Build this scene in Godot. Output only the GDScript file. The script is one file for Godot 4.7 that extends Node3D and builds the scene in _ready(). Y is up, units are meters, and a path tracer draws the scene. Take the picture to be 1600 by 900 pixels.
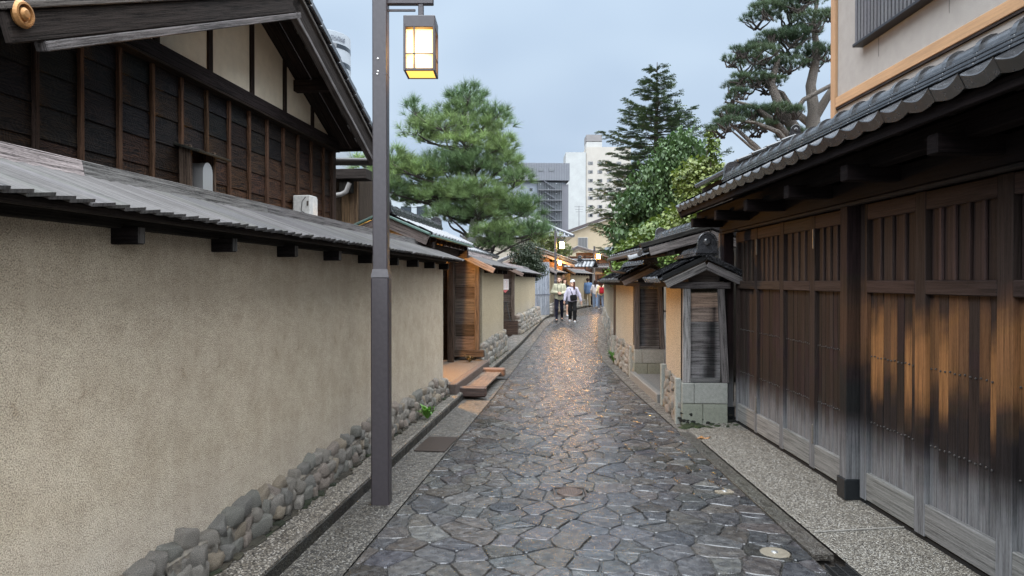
extends Node3D

# ---------------------------------------------------------------- mesh builder
class MB:
	var v := PackedVector3Array()
	var n := PackedVector3Array()
	var u := PackedVector2Array()
	var c := PackedColorArray()
	var col := Color(1, 1, 1)
	var uo := Vector2.ZERO
	var xf := Transform3D()

	# corners counter-clockwise seen from outside
	func tri(a: Vector3, b: Vector3, d: Vector3, ua := Vector2.ZERO, ub := Vector2.ZERO, ud := Vector2.ZERO) -> void:
		tric(a, b, d, ua, ub, ud, col, col, col)

	func tric(a: Vector3, b: Vector3, d: Vector3, ua: Vector2, ub: Vector2, ud: Vector2, ca: Color, cb: Color, cd: Color) -> void:
		var pa := xf * a
		var pb := xf * b
		var pd := xf * d
		var nn := (pb - pa).cross(pd - pa).normalized()
		v.append(pa); v.append(pd); v.append(pb)
		n.append(nn); n.append(nn); n.append(nn)
		u.append(ua + uo); u.append(ud + uo); u.append(ub + uo)
		c.append(ca); c.append(cd); c.append(cb)

	func trin(a: Vector3, b: Vector3, d: Vector3, na: Vector3, nb: Vector3, nd: Vector3, ua: Vector2, ub: Vector2, ud: Vector2) -> void:
		v.append(xf * a); v.append(xf * d); v.append(xf * b)
		var bs := xf.basis
		n.append((bs * na).normalized()); n.append((bs * nd).normalized()); n.append((bs * nb).normalized())
		u.append(ua + uo); u.append(ud + uo); u.append(ub + uo)
		c.append(col); c.append(col); c.append(col)

	func quad(a: Vector3, b: Vector3, d: Vector3, e: Vector3, ua := Vector2.ZERO, ub := Vector2.ZERO, ud := Vector2.ZERO, ue := Vector2.ZERO) -> void:
		tric(a, b, d, ua, ub, ud, col, col, col)
		tric(a, d, e, ua, ud, ue, col, col, col)

	# a box with chamfered edges; the grain (u) runs along its longest side
	func box(ctr: Vector3, size: Vector3, b := 0.0, rot := Basis()) -> void:
		var keep := xf
		xf = keep * Transform3D(rot, ctr)
		var h := size * 0.5
		var lng := size.max_axis_index()
		var bb := minf(b, minf(h.x, minf(h.y, h.z)) * 0.8)
		for a in 3:
			var p := (a + 1) % 3
			var q := (a + 2) % 3
			for sg in [-1.0, 1.0]:
				var k: Array[Vector3] = []
				for e in [[-1.0, -1.0], [1.0, -1.0], [1.0, 1.0], [-1.0, 1.0]]:
					var w := Vector3.ZERO
					w[a] = h[a] * sg
					w[p] = (h[p] - bb) * e[0]
					w[q] = (h[q] - bb) * e[1]
					k.append(w)
				if sg < 0.0:
					k.reverse()
				var l2 := [k[0], k[1], k[2], k[3]].map(func(w): return _buv(w, a, lng))
				quad(k[0], k[1], k[2], k[3], l2[0], l2[1], l2[2], l2[3])
		if bb > 0.0:
			for a in 3:
				var p := (a + 1) % 3
				var q := (a + 2) % 3
				for sp in [-1.0, 1.0]:
					for sq in [-1.0, 1.0]:
						var k: Array[Vector3] = []
						for e in [[-1.0, 0], [1.0, 0], [1.0, 1], [-1.0, 1]]:
							var w := Vector3.ZERO
							w[a] = (h[a] - bb) * e[0]
							w[p] = (h[p] - (bb if e[1] == 1 else 0.0)) * sp
							w[q] = (h[q] - (bb if e[1] == 0 else 0.0)) * sq
							k.append(w)
						if sp * sq > 0.0:
							k.reverse()
						var l2 := k.map(func(w): return _buv(w, p, lng))
						quad(k[0], k[1], k[2], k[3], l2[0], l2[1], l2[2], l2[3])
			for sx in [-1.0, 1.0]:
				for sy in [-1.0, 1.0]:
					for sz in [-1.0, 1.0]:
						var ka := Vector3(h.x * sx, (h.y - bb) * sy, (h.z - bb) * sz)
						var kb := Vector3((h.x - bb) * sx, h.y * sy, (h.z - bb) * sz)
						var kc := Vector3((h.x - bb) * sx, (h.y - bb) * sy, h.z * sz)
						if sx * sy * sz > 0.0:
							tri(ka, kb, kc)
						else:
							tri(ka, kc, kb)
		xf = keep

	static func _buv(w: Vector3, a: int, lng: int) -> Vector2:
		if a == lng:
			return Vector2(w[(a + 1) % 3], w[(a + 2) % 3])
		return Vector2(w[lng], w[3 - a - lng])

	# extrude a profile (counter-clockwise points in the y-z plane as seen from +x) along local x from x0 to x1
	func extrude(prof: PackedVector2Array, x0: float, x1: float, nseg := 1, cf = null, caps := true) -> void:
		var m := prof.size()
		var run := 0.0
		for i in m:
			var p0 := prof[i]
			var p1 := prof[(i + 1) % m]
			var r2 := run + p0.distance_to(p1)
			for s in nseg:
				var xa := lerpf(x0, x1, float(s) / nseg)
				var xb := lerpf(x0, x1, float(s + 1) / nseg)
				var a := Vector3(xa, p0.x, p0.y)
				var b := Vector3(xb, p0.x, p0.y)
				var d := Vector3(xb, p1.x, p1.y)
				var e := Vector3(xa, p1.x, p1.y)
				if cf != null:
					var ca: Color = cf.call(a)
					var cb: Color = cf.call(b)
					var cd: Color = cf.call(d)
					var ce: Color = cf.call(e)
					tric(a, d, b, Vector2(xa, run), Vector2(xb, r2), Vector2(xb, run), ca, cd, cb)
					tric(a, e, d, Vector2(xa, run), Vector2(xa, r2), Vector2(xb, r2), ca, ce, cd)
				else:
					quad(a, e, d, b, Vector2(xa, run), Vector2(xa, r2), Vector2(xb, r2), Vector2(xb, run))
			run = r2
		if caps:
			var ids := Geometry2D.triangulate_polygon(prof)
			for i in range(0, ids.size(), 3):
				var q := [prof[ids[i]], prof[ids[i + 1]], prof[ids[i + 2]]]
				var area: float = (q[1] - q[0]).cross(q[2] - q[0])
				if area < 0.0:
					q = [q[0], q[2], q[1]]
				for e in [x0, x1]:
					var w := q.map(func(z): return Vector3(e, z.x, z.y))
					if cf != null:
						col = cf.call(w[0])
					if e == x1:
						tri(w[0], w[1], w[2], q[0], q[1], q[2])
					else:
						tri(w[0], w[2], w[1], q[0], q[2], q[1])

	# a tapering tube through points
	func tube(pts: Array, rad: Array, sides := 8, closed := true) -> void:
		var m := pts.size()
		var rings := []
		var up := Vector3.UP if absf((pts[1] - pts[0]).normalized().y) < 0.9 else Vector3.RIGHT
		var ln := 0.0
		var ls := []
		for i in m:
			var d: Vector3 = (pts[mini(i + 1, m - 1)] - pts[maxi(i - 1, 0)]).normalized()
			var sx := up.cross(d).normalized()
			up = d.cross(sx).normalized()
			if i > 0:
				ln += (pts[i] - pts[i - 1]).length()
			ls.append(ln)
			var ring := []
			for k in sides:
				var an := TAU * k / sides
				ring.append(sx * cos(an) + up * sin(an))
			rings.append(ring)
		for i in m - 1:
			for k in sides:
				var k2 := (k + 1) % sides
				var a: Vector3 = pts[i] + rings[i][k] * rad[i]
				var b: Vector3 = pts[i] + rings[i][k2] * rad[i]
				var d: Vector3 = pts[i + 1] + rings[i + 1][k2] * rad[i + 1]
				var e: Vector3 = pts[i + 1] + rings[i + 1][k] * rad[i + 1]
				var r: float = maxf(rad[i], 0.01)
				var ua := Vector2(ls[i], TAU * r * k / sides)
				var ub := Vector2(ls[i], TAU * r * (k + 1) / sides)
				var ud := Vector2(ls[i + 1], TAU * r * (k + 1) / sides)
				var ue := Vector2(ls[i + 1], TAU * r * k / sides)
				trin(a, b, d, rings[i][k], rings[i][k2], rings[i + 1][k2], ua, ub, ud)
				trin(a, d, e, rings[i][k], rings[i + 1][k2], rings[i + 1][k], ua, ud, ue)
		if closed:
			for k in sides:
				var k2 := (k + 1) % sides
				tri(pts[0], pts[0] + rings[0][k2] * rad[0], pts[0] + rings[0][k] * rad[0])
				tri(pts[m - 1], pts[m - 1] + rings[m - 1][k] * rad[m - 1], pts[m - 1] + rings[m - 1][k2] * rad[m - 1])

	func lathe(prof: Array, sides := 16) -> void:   # [radius, y] from bottom to top
		for i in prof.size() - 1:
			for k in sides:
				var a0 := TAU * k / sides
				var a1 := TAU * (k + 1) / sides
				var p: Array = prof[i]
				var q: Array = prof[i + 1]
				var a := Vector3(cos(a0) * p[0], p[1], -sin(a0) * p[0])
				var b := Vector3(cos(a1) * p[0], p[1], -sin(a1) * p[0])
				var d := Vector3(cos(a1) * q[0], q[1], -sin(a1) * q[0])
				var e := Vector3(cos(a0) * q[0], q[1], -sin(a0) * q[0])
				if p[0] > 0.0:
					tri(a, b, d, Vector2(a0, p[1]), Vector2(a1, p[1]), Vector2(a1, q[1]))
				if q[0] > 0.0:
					tri(a, d, e, Vector2(a0, p[1]), Vector2(a1, q[1]), Vector2(a0, q[1]))

	func mesh(smooth := false) -> ArrayMesh:
		var arr := []
		arr.resize(Mesh.ARRAY_MAX)
		arr[Mesh.ARRAY_VERTEX] = v
		arr[Mesh.ARRAY_NORMAL] = n
		arr[Mesh.ARRAY_TEX_UV] = u
		arr[Mesh.ARRAY_COLOR] = c
		var m := ArrayMesh.new()
		if smooth:
			var st := SurfaceTool.new()
			st.create_from_arrays(arr)
			st.generate_normals()
			st.commit(m)
		else:
			m.add_surface_from_arrays(Mesh.PRIMITIVE_TRIANGLES, arr)
		return m


# ---------------------------------------------------------------- scene helpers
var rng := RandomNumberGenerator.new()
var M := {}
var names := {}
var kids := {}
var noise := FastNoiseLite.new()

func rr(a: float, b: float) -> float:
	return rng.randf_range(a, b)

func numbered(called: String) -> String:
	names[called] = names.get(called, -1) + 1
	return called if names[called] == 0 else "%s_%03d" % [called, names[called]]

func tag(o: Node, label: String, category: String, group := "", kind := "") -> void:
	if label: o.set_meta("label", label)
	if category: o.set_meta("category", category)
	if group: o.set_meta("group", group)
	if kind: o.set_meta("kind", kind)

func thing(called: String, label: String, category: String, at := Transform3D(), group := "") -> Node3D:
	var o := Node3D.new()
	o.name = numbered(called)
	add_child(o)
	o.transform = at
	tag(o, label, category, group, "thing")
	return o

func setting(called: String, label: String, category: String, kind := "structure") -> Node3D:
	var o := thing(called, label, category)
	o.set_meta("kind", kind)
	return o

func part(called: String, mesh: Mesh, m: Material, parent: Node, at := Transform3D()) -> MeshInstance3D:
	var o := MeshInstance3D.new()
	var key := "%d/%s" % [parent.get_instance_id(), called]
	kids[key] = kids.get(key, -1) + 1
	o.name = numbered(called) if parent == self else (called if kids[key] == 0 else "%s_%03d" % [called, kids[key]])
	o.mesh = mesh
	o.material_override = m
	o.transform = at
	parent.add_child(o)
	return o

func frame(a: Vector3, b: Vector3) -> Transform3D:   # x runs from a to b (level), y up, z to the street
	var x := (b - a)
	x.y = 0.0
	x = x.normalized()
	return Transform3D(Basis(x, Vector3.UP, x.cross(Vector3.UP)), a)

func P(x: float, y: float, depth: float) -> Vector3:
	return Vector3(x, y, -depth)

func g3(r: float, g: float, b: float) -> Color:
	return Color(r, g, b)

func vary(c: Color, s: float) -> Color:
	var k := 1.0 + rr(-s, s)
	return Color(c.r * k * (1.0 + rr(-s, s) * 0.12), c.g * k, c.b * k * (1.0 + rr(-s, s) * 0.15))

func along(tab: Array, z: float) -> float:
	for i in tab.size() - 1:
		if z <= tab[i + 1][0] or i == tab.size() - 2:
			return lerpf(tab[i][1], tab[i + 1][1], (z - tab[i][0]) / (tab[i + 1][0] - tab[i][0]))
	return 0.0

# chamfered rectangle as a profile in (y, z), counter-clockwise seen from +x
func rect_prof(y0: float, y1: float, z0: float, z1: float, b := 0.0) -> PackedVector2Array:
	if b <= 0.0:
		return PackedVector2Array([Vector2(y0, z0), Vector2(y1, z0), Vector2(y1, z1), Vector2(y0, z1)])
	return PackedVector2Array([Vector2(y0, z0 + b), Vector2(y0 + b, z0), Vector2(y1 - b, z0), Vector2(y1, z0 + b), Vector2(y1, z1 - b), Vector2(y1 - b, z1), Vector2(y0 + b, z1), Vector2(y0, z1 - b)])

func bar(ctr: Vector3, size: Vector3, b := 0.004, col := Color(1, 1, 1), rot := Basis()) -> ArrayMesh:
	var mb := MB.new()
	mb.col = col
	mb.uo = Vector2(rr(0, 9), rr(0, 9))
	mb.box(ctr, size, b, rot)
	return mb.mesh()

# ---------------------------------------------------------------- textures and materials
func nz(w: int, h: int, freq: float, oct := 3, sd := 1, kind := FastNoiseLite.TYPE_SIMPLEX_SMOOTH, ret := -1) -> Image:
	var f := FastNoiseLite.new()
	f.seed = sd
	f.noise_type = kind
	f.frequency = freq
	f.fractal_type = FastNoiseLite.FRACTAL_FBM if oct > 1 else FastNoiseLite.FRACTAL_NONE
	f.fractal_octaves = oct
	if ret >= 0:
		f.cellular_return_type = ret
		f.cellular_jitter = 0.9
	return f.get_seamless_image(w, h, false, false, 0.12, true)

func mix_images(list: Array, contrast := 1.0) -> PackedByteArray:   # [[image, weight] ...] -> grey bytes
	var total := 0.0
	for e in list:
		total += e[1]
	var n := (list[0][0] as Image).get_data().size()
	var acc := PackedFloat32Array()
	acc.resize(n)
	for e in list:
		var d := (e[0] as Image).get_data()
		var k: float = e[1] / total
		for i in n:
			acc[i] += d[i] * k
	var out := PackedByteArray()
	out.resize(n)
	for i in n:
		out[i] = clampi(int((acc[i] - 127.5) * contrast + 127.5), 0, 255)
	return out

func tex_grey(bytes: PackedByteArray, w: int, h: int) -> ImageTexture:
	return ImageTexture.create_from_image(Image.create_from_data(w, h, false, Image.FORMAT_L8, bytes))

func tex_ramp(bytes: PackedByteArray, w: int, h: int, stops: Array) -> ImageTexture:   # [[at, Color] ...]
	var lut := []
	for i in 256:
		var t := i / 255.0
		var cc: Color = stops[-1][1]
		for k in stops.size() - 1:
			if t <= stops[k + 1][0]:
				cc = (stops[k][1] as Color).lerp(stops[k + 1][1], clampf((t - stops[k][0]) / (stops[k + 1][0] - stops[k][0]), 0.0, 1.0))
				break
		lut.append([int(cc.r * 255), int(cc.g * 255), int(cc.b * 255)])
	var out := PackedByteArray()
	out.resize(bytes.size() * 3)
	var o := 0
	for i in bytes.size():
		var e: Array = lut[bytes[i]]
		out[o] = e[0]
		out[o + 1] = e[1]
		out[o + 2] = e[2]
		o += 3
	return ImageTexture.create_from_image(Image.create_from_data(w, h, false, Image.FORMAT_RGB8, out))

func gy(x: float) -> Color:
	return Color(x, x, x)

# lin: real-world linear base colour
func mat(key: String, lin: Color, rough: float, opt := {}) -> StandardMaterial3D:
	var m := StandardMaterial3D.new()
	m.resource_name = key
	m.albedo_color = lin.linear_to_srgb()
	m.roughness = rough
	m.metallic = opt.get("metal", 0.0)
	m.metallic_specular = opt.get("spec", 0.5)
	m.vertex_color_use_as_albedo = true
	if opt.has("tex"):
		m.albedo_texture = opt.tex
	if opt.has("bump"):
		m.heightmap_enabled = true
		m.heightmap_texture = opt.bump
		m.heightmap_scale = opt.get("depth", 1.0)
	if opt.has("rtex"):
		m.roughness_texture = opt.rtex
		m.roughness_texture_channel = BaseMaterial3D.TEXTURE_CHANNEL_RED
	var s: float = opt.get("scale", 1.0)
	m.uv1_scale = Vector3(s, opt.get("scale_v", s), s)
	if opt.get("tri", false):
		m.uv1_triplanar = true
		m.uv1_world_triplanar = opt.get("world", true)
		m.uv1_triplanar_sharpness = 4.0
	if opt.has("back"):
		m.backlight_enabled = true
		m.backlight = opt.back
	if opt.has("emit"):
		m.emission_enabled = true
		m.emission = opt.emit
		m.emission_energy_multiplier = opt.get("power", 1.0)
	M[key] = m
	return m

func make_materials() -> void:
	# wood: grain along u
	var st := nz(48, 512, 0.09, 4, 3)
	st.resize(1024, 512, Image.INTERPOLATE_CUBIC)
	var st2 := nz(24, 512, 0.03, 2, 5)
	st2.resize(1024, 512, Image.INTERPOLATE_CUBIC)
	var fine := nz(128, 512, 0.35, 2, 7)
	fine.resize(1024, 512, Image.INTERPOLATE_CUBIC)
	var wood := mix_images([[st, 1.0], [st2, 0.7], [fine, 0.8]], 1.7)
	var wood_t := tex_ramp(wood, 1024, 512, [[0.0, gy(0.35)], [0.3, gy(0.66)], [0.55, gy(0.86)], [1.0, gy(1.0)]])
	var wood_h := tex_grey(wood, 1024, 512)
	# flame grain: rings cut by the saw
	var wf := FastNoiseLite.new()
	wf.seed = 11
	wf.frequency = 1.0
	wf.fractal_octaves = 2
	var fl := PackedByteArray()
	fl.resize(512 * 256)
	for y in 256:
		for x in 512:
			var p := Vector2(x / 512.0, y / 256.0)
			var ang := TAU * p.x
			var e := wf.get_noise_3d(cos(ang) * 0.55, sin(ang) * 0.55, p.y * 1.6)
			var r := 0.5 + 0.5 * sin((p.y * 9.0 + e * 7.0) * TAU)
			var r2 := 0.5 + 0.5 * sin((p.y * 31.0 + e * 20.0) * TAU)
			fl[y * 512 + x] = int(clampf(pow(r, 1.5) * 0.7 + r2 * 0.3, 0.0, 1.0) * 255)
	var flame := Image.create_from_data(512, 256, false, Image.FORMAT_L8, fl)
	flame.resize(1024, 512, Image.INTERPOLATE_CUBIC)
	var burnt := mix_images([[flame, 0.55], [st, 1.2], [fine, 0.7]], 2.3)
	var burnt_t := tex_ramp(burnt, 1024, 512, [[0.0, Color(0.3, 0.3, 0.32)], [0.4, Color(0.66, 0.63, 0.61)], [0.75, Color(0.84, 0.74, 0.65)], [1.0, Color(1.0, 0.86, 0.7)]])
	mat("wood", g3(1, 1, 1), 0.75, {"tex": wood_t, "bump": wood_h, "depth": 0.25, "scale": 0.8, "scale_v": 2.2, "spec": 0.2})
	mat("wood_smooth", g3(1, 1, 1), 0.6, {"tex": tex_ramp(wood, 1024, 512, [[0.0, gy(0.82)], [1.0, gy(1.0)]]), "scale": 0.5, "scale_v": 1.6})
	mat("wood_panel", g3(1, 1, 1), 0.7, {"tex": tex_ramp(wood, 1024, 512, [[0.0, gy(0.6)], [0.5, gy(0.85)], [1.0, gy(1.0)]]), "bump": wood_h, "depth": 0.15, "scale": 0.6, "scale_v": 1.8, "spec": 0.25})
	mat("wood_wet", g3(1, 1, 1), 0.5, {"tex": wood_t, "bump": wood_h, "depth": 0.25, "scale": 0.8, "scale_v": 2.2})
	mat("burnt", g3(1, 1, 1), 0.62, {"tex": burnt_t, "bump": tex_grey(burnt, 1024, 512), "depth": 0.3, "scale": 0.9, "scale_v": 2.0, "spec": 0.25})
	# earthen plaster with straw flecks
	var pi := Image.create_from_data(1024, 1024, false, Image.FORMAT_L8, mix_images([[nz(1024, 1024, 0.12, 3, 21), 1.0], [nz(1024, 1024, 0.02, 3, 23), 0.16], [nz(1024, 1024, 0.3, 1, 25), 0.5]], 1.5))
	rng.seed = 77
	for i in 9000:
		var x := rr(0, 1024)
		var y := rr(0, 1024)
		var a := rr(0.3, 2.6)
		var ln := rr(3, 9)
		var base := rr(-70, 75)
		for k in int(ln):
			var px := posmod(int(x + cos(a) * k), 1024)
			var py := posmod(int(y + sin(a) * k), 1024)
			var g := clampf(pi.get_pixel(px, py).r + base / 255.0, 0, 1)
			pi.set_pixel(px, py, gy(g))
	var pb := pi.get_data()
	var plas_t := tex_ramp(pb, 1024, 1024, [[0.0, Color(0.46, 0.44, 0.42)], [0.38, Color(0.78, 0.77, 0.76)], [0.62, Color(0.9, 0.89, 0.87)], [1.0, Color(1.0, 1.0, 0.98)]])
	mat("plaster", g3(1, 1, 1), 0.95, {"tex": plas_t, "bump": tex_grey(pb, 1024, 1024), "depth": 0.22, "scale": 0.95, "spec": 0.2})
	# slow weather marks on the earthen walls: rain runs, patched areas, hairline cracks
	var runs := nz(256, 24, 0.06, 3, 111)
	runs.resize(512, 512, Image.INTERPOLATE_CUBIC)
	var patch := nz(512, 512, 0.008, 4, 112)
	var marks := mix_images([[runs, 0.22], [patch, 1.0], [nz(512, 512, 0.05, 3, 114), 0.35]], 1.6)
	var ck := FastNoiseLite.new()
	ck.seed = 113
	ck.frequency = 0.006
	ck.fractal_type = FastNoiseLite.FRACTAL_FBM
	ck.fractal_octaves = 5
	for y in 512:
		for x in 512:
			var cn := absf(ck.get_noise_2d(x, y * 0.6))
			if cn < 0.0035 and ck.get_noise_2d(x * 0.7 + 900.0, y * 0.7) > 0.16:
				marks[y * 512 + x] = 0
	M.plaster.detail_enabled = true
	M.plaster.detail_blend_mode = BaseMaterial3D.BLEND_MODE_MUL
	M.plaster.detail_albedo = tex_ramp(marks, 512, 512, [[0.0, Color(0.87, 0.85, 0.83)], [0.02, Color(0.92, 0.91, 0.9)], [0.5, Color(0.965, 0.96, 0.955)], [1.0, gy(1.0)]])
	M.plaster.uv2_triplanar = true
	M.plaster.uv2_world_triplanar = true
	M.plaster.uv2_scale = Vector3(0.27, 0.27, 0.27)
	mat("plaster_far", g3(1, 1, 1), 0.95, {"tex": plas_t, "scale": 0.35, "spec": 0.3})
	# washed aggregate
	var cv := nz(1024, 1024, 0.085, 1, 31, FastNoiseLite.TYPE_CELLULAR, FastNoiseLite.RETURN_CELL_VALUE)
	var cd := nz(1024, 1024, 0.085, 1, 31, FastNoiseLite.TYPE_CELLULAR, FastNoiseLite.RETURN_DISTANCE)
	cd.convert(Image.FORMAT_L8)
	var cdd := cd.get_data()
	var cvd := cv.get_data()
	var agg := PackedByteArray()
	agg.resize(cvd.size())
	for i in cvd.size():
		var gap := smoothstep(0.0, 0.55, 1.0 - cdd[i] / 255.0)
		agg[i] = int(cvd[i] * gap)
		cdd[i] = 255 - cdd[i]
	var agg_t := tex_ramp(agg, 1024, 1024, [[0.0, Color(0.2, 0.19, 0.18)], [0.15, Color(0.4, 0.38, 0.36)], [0.5, Color(0.56, 0.54, 0.51)], [0.75, Color(0.72, 0.69, 0.64)], [0.88, Color(0.92, 0.9, 0.86)], [1.0, gy(1.0)]])
	var wet := tex_ramp(mix_images([[nz(512, 512, 0.012, 4, 41), 1.0], [nz(512, 512, 0.1, 2, 42), 0.35]], 2.0), 512, 512, [[0.0, gy(0.3)], [0.5, gy(0.55)], [1.0, gy(0.9)]])
	mat("washed", g3(1, 1, 1), 1.0, {"tex": agg_t, "bump": tex_grey(cdd, 1024, 1024), "depth": 0.2, "scale": 1.9, "tri": true, "rtex": wet, "spec": 0.4})
	mat("aggregate", g3(1, 1, 1), 1.0, {"tex": agg_t, "bump": tex_grey(cdd, 1024, 1024), "depth": 0.5, "scale": 1.15, "tri": true, "rtex": wet})
	# stone
	var sb := mix_images([[nz(1024, 1024, 0.01, 5, 51), 1.0], [nz(1024, 1024, 0.07, 4, 52), 0.8], [nz(1024, 1024, 0.3, 1, 53), 0.25]], 1.8)
	var stone_t := tex_ramp(sb, 1024, 1024, [[0.0, Color(0.5, 0.49, 0.5)], [0.4, Color(0.75, 0.75, 0.76)], [0.65, Color(0.88, 0.87, 0.86)], [1.0, Color(1.0, 0.98, 0.95)]])
	var stone_h := tex_grey(sb, 1024, 1024)
	var wetst := tex_ramp(mix_images([[nz(1024, 1024, 0.008, 4, 61), 1.0], [nz(1024, 1024, 0.07, 3, 62), 0.6]], 2.2), 1024, 1024, [[0.0, gy(0.06)], [0.45, gy(0.14)], [0.7, gy(0.24)], [1.0, gy(0.46)]])
	mat("paving", g3(1, 1, 1), 1.0, {"tex": stone_t, "bump": stone_h, "depth": 0.22, "scale": 1.25, "tri": true, "rtex": wetst, "spec": 0.85})
	mat("rock", g3(1, 1, 1), 0.85, {"tex": stone_t, "bump": stone_h, "depth": 1.2, "scale": 2.0, "tri": true, "world": false})
	mat("grout", g3(0.065, 0.063, 0.058), 0.6, {"tex": stone_t, "scale": 3.0, "tri": true, "rtex": wet})
	var gb := mix_images([[nz(512, 512, 0.35, 2, 71), 1.0], [nz(512, 512, 0.02, 3, 72), 0.15]], 1.9)
	var gran_t := tex_ramp(gb, 512, 512, [[0.0, gy(0.5)], [0.35, gy(0.78)], [0.6, gy(0.9)], [1.0, gy(1.0)]])
	mat("granite", g3(1, 1, 1), 0.7, {"tex": gran_t, "bump": tex_grey(gb, 512, 512), "depth": 0.3, "scale": 2.0, "tri": true})
	# kiln-fired roof tile
	var tb := mix_images([[nz(256, 256, 0.03, 4, 81), 1.0], [nz(256, 256, 0.2, 2, 82), 0.4]], 1.5)
	mat("tile", g3(1, 1, 1), 0.36, {"tex": tex_ramp(tb, 256, 256, [[0.0, gy(0.7)], [1.0, gy(1.0)]]), "scale": 1.7, "tri": true, "rtex": tex_ramp(tb, 256, 256, [[0.0, gy(0.7)], [1.0, gy(1.0)]]), "spec": 0.8})
	M.tile.roughness = 0.3
	# painted metal, bark, cloth and so on
	mat("paint", g3(1, 1, 1), 0.45, {"tex": tex_ramp(tb, 256, 256, [[0.0, gy(0.88)], [1.0, gy(1.0)]]), "scale": 3.0, "tri": true})
	mat("metal", g3(1, 1, 1), 0.35, {"metal": 0.85})
	mat("iron", g3(1, 1, 1), 0.45, {"metal": 0.5, "tex": gran_t, "scale": 4.0, "tri": true})
	var bb := mix_images([[nz(512, 512, 0.035, 1, 91, FastNoiseLite.TYPE_CELLULAR, FastNoiseLite.RETURN_DISTANCE2_DIV), 1.0], [nz(512, 512, 0.05, 4, 92), 1.0]], 1.6)
	mat("bark", g3(1, 1, 1), 0.95, {"tex": tex_ramp(bb, 512, 512, [[0.0, Color(1, 0.97, 0.92)], [0.55, gy(0.75)], [1.0, gy(0.4)]]), "bump": tex_grey(bb, 512, 512), "depth": -2.0, "scale": 2.5, "scale_v": 2.5})
	mat("needle", g3(1, 1, 1), 0.55, {"spec": 0.35, "back": Color(0.25, 0.3, 0.16)})
	mat("leaf", g3(1, 1, 1), 0.5, {"spec": 0.4, "back": Color(0.45, 0.55, 0.2)})
	mat("cloth", g3(1, 1, 1), 0.95, {"tex": tex_ramp(tb, 256, 256, [[0.0, gy(0.8)], [1.0, gy(1.0)]]), "scale": 6.0, "tri": true, "world": false, "spec": 0.25})
	mat("skin", g3(1, 1, 1), 0.6, {"spec": 0.4})
	mat("wall_far", g3(1, 1, 1), 0.9, {"tex": tex_ramp(sb, 1024, 1024, [[0.0, gy(0.93)], [1.0, gy(1.0)]]), "scale": 0.03, "tri": true})
	mat("glass", g3(0.05, 0.06, 0.07), 0.12, {"spec": 0.7})
	mat("soil", g3(0.075, 0.06, 0.045), 0.95, {"tex": stone_t, "scale": 0.5, "tri": true})
	mat("moss", g3(1, 1, 1), 0.95, {"tex": gran_t, "bump": tex_grey(gb, 512, 512), "depth": 2.0, "scale": 3.0, "tri": true})
	mat("paper", g3(1, 1, 1), 0.9)
	# fine combed render on the new house
	var cb := mix_images([[nz(512, 512, 0.3, 2, 95), 1.0], [nz(512, 512, 0.01, 3, 96), 0.25]], 1.3)
	mat("render", g3(1, 1, 1), 0.95, {"tex": tex_ramp(cb, 512, 512, [[0.0, gy(0.8)], [1.0, gy(1.0)]]), "bump": tex_grey(cb, 512, 512), "depth": 0.25, "scale": 1.2, "tri": true, "spec": 0.25})
	mat("lamp_glow", g3(0.9, 0.75, 0.45), 0.6, {"emit": Color(1.0, 0.8, 0.42), "power": 1.0})
	var hot := GradientTexture2D.new()   # paper pane, hottest by the bulb
	hot.fill = GradientTexture2D.FILL_RADIAL
	hot.fill_from = Vector2(0.5, 0.5)
	hot.fill_to = Vector2(1.0, 0.5)
	hot.width = 128
	hot.height = 128
	var gr := Gradient.new()
	gr.offsets = PackedFloat32Array([0.0, 0.35, 0.7, 1.0])
	gr.colors = PackedColorArray([Color(1.0, 0.9, 0.66), Color(0.95, 0.76, 0.42), Color(0.66, 0.44, 0.17), Color(0.5, 0.31, 0.1)])
	hot.gradient = gr
	mat("lamp_paper", g3(0.9, 0.75, 0.45), 0.6, {"emit": Color.BLACK, "power": 0.62})
	M.lamp_paper.emission_texture = hot
	M.lamp_paper.uv1_scale = Vector3(2.6, 3.4, 1)
	M.lamp_paper.uv1_offset = Vector3(0.5, 0.5, 0)
	M.lamp_paper.texture_repeat = false
	mat("lamp_glow_bright", g3(0.9, 0.75, 0.45), 0.6, {"emit": Color(1.0, 0.74, 0.4), "power": 16.0})
	mat("lamp_glow_base", g3(0.9, 0.7, 0.35), 0.6, {"emit": Color(1.0, 0.72, 0.3), "power": 0.22})

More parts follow.
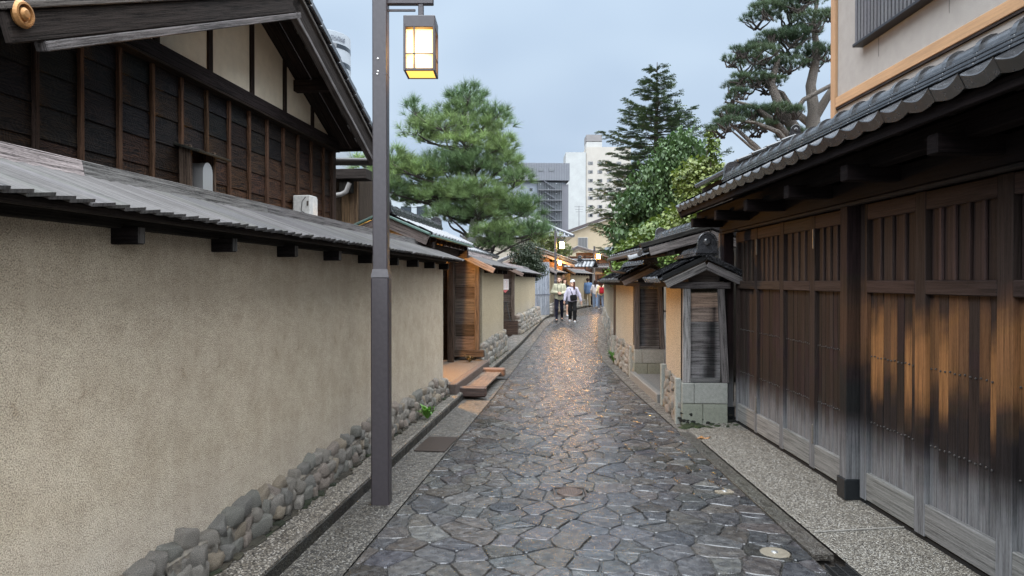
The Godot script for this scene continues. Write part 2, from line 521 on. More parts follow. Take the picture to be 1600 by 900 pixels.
func _ready() -> void:
	# camera: eye height, looking almost level up the lane
	var cam := Camera3D.new()
	cam.name = "camera"
	cam.fov = 43.1
	cam.far = 2000.0
	cam.near = 0.05
	add_child(cam)
	cam.position = Vector3(0, 1.6, 0)
	cam.rotation = Vector3(-atan(10.0 / 1140.0), 0, 0)
	var we := WorldEnvironment.new()
	we.name = "world_environment"
	var env := Environment.new()
	env.background_mode = Environment.BG_SKY
	var sky := Sky.new()
	var sm := PanoramaSkyMaterial.new()
	sm.panorama = sky_picture()
	sky.sky_material = sm
	env.sky = sky
	env.background_energy_multiplier = SKY_GAIN
	env.tonemap_mode = Environment.TONE_MAPPER_LINEAR
	env.tonemap_exposure = EXPOSURE
	env.sdfgi_enabled = true
	env.ssao_enabled = true
	env.ssil_enabled = true
	we.environment = env
	add_child(we)
	var sun := DirectionalLight3D.new()
	sun.name = "overcast_light"
	sun.light_energy = 0.5
	sun.light_angular_distance = 120.0
	sun.light_color = Color(0.95, 0.975, 1.0)
	sun.shadow_enabled = true
	sun.rotation_degrees = Vector3(-68, 20, 0)
	add_child(sun)

	noise.seed = 5
	noise.frequency = 0.01
	noise.fractal_octaves = 3
	make_materials()
	make_cobbles()
	make_rock_mats()
	make_tile_mats()
	build_ground()
	build_left_walls()
	build_doorway()
	build_house()
	build_left_roofs()
	build_gate()
	build_right_walls()
	build_far()
	build_trees()
	build_lamps()
	build_covers()
	build_people()

const SKY_GAIN := 0.13
const EXPOSURE := 8.5

# ---------------------------------------------------------------- ground
const PAVE_L := [[-1.0, -1.45], [0.0, -1.35], [10.0, -0.27], [16.0, 0.3], [24.6, 1.08], [28.0, 1.47], [31.0, 1.8], [35.0, 2.5], [40.0, 3.6], [45.0, 5.0], [52.0, 7.5], [60.0, 11.0]]
const KERB_L := [[-1.0, -1.78], [0.0, -1.68], [4.0, -1.266], [10.0, -0.659], [13.3, -0.29], [18.0, 0.2], [31.0, 1.4], [35.4, 2.1], [40.0, 3.2], [45.0, 4.6], [52.0, 7.1], [60.0, 10.6]]
const PAVE_R := [[-1.0, 1.75], [4.0, 1.75], [8.0, 1.78], [11.0, 1.77], [14.7, 1.84], [18.0, 2.1], [22.0, 2.6], [30.0, 3.5], [40.0, 5.0], [45.0, 6.4], [52.0, 9.0], [60.0, 12.6]]
const LEFT_O := Vector3(-2.05, 0, 0)
const LEFT_D := Vector3(0.1162, 0, -0.9932)
const LEFT_N := Vector3(0.9932, 0, 0.1162)

func left_at(s: float, t: float, y := 0.0) -> Vector3:
	return LEFT_O + LEFT_D * s + LEFT_N * t + Vector3.UP * y

func strip(lf: Callable, rf: Callable, y: float, z0: float, z1: float, step := 0.5) -> ArrayMesh:
	var mb := MB.new()
	var z := z0
	while z < z1 - 1e-4:
		var zn := minf(z + step, z1)
		mb.quad(P(lf.call(z), y, z), P(rf.call(z), y, z), P(rf.call(zn), y, zn), P(lf.call(zn), y, zn))
		z = zn
	return mb.mesh()

func clip_poly(poly: PackedVector2Array, p: Vector2, nrm: Vector2) -> PackedVector2Array:   # keeps the side against nrm
	var out := PackedVector2Array()
	var m := poly.size()
	for i in m:
		var a := poly[i]
		var b := poly[(i + 1) % m]
		var da := (a - p).dot(nrm)
		var db := (b - p).dot(nrm)
		if da <= 0.0:
			out.append(a)
		if (da < 0.0 and db > 0.0) or (da > 0.0 and db < 0.0):
			out.append(a + (b - a) * (da / (da - db)))
	return out

func flagstone(mb: MB, poly: PackedVector2Array, fine: bool) -> bool:
	# poly: x, depth; shrunk by the joint, with knocked corners and an uneven top
	var ctr := Vector2.ZERO
	for q in poly:
		ctr += q
	ctr /= poly.size()
	var joint := rr(0.004, 0.008)
	var shr := Geometry2D.offset_polygon(poly, -joint, Geometry2D.JOIN_MITER)
	if shr.is_empty() or shr[0].size() < 3:
		return false
	var ring := PackedVector2Array()
	var pp: PackedVector2Array = shr[0]
	var m := pp.size()
	for i in m:
		var a := pp[i]
		var b := pp[(i + 1) % m]
		var ln := a.distance_to(b)
		if ln < 0.012:
			continue
		if not fine:
			ring.append(a.lerp(b, 0.12))
			if ln > 0.1:
				ring.append(a.lerp(b, 0.88))
			continue
		var cut := clampf(0.009 / ln, 0.03, 0.3)
		var side := (b - a).orthogonal().normalized()
		ring.append(a.lerp(b, cut))
		if ln > 0.09:
			ring.append(a.lerp(b, 0.36) + side * rr(-0.006, 0.008))
			ring.append(a.lerp(b, 0.66) + side * rr(-0.006, 0.008))
		ring.append(a.lerp(b, 1.0 - cut))
	if ring.size() < 4:
		return false
	var k := ring.size()
	var hh := rr(-0.003, 0.004)
	var tilt := Vector2(rr(-0.011, 0.011), rr(-0.011, 0.011))
	var y_of := func(q: Vector2, e: float) -> float:
		return hh + (q - ctr).dot(tilt) + noise.get_noise_2d(q.x * 300.0, q.y * 300.0) * 0.0028 + noise.get_noise_2d(q.x * 60.0 + 90.0, q.y * 60.0) * 0.004 + e
	var low := []
	var rim := []
	var top := []
	var mid := []
	var b0 := rr(0.0025, 0.0045)
	for q in ring:
		var d := (ctr - q).normalized()
		low.append(Vector3(q.x, -0.03, -q.y))
		rim.append(Vector3(q.x, y_of.call(q, -b0 * 1.5), -q.y))
		var q2 := q + d * b0
		top.append(Vector3(q2.x, y_of.call(q2, 0.0), -q2.y))
		var q3 := q.lerp(ctr, 0.45)
		mid.append(Vector3(q3.x, y_of.call(q3, rr(-0.001, 0.0015)), -q3.y))
	var cc := Vector3(ctr.x, y_of.call(ctr, 0.0), -ctr.y)
	# winding: make the top face up
	var area := 0.0
	for i in k:
		area += ring[i].cross(ring[(i + 1) % k])
	for i in k:
		var i2 := (i + 1) % k
		var e := [i, i2] if area > 0.0 else [i2, i]
		var p0: int = e[0]
		var p1: int = e[1]
		mb.quad(low[p0], low[p1], rim[p1], rim[p0])
		mb.quad(rim[p0], rim[p1], top[p1], top[p0])
		if fine:
			mb.quad(top[p0], top[p1], mid[p1], mid[p0])
			mb.tri(mid[p0], mid[p1], cc)
		else:
			mb.tri(top[p0], top[p1], cc)
	return true

func build_paving(street: Node3D) -> void:
	rng.seed = 5
	var sites := {}
	var cw := 0.24
	var ch := 0.205
	var cells := []
	var z := 1.6
	var row := 0
	while z < 50.0:
		var xl := along(PAVE_L, z) - 0.5
		var xr := along(PAVE_R, z) + 0.5
		for i in range(int(floor(xl / cw)), int(ceil(xr / cw)) + 1):
			var x := (i + 0.5) * cw + (0.12 if row % 2 else 0.0)
			var l := []
			l.append(Vector2(x + rr(-0.118, 0.118), z + rr(-0.1, 0.1)))
			if rng.randf() < 0.3:
				l.append(Vector2(x + rr(-0.17, 0.17), z + rr(-0.15, 0.15)))
			sites[Vector2i(i, row)] = l
			cells.append(Vector2i(i, row))
		z += ch
		row += 1
	var rest := MB.new()
	var made := []
	for cell in cells:
		for si in sites[cell].size():
			var p: Vector2 = sites[cell][si]
			var xl := along(PAVE_L, p.y)
			var xr := along(PAVE_R, p.y)
			if p.x < xl - 0.1 or p.x > xr + 0.1:
				continue
			var poly := PackedVector2Array([p + Vector2(-0.5, -0.5), p + Vector2(0.5, -0.5), p + Vector2(0.5, 0.5), p + Vector2(-0.5, 0.5)])
			for dy in range(-2, 3):
				for dx in range(-2, 3):
					for q in sites.get(cell + Vector2i(dx, dy), []):
						if q != p:
							poly = clip_poly(poly, (p + q) * 0.5, (q - p).normalized())
			var sl := along(PAVE_L, p.y + 0.3) - along(PAVE_L, p.y - 0.3)
			poly = clip_poly(poly, Vector2(xl + 0.006, p.y), Vector2(-0.6, sl).normalized())
			var sr := along(PAVE_R, p.y + 0.3) - along(PAVE_R, p.y - 0.3)
			poly = clip_poly(poly, Vector2(xr - 0.006, p.y), Vector2(0.6, -sr).normalized())
			# leave room for the covers set into the paving
			for cov in COVERS:
				var d: Vector2 = p - cov[0]
				if d.length() < 0.75:
					poly = cut_round(poly, p, cov[0], cov[1])
			if poly.size() >= 3:
				made.append(poly)
	made.sort_custom(func(a, b): return (a as PackedVector2Array)[0].y < (b as PackedVector2Array)[0].y)
	var count := 0
	for poly in made:
		var cy: float = poly[0].y
		var tone := rng.randf()
		var c := g3(0.08, 0.081, 0.083)
		if tone < 0.22: c = g3(0.092, 0.084, 0.077)
		elif tone < 0.4: c = g3(0.062, 0.065, 0.071)
		elif tone < 0.5: c = g3(0.125, 0.122, 0.115)
		elif tone < 0.58: c = g3(0.082, 0.077, 0.08)
		elif tone < 0.66: c = g3(0.048, 0.046, 0.043)
		c = vary(c, 0.22)
		if cy > 3.2 and count < 300:
			var mb := MB.new()
			mb.col = c
			if flagstone(mb, poly, true):
				part("paving_stone", mb.mesh(), M.paving, street)
				count += 1
		else:
			rest.col = c
			flagstone(rest, poly, cy < 20.0 and cy > 3.2)
	var o := part("paving_surface", rest.mesh(), M.paving, street)
	o.set_meta("kind", "stuff")
	var grout := strip(func(zz): return along(PAVE_L, zz), func(zz): return along(PAVE_R, zz), -0.01, 1.0, 56.0)
	part("joint_mortar", grout, M.grout, street)

# covers in the paving: [centre x depth, clear radius]
const COVERS := [[Vector2(0.44, 5.54), 0.14], [Vector2(-0.063, 5.17), 0.11], [Vector2(1.55, 4.29), 0.1], [Vector2(1.62, 5.54), 0.085]]

func cut_round(poly: PackedVector2Array, p: Vector2, ctr: Vector2, rad: float) -> PackedVector2Array:
	var hole := PackedVector2Array()
	for i in 16:
		hole.append(ctr + Vector2.from_angle(TAU * i / 16) * rad)
	var res := Geometry2D.clip_polygons(poly, hole)
	var best := PackedVector2Array()
	var ba := 0.0
	for r in res:
		if Geometry2D.is_polygon_clockwise(r):
			continue
		var a := 0.0
		for i in r.size():
			a += r[i].cross(r[(i + 1) % r.size()])
		if absf(a) > ba:
			ba = absf(a)
			best = r
	return best

func build_ground() -> void:
	var ground := setting("ground", "dark packed soil under and around the lane and its gardens", "ground")
	var pm := PlaneMesh.new()
	pm.size = Vector2(1600, 1600)
	part("soil", pm, M.soil, ground, Transform3D(Basis(), Vector3(0, -0.07, -300)))
	var street := setting("street", "wet lane of dark irregular flagstones between earthen walls", "street")
	build_paving(street)
	# washed aggregate gutter strip on the wall side
	var gut := setting("gutter_strip", "wet pebbled concrete strip between kerb and flagstones", "gutter")
	part("gutter_bed", strip(func(z): return along(KERB_L, z) - 0.05, func(z): return along(PAVE_L, z) - 0.002, -0.002, 0.5, 56.0), M.aggregate, gut)
	(gut.get_child(0) as MeshInstance3D).mesh = tinted(gut.get_child(0).mesh, g3(0.21, 0.2, 0.19))
	part("drain_lid", bar(P(-0.74, 0.006, 7.15), Vector3(0.3, 0.012, 0.62), 0.003, g3(0.075, 0.055, 0.05), Basis(Vector3.UP, -0.12)), M.iron, gut)
	part("drain_lid", bar(P(-0.2, 0.006, 12.2), Vector3(0.3, 0.012, 0.6), 0.003, g3(0.085, 0.08, 0.075), Basis(Vector3.UP, -0.12)), M.iron, gut)
	# raised pebbled kerb, in cast lengths
	var kerb := setting("kerb", "raised pebble finished kerb along the cobble wall foot", "kerb")
	var z := 0.6
	rng.seed = 8
	while z < 48.0:
		var zn := z + 1.4
		var mb := MB.new()
		mb.col = vary(g3(0.33, 0.315, 0.29), 0.12)
		var a := P(along(KERB_L, z), 0, z)
		var b := P(along(KERB_L, zn), 0, zn)
		mb.xf = frame(a, b)
		mb.extrude(PackedVector2Array([Vector2(-0.05, -0.42), Vector2(0.098, -0.42), Vector2(0.1, -0.02), Vector2(0.088, -0.004), Vector2(-0.05, 0.0)]), 0.003, a.distance_to(b) - 0.003)
		part("kerb_block", mb.mesh(), M.aggregate, kerb)
		var gm := MB.new()
		gm.col = vary(g3(0.045, 0.042, 0.036), 0.2)
		gm.xf = mb.xf
		gm.extrude(PackedVector2Array([Vector2(-0.04, -0.004), Vector2(0.074, -0.002), Vector2(0.07, 0.003), Vector2(-0.04, 0.006)]), 0.003, a.distance_to(b) - 0.003)
		part("kerb_grime", gm.mesh(), M.aggregate, kerb)
		z = zn
	# the other side: drain slabs, pebbled apron before the gate
	var apron := setting("apron", "pebbled concrete apron sloping up to the timber gate", "pavement")
	var ap := MB.new()
	ap.col = g3(0.42, 0.415, 0.395)
	for i in 9:
		var z0 := -1.0 + i
		var z1 := z0 + 1.0
		if i == 8:
			z1 = 8.1
		ap.quad(P(1.9, 0.004, z0), P(2.75, 0.05, z0), P(2.75, 0.05, z1), P(1.9, 0.004, z1))
	part("apron_slab", ap.mesh(), M.washed, apron)
	for zz in [4.62, 3.3]:
		part("apron_joint", bar(P(2.23, 0.027, zz), Vector3(0.62, 0.006, 0.012), 0.0, g3(0.4, 0.38, 0.34), Basis(Vector3.BACK, 0.054)), M.granite, apron)
	var verge := setting("gutter_strip", "grey pebbled strip at the foot of the tiled walls", "gutter")
	part("gutter_bed", tinted(strip(func(z2): return along(PAVE_R, z2) + 0.002, func(z2): return along(PAVE_R, z2) + 0.75, -0.001, 7.3, 56.0), g3(0.26, 0.25, 0.235)), M.aggregate, verge)
	var drain := setting("drain_channel", "stone slab drain channel beside the apron with iron grating", "drain")
	z = 0.2
	while z < 7.6:
		var zn := z + 0.58
		if z > 4.0 or z < 2.6:
			part("drain_slab", bar(P(1.825, -0.0185, (z + zn) * 0.5), Vector3(0.126, 0.04, zn - z - 0.006), 0.002, vary(g3(0.16, 0.158, 0.147), 0.2)), M.washed, drain)
		z = zn
	var gr := MB.new()
	gr.col = g3(0.05, 0.05, 0.048)
	for dx in [-0.058, 0.0, 0.058]:
		gr.box(P(1.825 + dx, 0.0, 3.39), Vector3(0.009, 0.02, 1.42), 0.0)
	for i in 48:
		gr.box(P(1.825, -0.001, 2.72 + i * 0.0285), Vector3(0.12, 0.014, 0.007), 0.0)
	part("grating", gr.mesh(), M.iron, drain)
	part("channel_bed", bar(P(1.825, -0.05, 3.4), Vector3(0.13, 0.02, 1.5), 0.0, g3(0.015, 0.015, 0.014)), M.soil, drain)

func tinted(m: Mesh, c: Color) -> ArrayMesh:
	var arr := m.surface_get_arrays(0)
	var cc := PackedColorArray()
	cc.resize((arr[Mesh.ARRAY_VERTEX] as PackedVector3Array).size())
	cc.fill(c)
	arr[Mesh.ARRAY_COLOR] = cc
	var o := ArrayMesh.new()
	o.add_surface_from_arrays(Mesh.PRIMITIVE_TRIANGLES, arr)
	return o

func build_covers() -> void:
	rng.seed = 14
	# round access lids set into the flagstones
	for k in 2:
		var ctr: Vector2 = COVERS[k][0]
		var rad: float = [0.1, 0.098][k]
		var c: Color = [g3(0.15, 0.108, 0.09), g3(0.09, 0.092, 0.1)][k]
		var t := thing("access_cover", ["rusty brown round utility lid in a square iron surround, middle of the lane", "dark grey ribbed round utility lid sunk among flagstones"][k], "manhole cover", Transform3D(Basis(), P(ctr.x, 0, ctr.y)), "small lids in the paving")
		var mb := MB.new()
		mb.col = c
		mb.lathe([[rad, -0.02], [rad, 0.0], [rad - 0.004, 0.003], [rad - 0.014, 0.003], [rad - 0.016, 0.0], [0.0, 0.0]], 28)
		part("lid", mb.mesh(), M.iron, t)
		var rb := MB.new()
		rb.col = c * 1.25
		if k == 0:
			for i in 9:
				var x := -0.072 + i * 0.018
				var ln := 2.0 * sqrt(maxf(0.0, 0.0064 - x * x))
				if ln > 0.02:
					rb.box(Vector3(x, 0.002, 0), Vector3(0.007, 0.006, ln), 0.001)
		else:
			for r in [0.03, 0.055, 0.078]:
				for i in 14:
					rb.box(Vector3(cos(TAU * i / 14) * r, 0.002, sin(TAU * i / 14) * r), Vector3(0.012, 0.005, 0.008), 0.001, Basis(Vector3.UP, -TAU * i / 14))
		part("rib", rb.mesh(), M.iron, t)
		if k == 0:
			var fr := MB.new()
			fr.col = c * 0.8
			for e in [[0, 0.118, 0.24, 0.014], [0, -0.118, 0.24, 0.014], [0.118, 0, 0.014, 0.222], [-0.118, 0, 0.014, 0.222]]:
				fr.box(Vector3(e[0], -0.006, e[1]), Vector3(e[2], 0.02, e[3]), 0.002)
			part("surround", fr.mesh(), M.iron, t)
	for k in 2:
		var ctr: Vector2 = COVERS[k + 2][0]
		var t := thing("survey_marker", ["round tan concrete survey marker with a metal stud near the drain grating", "small square pale survey plate set in the flagstones by the drain slabs"][k], "survey marker", Transform3D(Basis(Vector3.UP, 0.2 * k), P(ctr.x, 0, ctr.y)), "survey markers")
		var mb := MB.new()
		mb.col = g3(0.3, 0.255, 0.19)
		if k == 0:
			mb.lathe([[0.088, -0.03], [0.088, 0.0], [0.082, 0.004], [0.0, 0.005]], 24)
		else:
			mb.box(Vector3(0, -0.01, 0), Vector3(0.13, 0.03, 0.08), 0.004)
		part("disc", mb.mesh(), M.granite, t)
		var sd := MB.new()
		sd.col = g3(0.6, 0.6, 0.58)
		sd.lathe([[0.022, 0.003], [0.02, 0.008], [0.008, 0.011], [0.0, 0.0112]], 14)
		part("stud", sd.mesh(), M.metal, t)
	# ring of a stone-filled cover
	var ring := thing("stone_filled_cover", "thin iron ring of a stone filled manhole in the flagstones before the gate", "manhole cover", Transform3D(Basis(), P(1.05, 0.001, 7.15)))
	var rm := MB.new()
	rm.col = g3(0.06, 0.06, 0.058)
	rm.lathe([[0.315, -0.02], [0.315, 0.003], [0.3, 0.003], [0.3, -0.02]], 40)
	part("ring", rm.mesh(), M.iron, ring)
	# fallen leaf
	var lf := MB.new()
	lf.col = g3(0.33, 0.16, 0.06)
	var pts := []
	for i in 11:
		var an := TAU * i / 11.0
		pts.append(Vector3(cos(an) * (0.05 if i % 2 else 0.075), 0.008 + 0.012 * sin(an * 3.0 + 1.0), sin(an) * (0.04 if i % 2 else 0.055)))
	for i in 11:
		lf.tri(Vector3(0, 0.006, 0), pts[(i + 1) % 11], pts[i])
	var leaf := part("fallen_leaf", lf.mesh(), M.leaf, self, Transform3D(Basis(), P(1.95, 0.004, 7.4)))
	tag(leaf, "single curled orange brown leaf lying on the pebbled strip", "leaf")

# ---------------------------------------------------------------- earthen walls with board roofs (the lamp side)
var cobbles: Array[ArrayMesh] = []

func make_cobbles() -> void:
	rng.seed = 31
	for k in 9:
		var f := FastNoiseLite.new()
		f.seed = 300 + k
		f.frequency = 0.9
		var mb := MB.new()
		var sm := SphereMesh.new()
		sm.radius = 1.0
		sm.height = 2.0
		sm.radial_segments = 12
		sm.rings = 6
		var arr := sm.get_mesh_arrays()
		var vs: PackedVector3Array = arr[Mesh.ARRAY_VERTEX]
		var ix: PackedInt32Array = arr[Mesh.ARRAY_INDEX]
		var pw := rr(0.36, 0.62)
		var d := func(p: Vector3) -> Vector3:
			var q := Vector3(signf(p.x) * pow(absf(p.x), pw), signf(p.y) * pow(absf(p.y), pw), signf(p.z) * pow(absf(p.z), pw))
			return q * (1.0 + f.get_noise_3dv(p * 1.3) * 0.3 + f.get_noise_3dv(p * 3.4) * 0.22) * 0.5
		for i in range(0, ix.size(), 3):
			mb.tri(d.call(vs[ix[i]]), d.call(vs[ix[i + 2]]), d.call(vs[ix[i + 1]]))
		cobbles.append(mb.mesh(true))

var rock_mats: Array[StandardMaterial3D] = []

func make_rock_mats() -> void:
	for c in [g3(0.5, 0.455, 0.385), g3(0.38, 0.365, 0.325), g3(0.55, 0.46, 0.34), g3(0.46, 0.425, 0.37), g3(0.5, 0.42, 0.35), g3(0.55, 0.505, 0.435), g3(0.41, 0.4, 0.345)]:
		var m: StandardMaterial3D = M.rock.duplicate()
		m.vertex_color_use_as_albedo = false
		m.albedo_color = (c as Color).linear_to_srgb()
		m.uv1_offset = Vector3(rr(0, 1), rr(0, 1), rr(0, 1))
		rock_mats.append(m)

# cobbles in two or three uneven courses along local x, standing proud of z = 0
func cobble_base(parent: Node3D, x0: float, x1: float, y0: float, y1: float, zf: float, size: float, called := "base_stone") -> void:
	var courses := maxi(2, int(round((y1 - y0) / (size * 0.62))))
	var hh := (y1 - y0) / courses
	for r in courses:
		var x := x0 - rr(0, size * 0.4)
		while x < x1:
			var w := size * rr(0.72, 1.35)
			var h := hh * rr(1.0, 1.4)
			var y := y0 + hh * (r + 0.5) + rr(-0.02, 0.02)
			if r == courses - 1:
				y += rr(-0.02, 0.035)
			var o := part(called, cobbles[rng.randi() % 9], rock_mats[rng.randi() % 7], parent)
			var bs := Basis(Vector3(0, 0, 1), rr(-0.35, 0.35)) * Basis(Vector3.UP, rr(-0.4, 0.4) + (PI if rng.randf() < 0.5 else 0.0))
			o.transform = Transform3D(bs.scaled(Vector3.ONE) * Basis.from_scale(Vector3(w * 1.14, h * 1.12, size * rr(0.8, 1.0))), Vector3(x + w * 0.5, y, zf - size * 0.32 - r * 0.045 / courses + rr(-0.012, 0.012)))
			x += w * 0.97

func plaster_face(x0: float, x1: float, y0: float, y1: float, thick: float, c: Color, sd: float, seams: Array, wavy := 0.0) -> ArrayMesh:
	var mb := MB.new()
	mb.uo = Vector2(sd, sd * 0.37)
	var nx := maxi(2, int((x1 - x0) / 0.14))
	var ny := maxi(2, int((y1 - y0) / 0.12))
	var cf := func(x: float, y: float) -> Color:
		var k := 1.0 + 0.08 * noise.get_noise_2d((x + sd * 7.0) * 14.0, y * 22.0) + 0.05 * noise.get_noise_2d((x + sd) * 60.0, y * 90.0)
		if x > 8.6 and sd < 4.0: k *= 0.955
		var streak := noise.get_noise_2d((x + sd * 3.0) * 90.0, y * 4.0)
		k += 0.05 * streak
		var dust := clampf(1.0 - (y - y0) / 0.5, 0.0, 1.0) * (0.6 + 0.8 * noise.get_noise_2d(x * 25.0, y * 18.0 + 40.0))
		var out := Color(c.r * k, c.g * k, c.b * k)
		var g := (out.r + out.g + out.b) / 3.0 * 1.16
		return out.lerp(Color(g * 1.03, g * 0.98, g * 0.93), clampf(dust * 0.7, 0.0, 0.8))
	for i in nx:
		for j in ny:
			var xa := lerpf(x0, x1, float(i) / nx)
			var xb := lerpf(x0, x1, float(i + 1) / nx)
			var ya := lerpf(y0, y1, float(j) / ny)
			var yb := lerpf(y0, y1, float(j + 1) / ny)
			var zf := func(x: float, y: float) -> float:
				return noise.get_noise_2d(x * 20.0 + sd * 30.0, y * 24.0) * 0.007 * wavy
			var a := Vector3(xa, ya, zf.call(xa, ya))
			var b := Vector3(xb, ya, zf.call(xb, ya))
			var d := Vector3(xb, yb, zf.call(xb, yb))
			var e := Vector3(xa, yb, zf.call(xa, yb))
			var ca: Color = cf.call(xa, ya)
			var cb: Color = cf.call(xb, ya)
			var cd: Color = cf.call(xb, yb)
			var ce: Color = cf.call(xa, yb)
			mb.tric(a, b, d, Vector2(xa, ya), Vector2(xb, ya), Vector2(xb, yb), ca, cb, cd)
			mb.tric(a, d, e, Vector2(xa, ya), Vector2(xb, yb), Vector2(xa, yb), ca, cd, ce)
	mb.col = c
	mb.box(Vector3((x0 + x1) * 0.5, (y0 + y1) * 0.5, -thick * 0.5 - 0.012), Vector3(x1 - x0, y1 - y0, thick), 0.0)
	return mb.mesh()

# lapped boards down a slope: x along the eave, z down the slope, y up from it
func lapped_boards(parent: Node3D, at: Transform3D, length: float, slope: float, pitch: float, c: Color, called := "roof_board") -> void:
	var shapes := []
	for k in 7:
		var mb := MB.new()
		mb.col = vary(c, 0.2)
		mb.uo = Vector2(rr(0, 9), rr(0, 9))
		# grain runs down the slope, so the board is drawn along x and turned
		mb.extrude(rect_prof(-0.006, 0.007, -pitch * 0.62, pitch * 0.62, 0.002), rr(-0.006, 0.004), slope + rr(-0.008, 0.008))
		shapes.append(mb.mesh())
	var x := 0.0
	var i := 0
	while x < length - pitch * 0.3:
		var o := part(called, shapes[rng.randi() % 7], M.wood_panel, parent)
		var bs := Basis(Vector3(0, 0, 1), Vector3.UP, Vector3(-1, 0, 0)) * Basis(Vector3.RIGHT, 0.12 + rr(-0.025, 0.025))
		o.transform = at * Transform3D(bs, Vector3(x + pitch * 0.5, 0.008, 0))
		x += pitch
		i += 1

func board_roofed_wall(label: String, at: Transform3D, length: float, o: Dictionary) -> Node3D:
	var t := thing("earthen_wall", label, "wall", at, "earthen walls with board roofs")
	var c: Color = o.get("c", g3(0.42, 0.35, 0.25))
	var y1: float = o.get("top", 1.84)
	var base: float = o.get("base", 0.33)
	part("plaster", plaster_face(0, length, base - 0.1, y1, o.get("thick", 0.32), c, o.get("seed", 1.0), [], 1.0), M.plaster if o.get("near", false) else M.plaster_far, t)
	part("mortar", bar(Vector3(length * 0.5, base * 0.5 - 0.03, -0.07 + o.get("proud", 0.07) * 0.32), Vector3(length - 0.01, base - 0.02, 0.2), 0.02, g3(0.3, 0.265, 0.215)), M.rock, t)
	cobble_base(t, 0, length, 0.1, base, o.get("proud", 0.07), o.get("stone", 0.13))
	var soil := MB.new()
	var sx := 0.0
	while sx < length:
		soil.col = vary(g3(0.13, 0.11, 0.075), 0.3) if rng.randf() < 0.75 else vary(g3(0.06, 0.075, 0.03), 0.3)
		soil.box(Vector3(sx, 0.1 + rr(-0.006, 0.008), o.get("proud", 0.07) + rr(0.0, 0.025)), Vector3(rr(0.05, 0.14), rr(0.015, 0.035), rr(0.03, 0.08)), 0.01, Basis(Vector3.UP, rr(-0.4, 0.4)))
		sx += rr(0.05, 0.12)
	var so := part("base_soil", soil.mesh(true), M.moss, t)
	so.set_meta("kind", "stuff")
	# roof: ridge behind the face, eave over the street
	var run: float = 0.56
	var rise: float = 0.2
	var sl := sqrt(run * run + rise * rise)
	var dn := Vector3(0, -rise, run) / sl
	var bx := Basis(Vector3.RIGHT, Vector3(0, run, rise) / sl, dn)
	var over: float = o.get("over", 0.05)
	lapped_boards(t, Transform3D(bx, Vector3(-over, y1 + 0.232, -0.3)), length + over * 2.0, sl, o.get("pitch", 0.096), o.get("roof_c", g3(0.12, 0.114, 0.111)))
	part("roof_back", bar(Vector3(length * 0.5, y1 + 0.09, -0.56), Vector3(length, 0.03, 0.6), 0.004, g3(0.15, 0.14, 0.13), Basis(Vector3.RIGHT, -0.42)), M.wood, t)
	part("roof_deck", bar(Vector3(length * 0.5, y1 + 0.112, -0.04), Vector3(length - 0.02, 0.016, sl - 0.07), 0.0, g3(0.05, 0.04, 0.033), Basis(Vector3.RIGHT, atan2(rise, run))), M.wood, t)
	var x := -over
	while x < length + over - 0.05:
		var xn := minf(x + 1.85, length + over)
		var cc := vary(o.get("cap_c", g3(0.36, 0.31, 0.3)), 0.12)
		if x > 4.2: cc = vary(g3(0.17, 0.16, 0.155), 0.12)
		part("ridge_board", bar(Vector3((x + xn) * 0.5, y1 + 0.258, -0.275), Vector3(xn - x - 0.003, 0.085, 0.02), 0.003, cc, Basis(Vector3.RIGHT, -0.2)), M.wood, t)
		part("ridge_cap", bar(Vector3((x + xn) * 0.5, y1 + 0.302, -0.34), Vector3(xn - x - 0.003, 0.012, 0.13), 0.003, cc * 0.9), M.wood, t)
		x = xn
	part("eave_beam", bar(Vector3(length * 0.5, y1 + 0.022, 0.2), Vector3(length, 0.03, 0.03), 0.004, g3(0.04, 0.033, 0.028)), M.wood, t)
	part("wall_plate", bar(Vector3(length * 0.5, y1 + 0.03, 0.015), Vector3(length, 0.09, 0.07), 0.004, g3(0.035, 0.03, 0.026)), M.wood, t)
	var bxp: float = o.get("bracket0", 0.4)
	while bxp < length:
		var b := part("bracket", bar(Vector3(bxp, y1 - 0.045, 0.05), Vector3(0.05, 0.075, 0.14), 0.004, g3(0.022, 0.018, 0.017)), M.wood, t)
		part("bracket_end", bar(Vector3(bxp, y1 - 0.045, 0.1225), Vector3(0.044, 0.068, 0.004), 0.001, vary(g3(0.2, 0.19, 0.18), 0.3)), M.wood, b)
		bxp += 0.8
	return t

# the planked end of a wall, seen down the lane: local x across the wall (from the street inwards), z towards the viewer
func planked_end(t: Node3D, at: Transform3D, width: float, y0: float, y1: float, c: Color, rows: int, warm := 0.0) -> void:
	var hh := (y1 - y0) / rows
	for r in rows:
		var mb := MB.new()
		var cc := vary(c.lerp(g3(0.12, 0.11, 0.105), rr(0.0, 0.7)), 0.4)
		mb.uo = Vector2(rr(0, 9), rr(0, 9))
		mb.col = cc
		mb.box(Vector3(width * 0.5, y0 + hh * (r + 0.5), 0.012 + 0.004), Vector3(width, hh + 0.012, 0.02), 0.002, Basis(Vector3.RIGHT, 0.1))
		part("end_plank", mb.mesh(), M.burnt if warm > 0.0 else M.wood, t, at)
	for x in [-0.035, width + 0.035]:
		part("end_post", bar(Vector3(x, (y0 + y1) * 0.5, 0.02), Vector3(0.085, y1 - y0 + 0.04, 0.1), 0.005, vary(c * 1.15, 0.1)), M.wood, t, at)
	part("end_backing", bar(Vector3(width * 0.5, (y0 + y1) * 0.5, -0.03), Vector3(width, y1 - y0, 0.04), 0.0, g3(0.02, 0.017, 0.015)), M.wood, t, at)

func end_frame(s: float, tt: float) -> Transform3D:   # faces back down the lane, x towards the street
	return Transform3D(Basis(LEFT_N, Vector3.UP, -LEFT_D), left_at(s, tt))

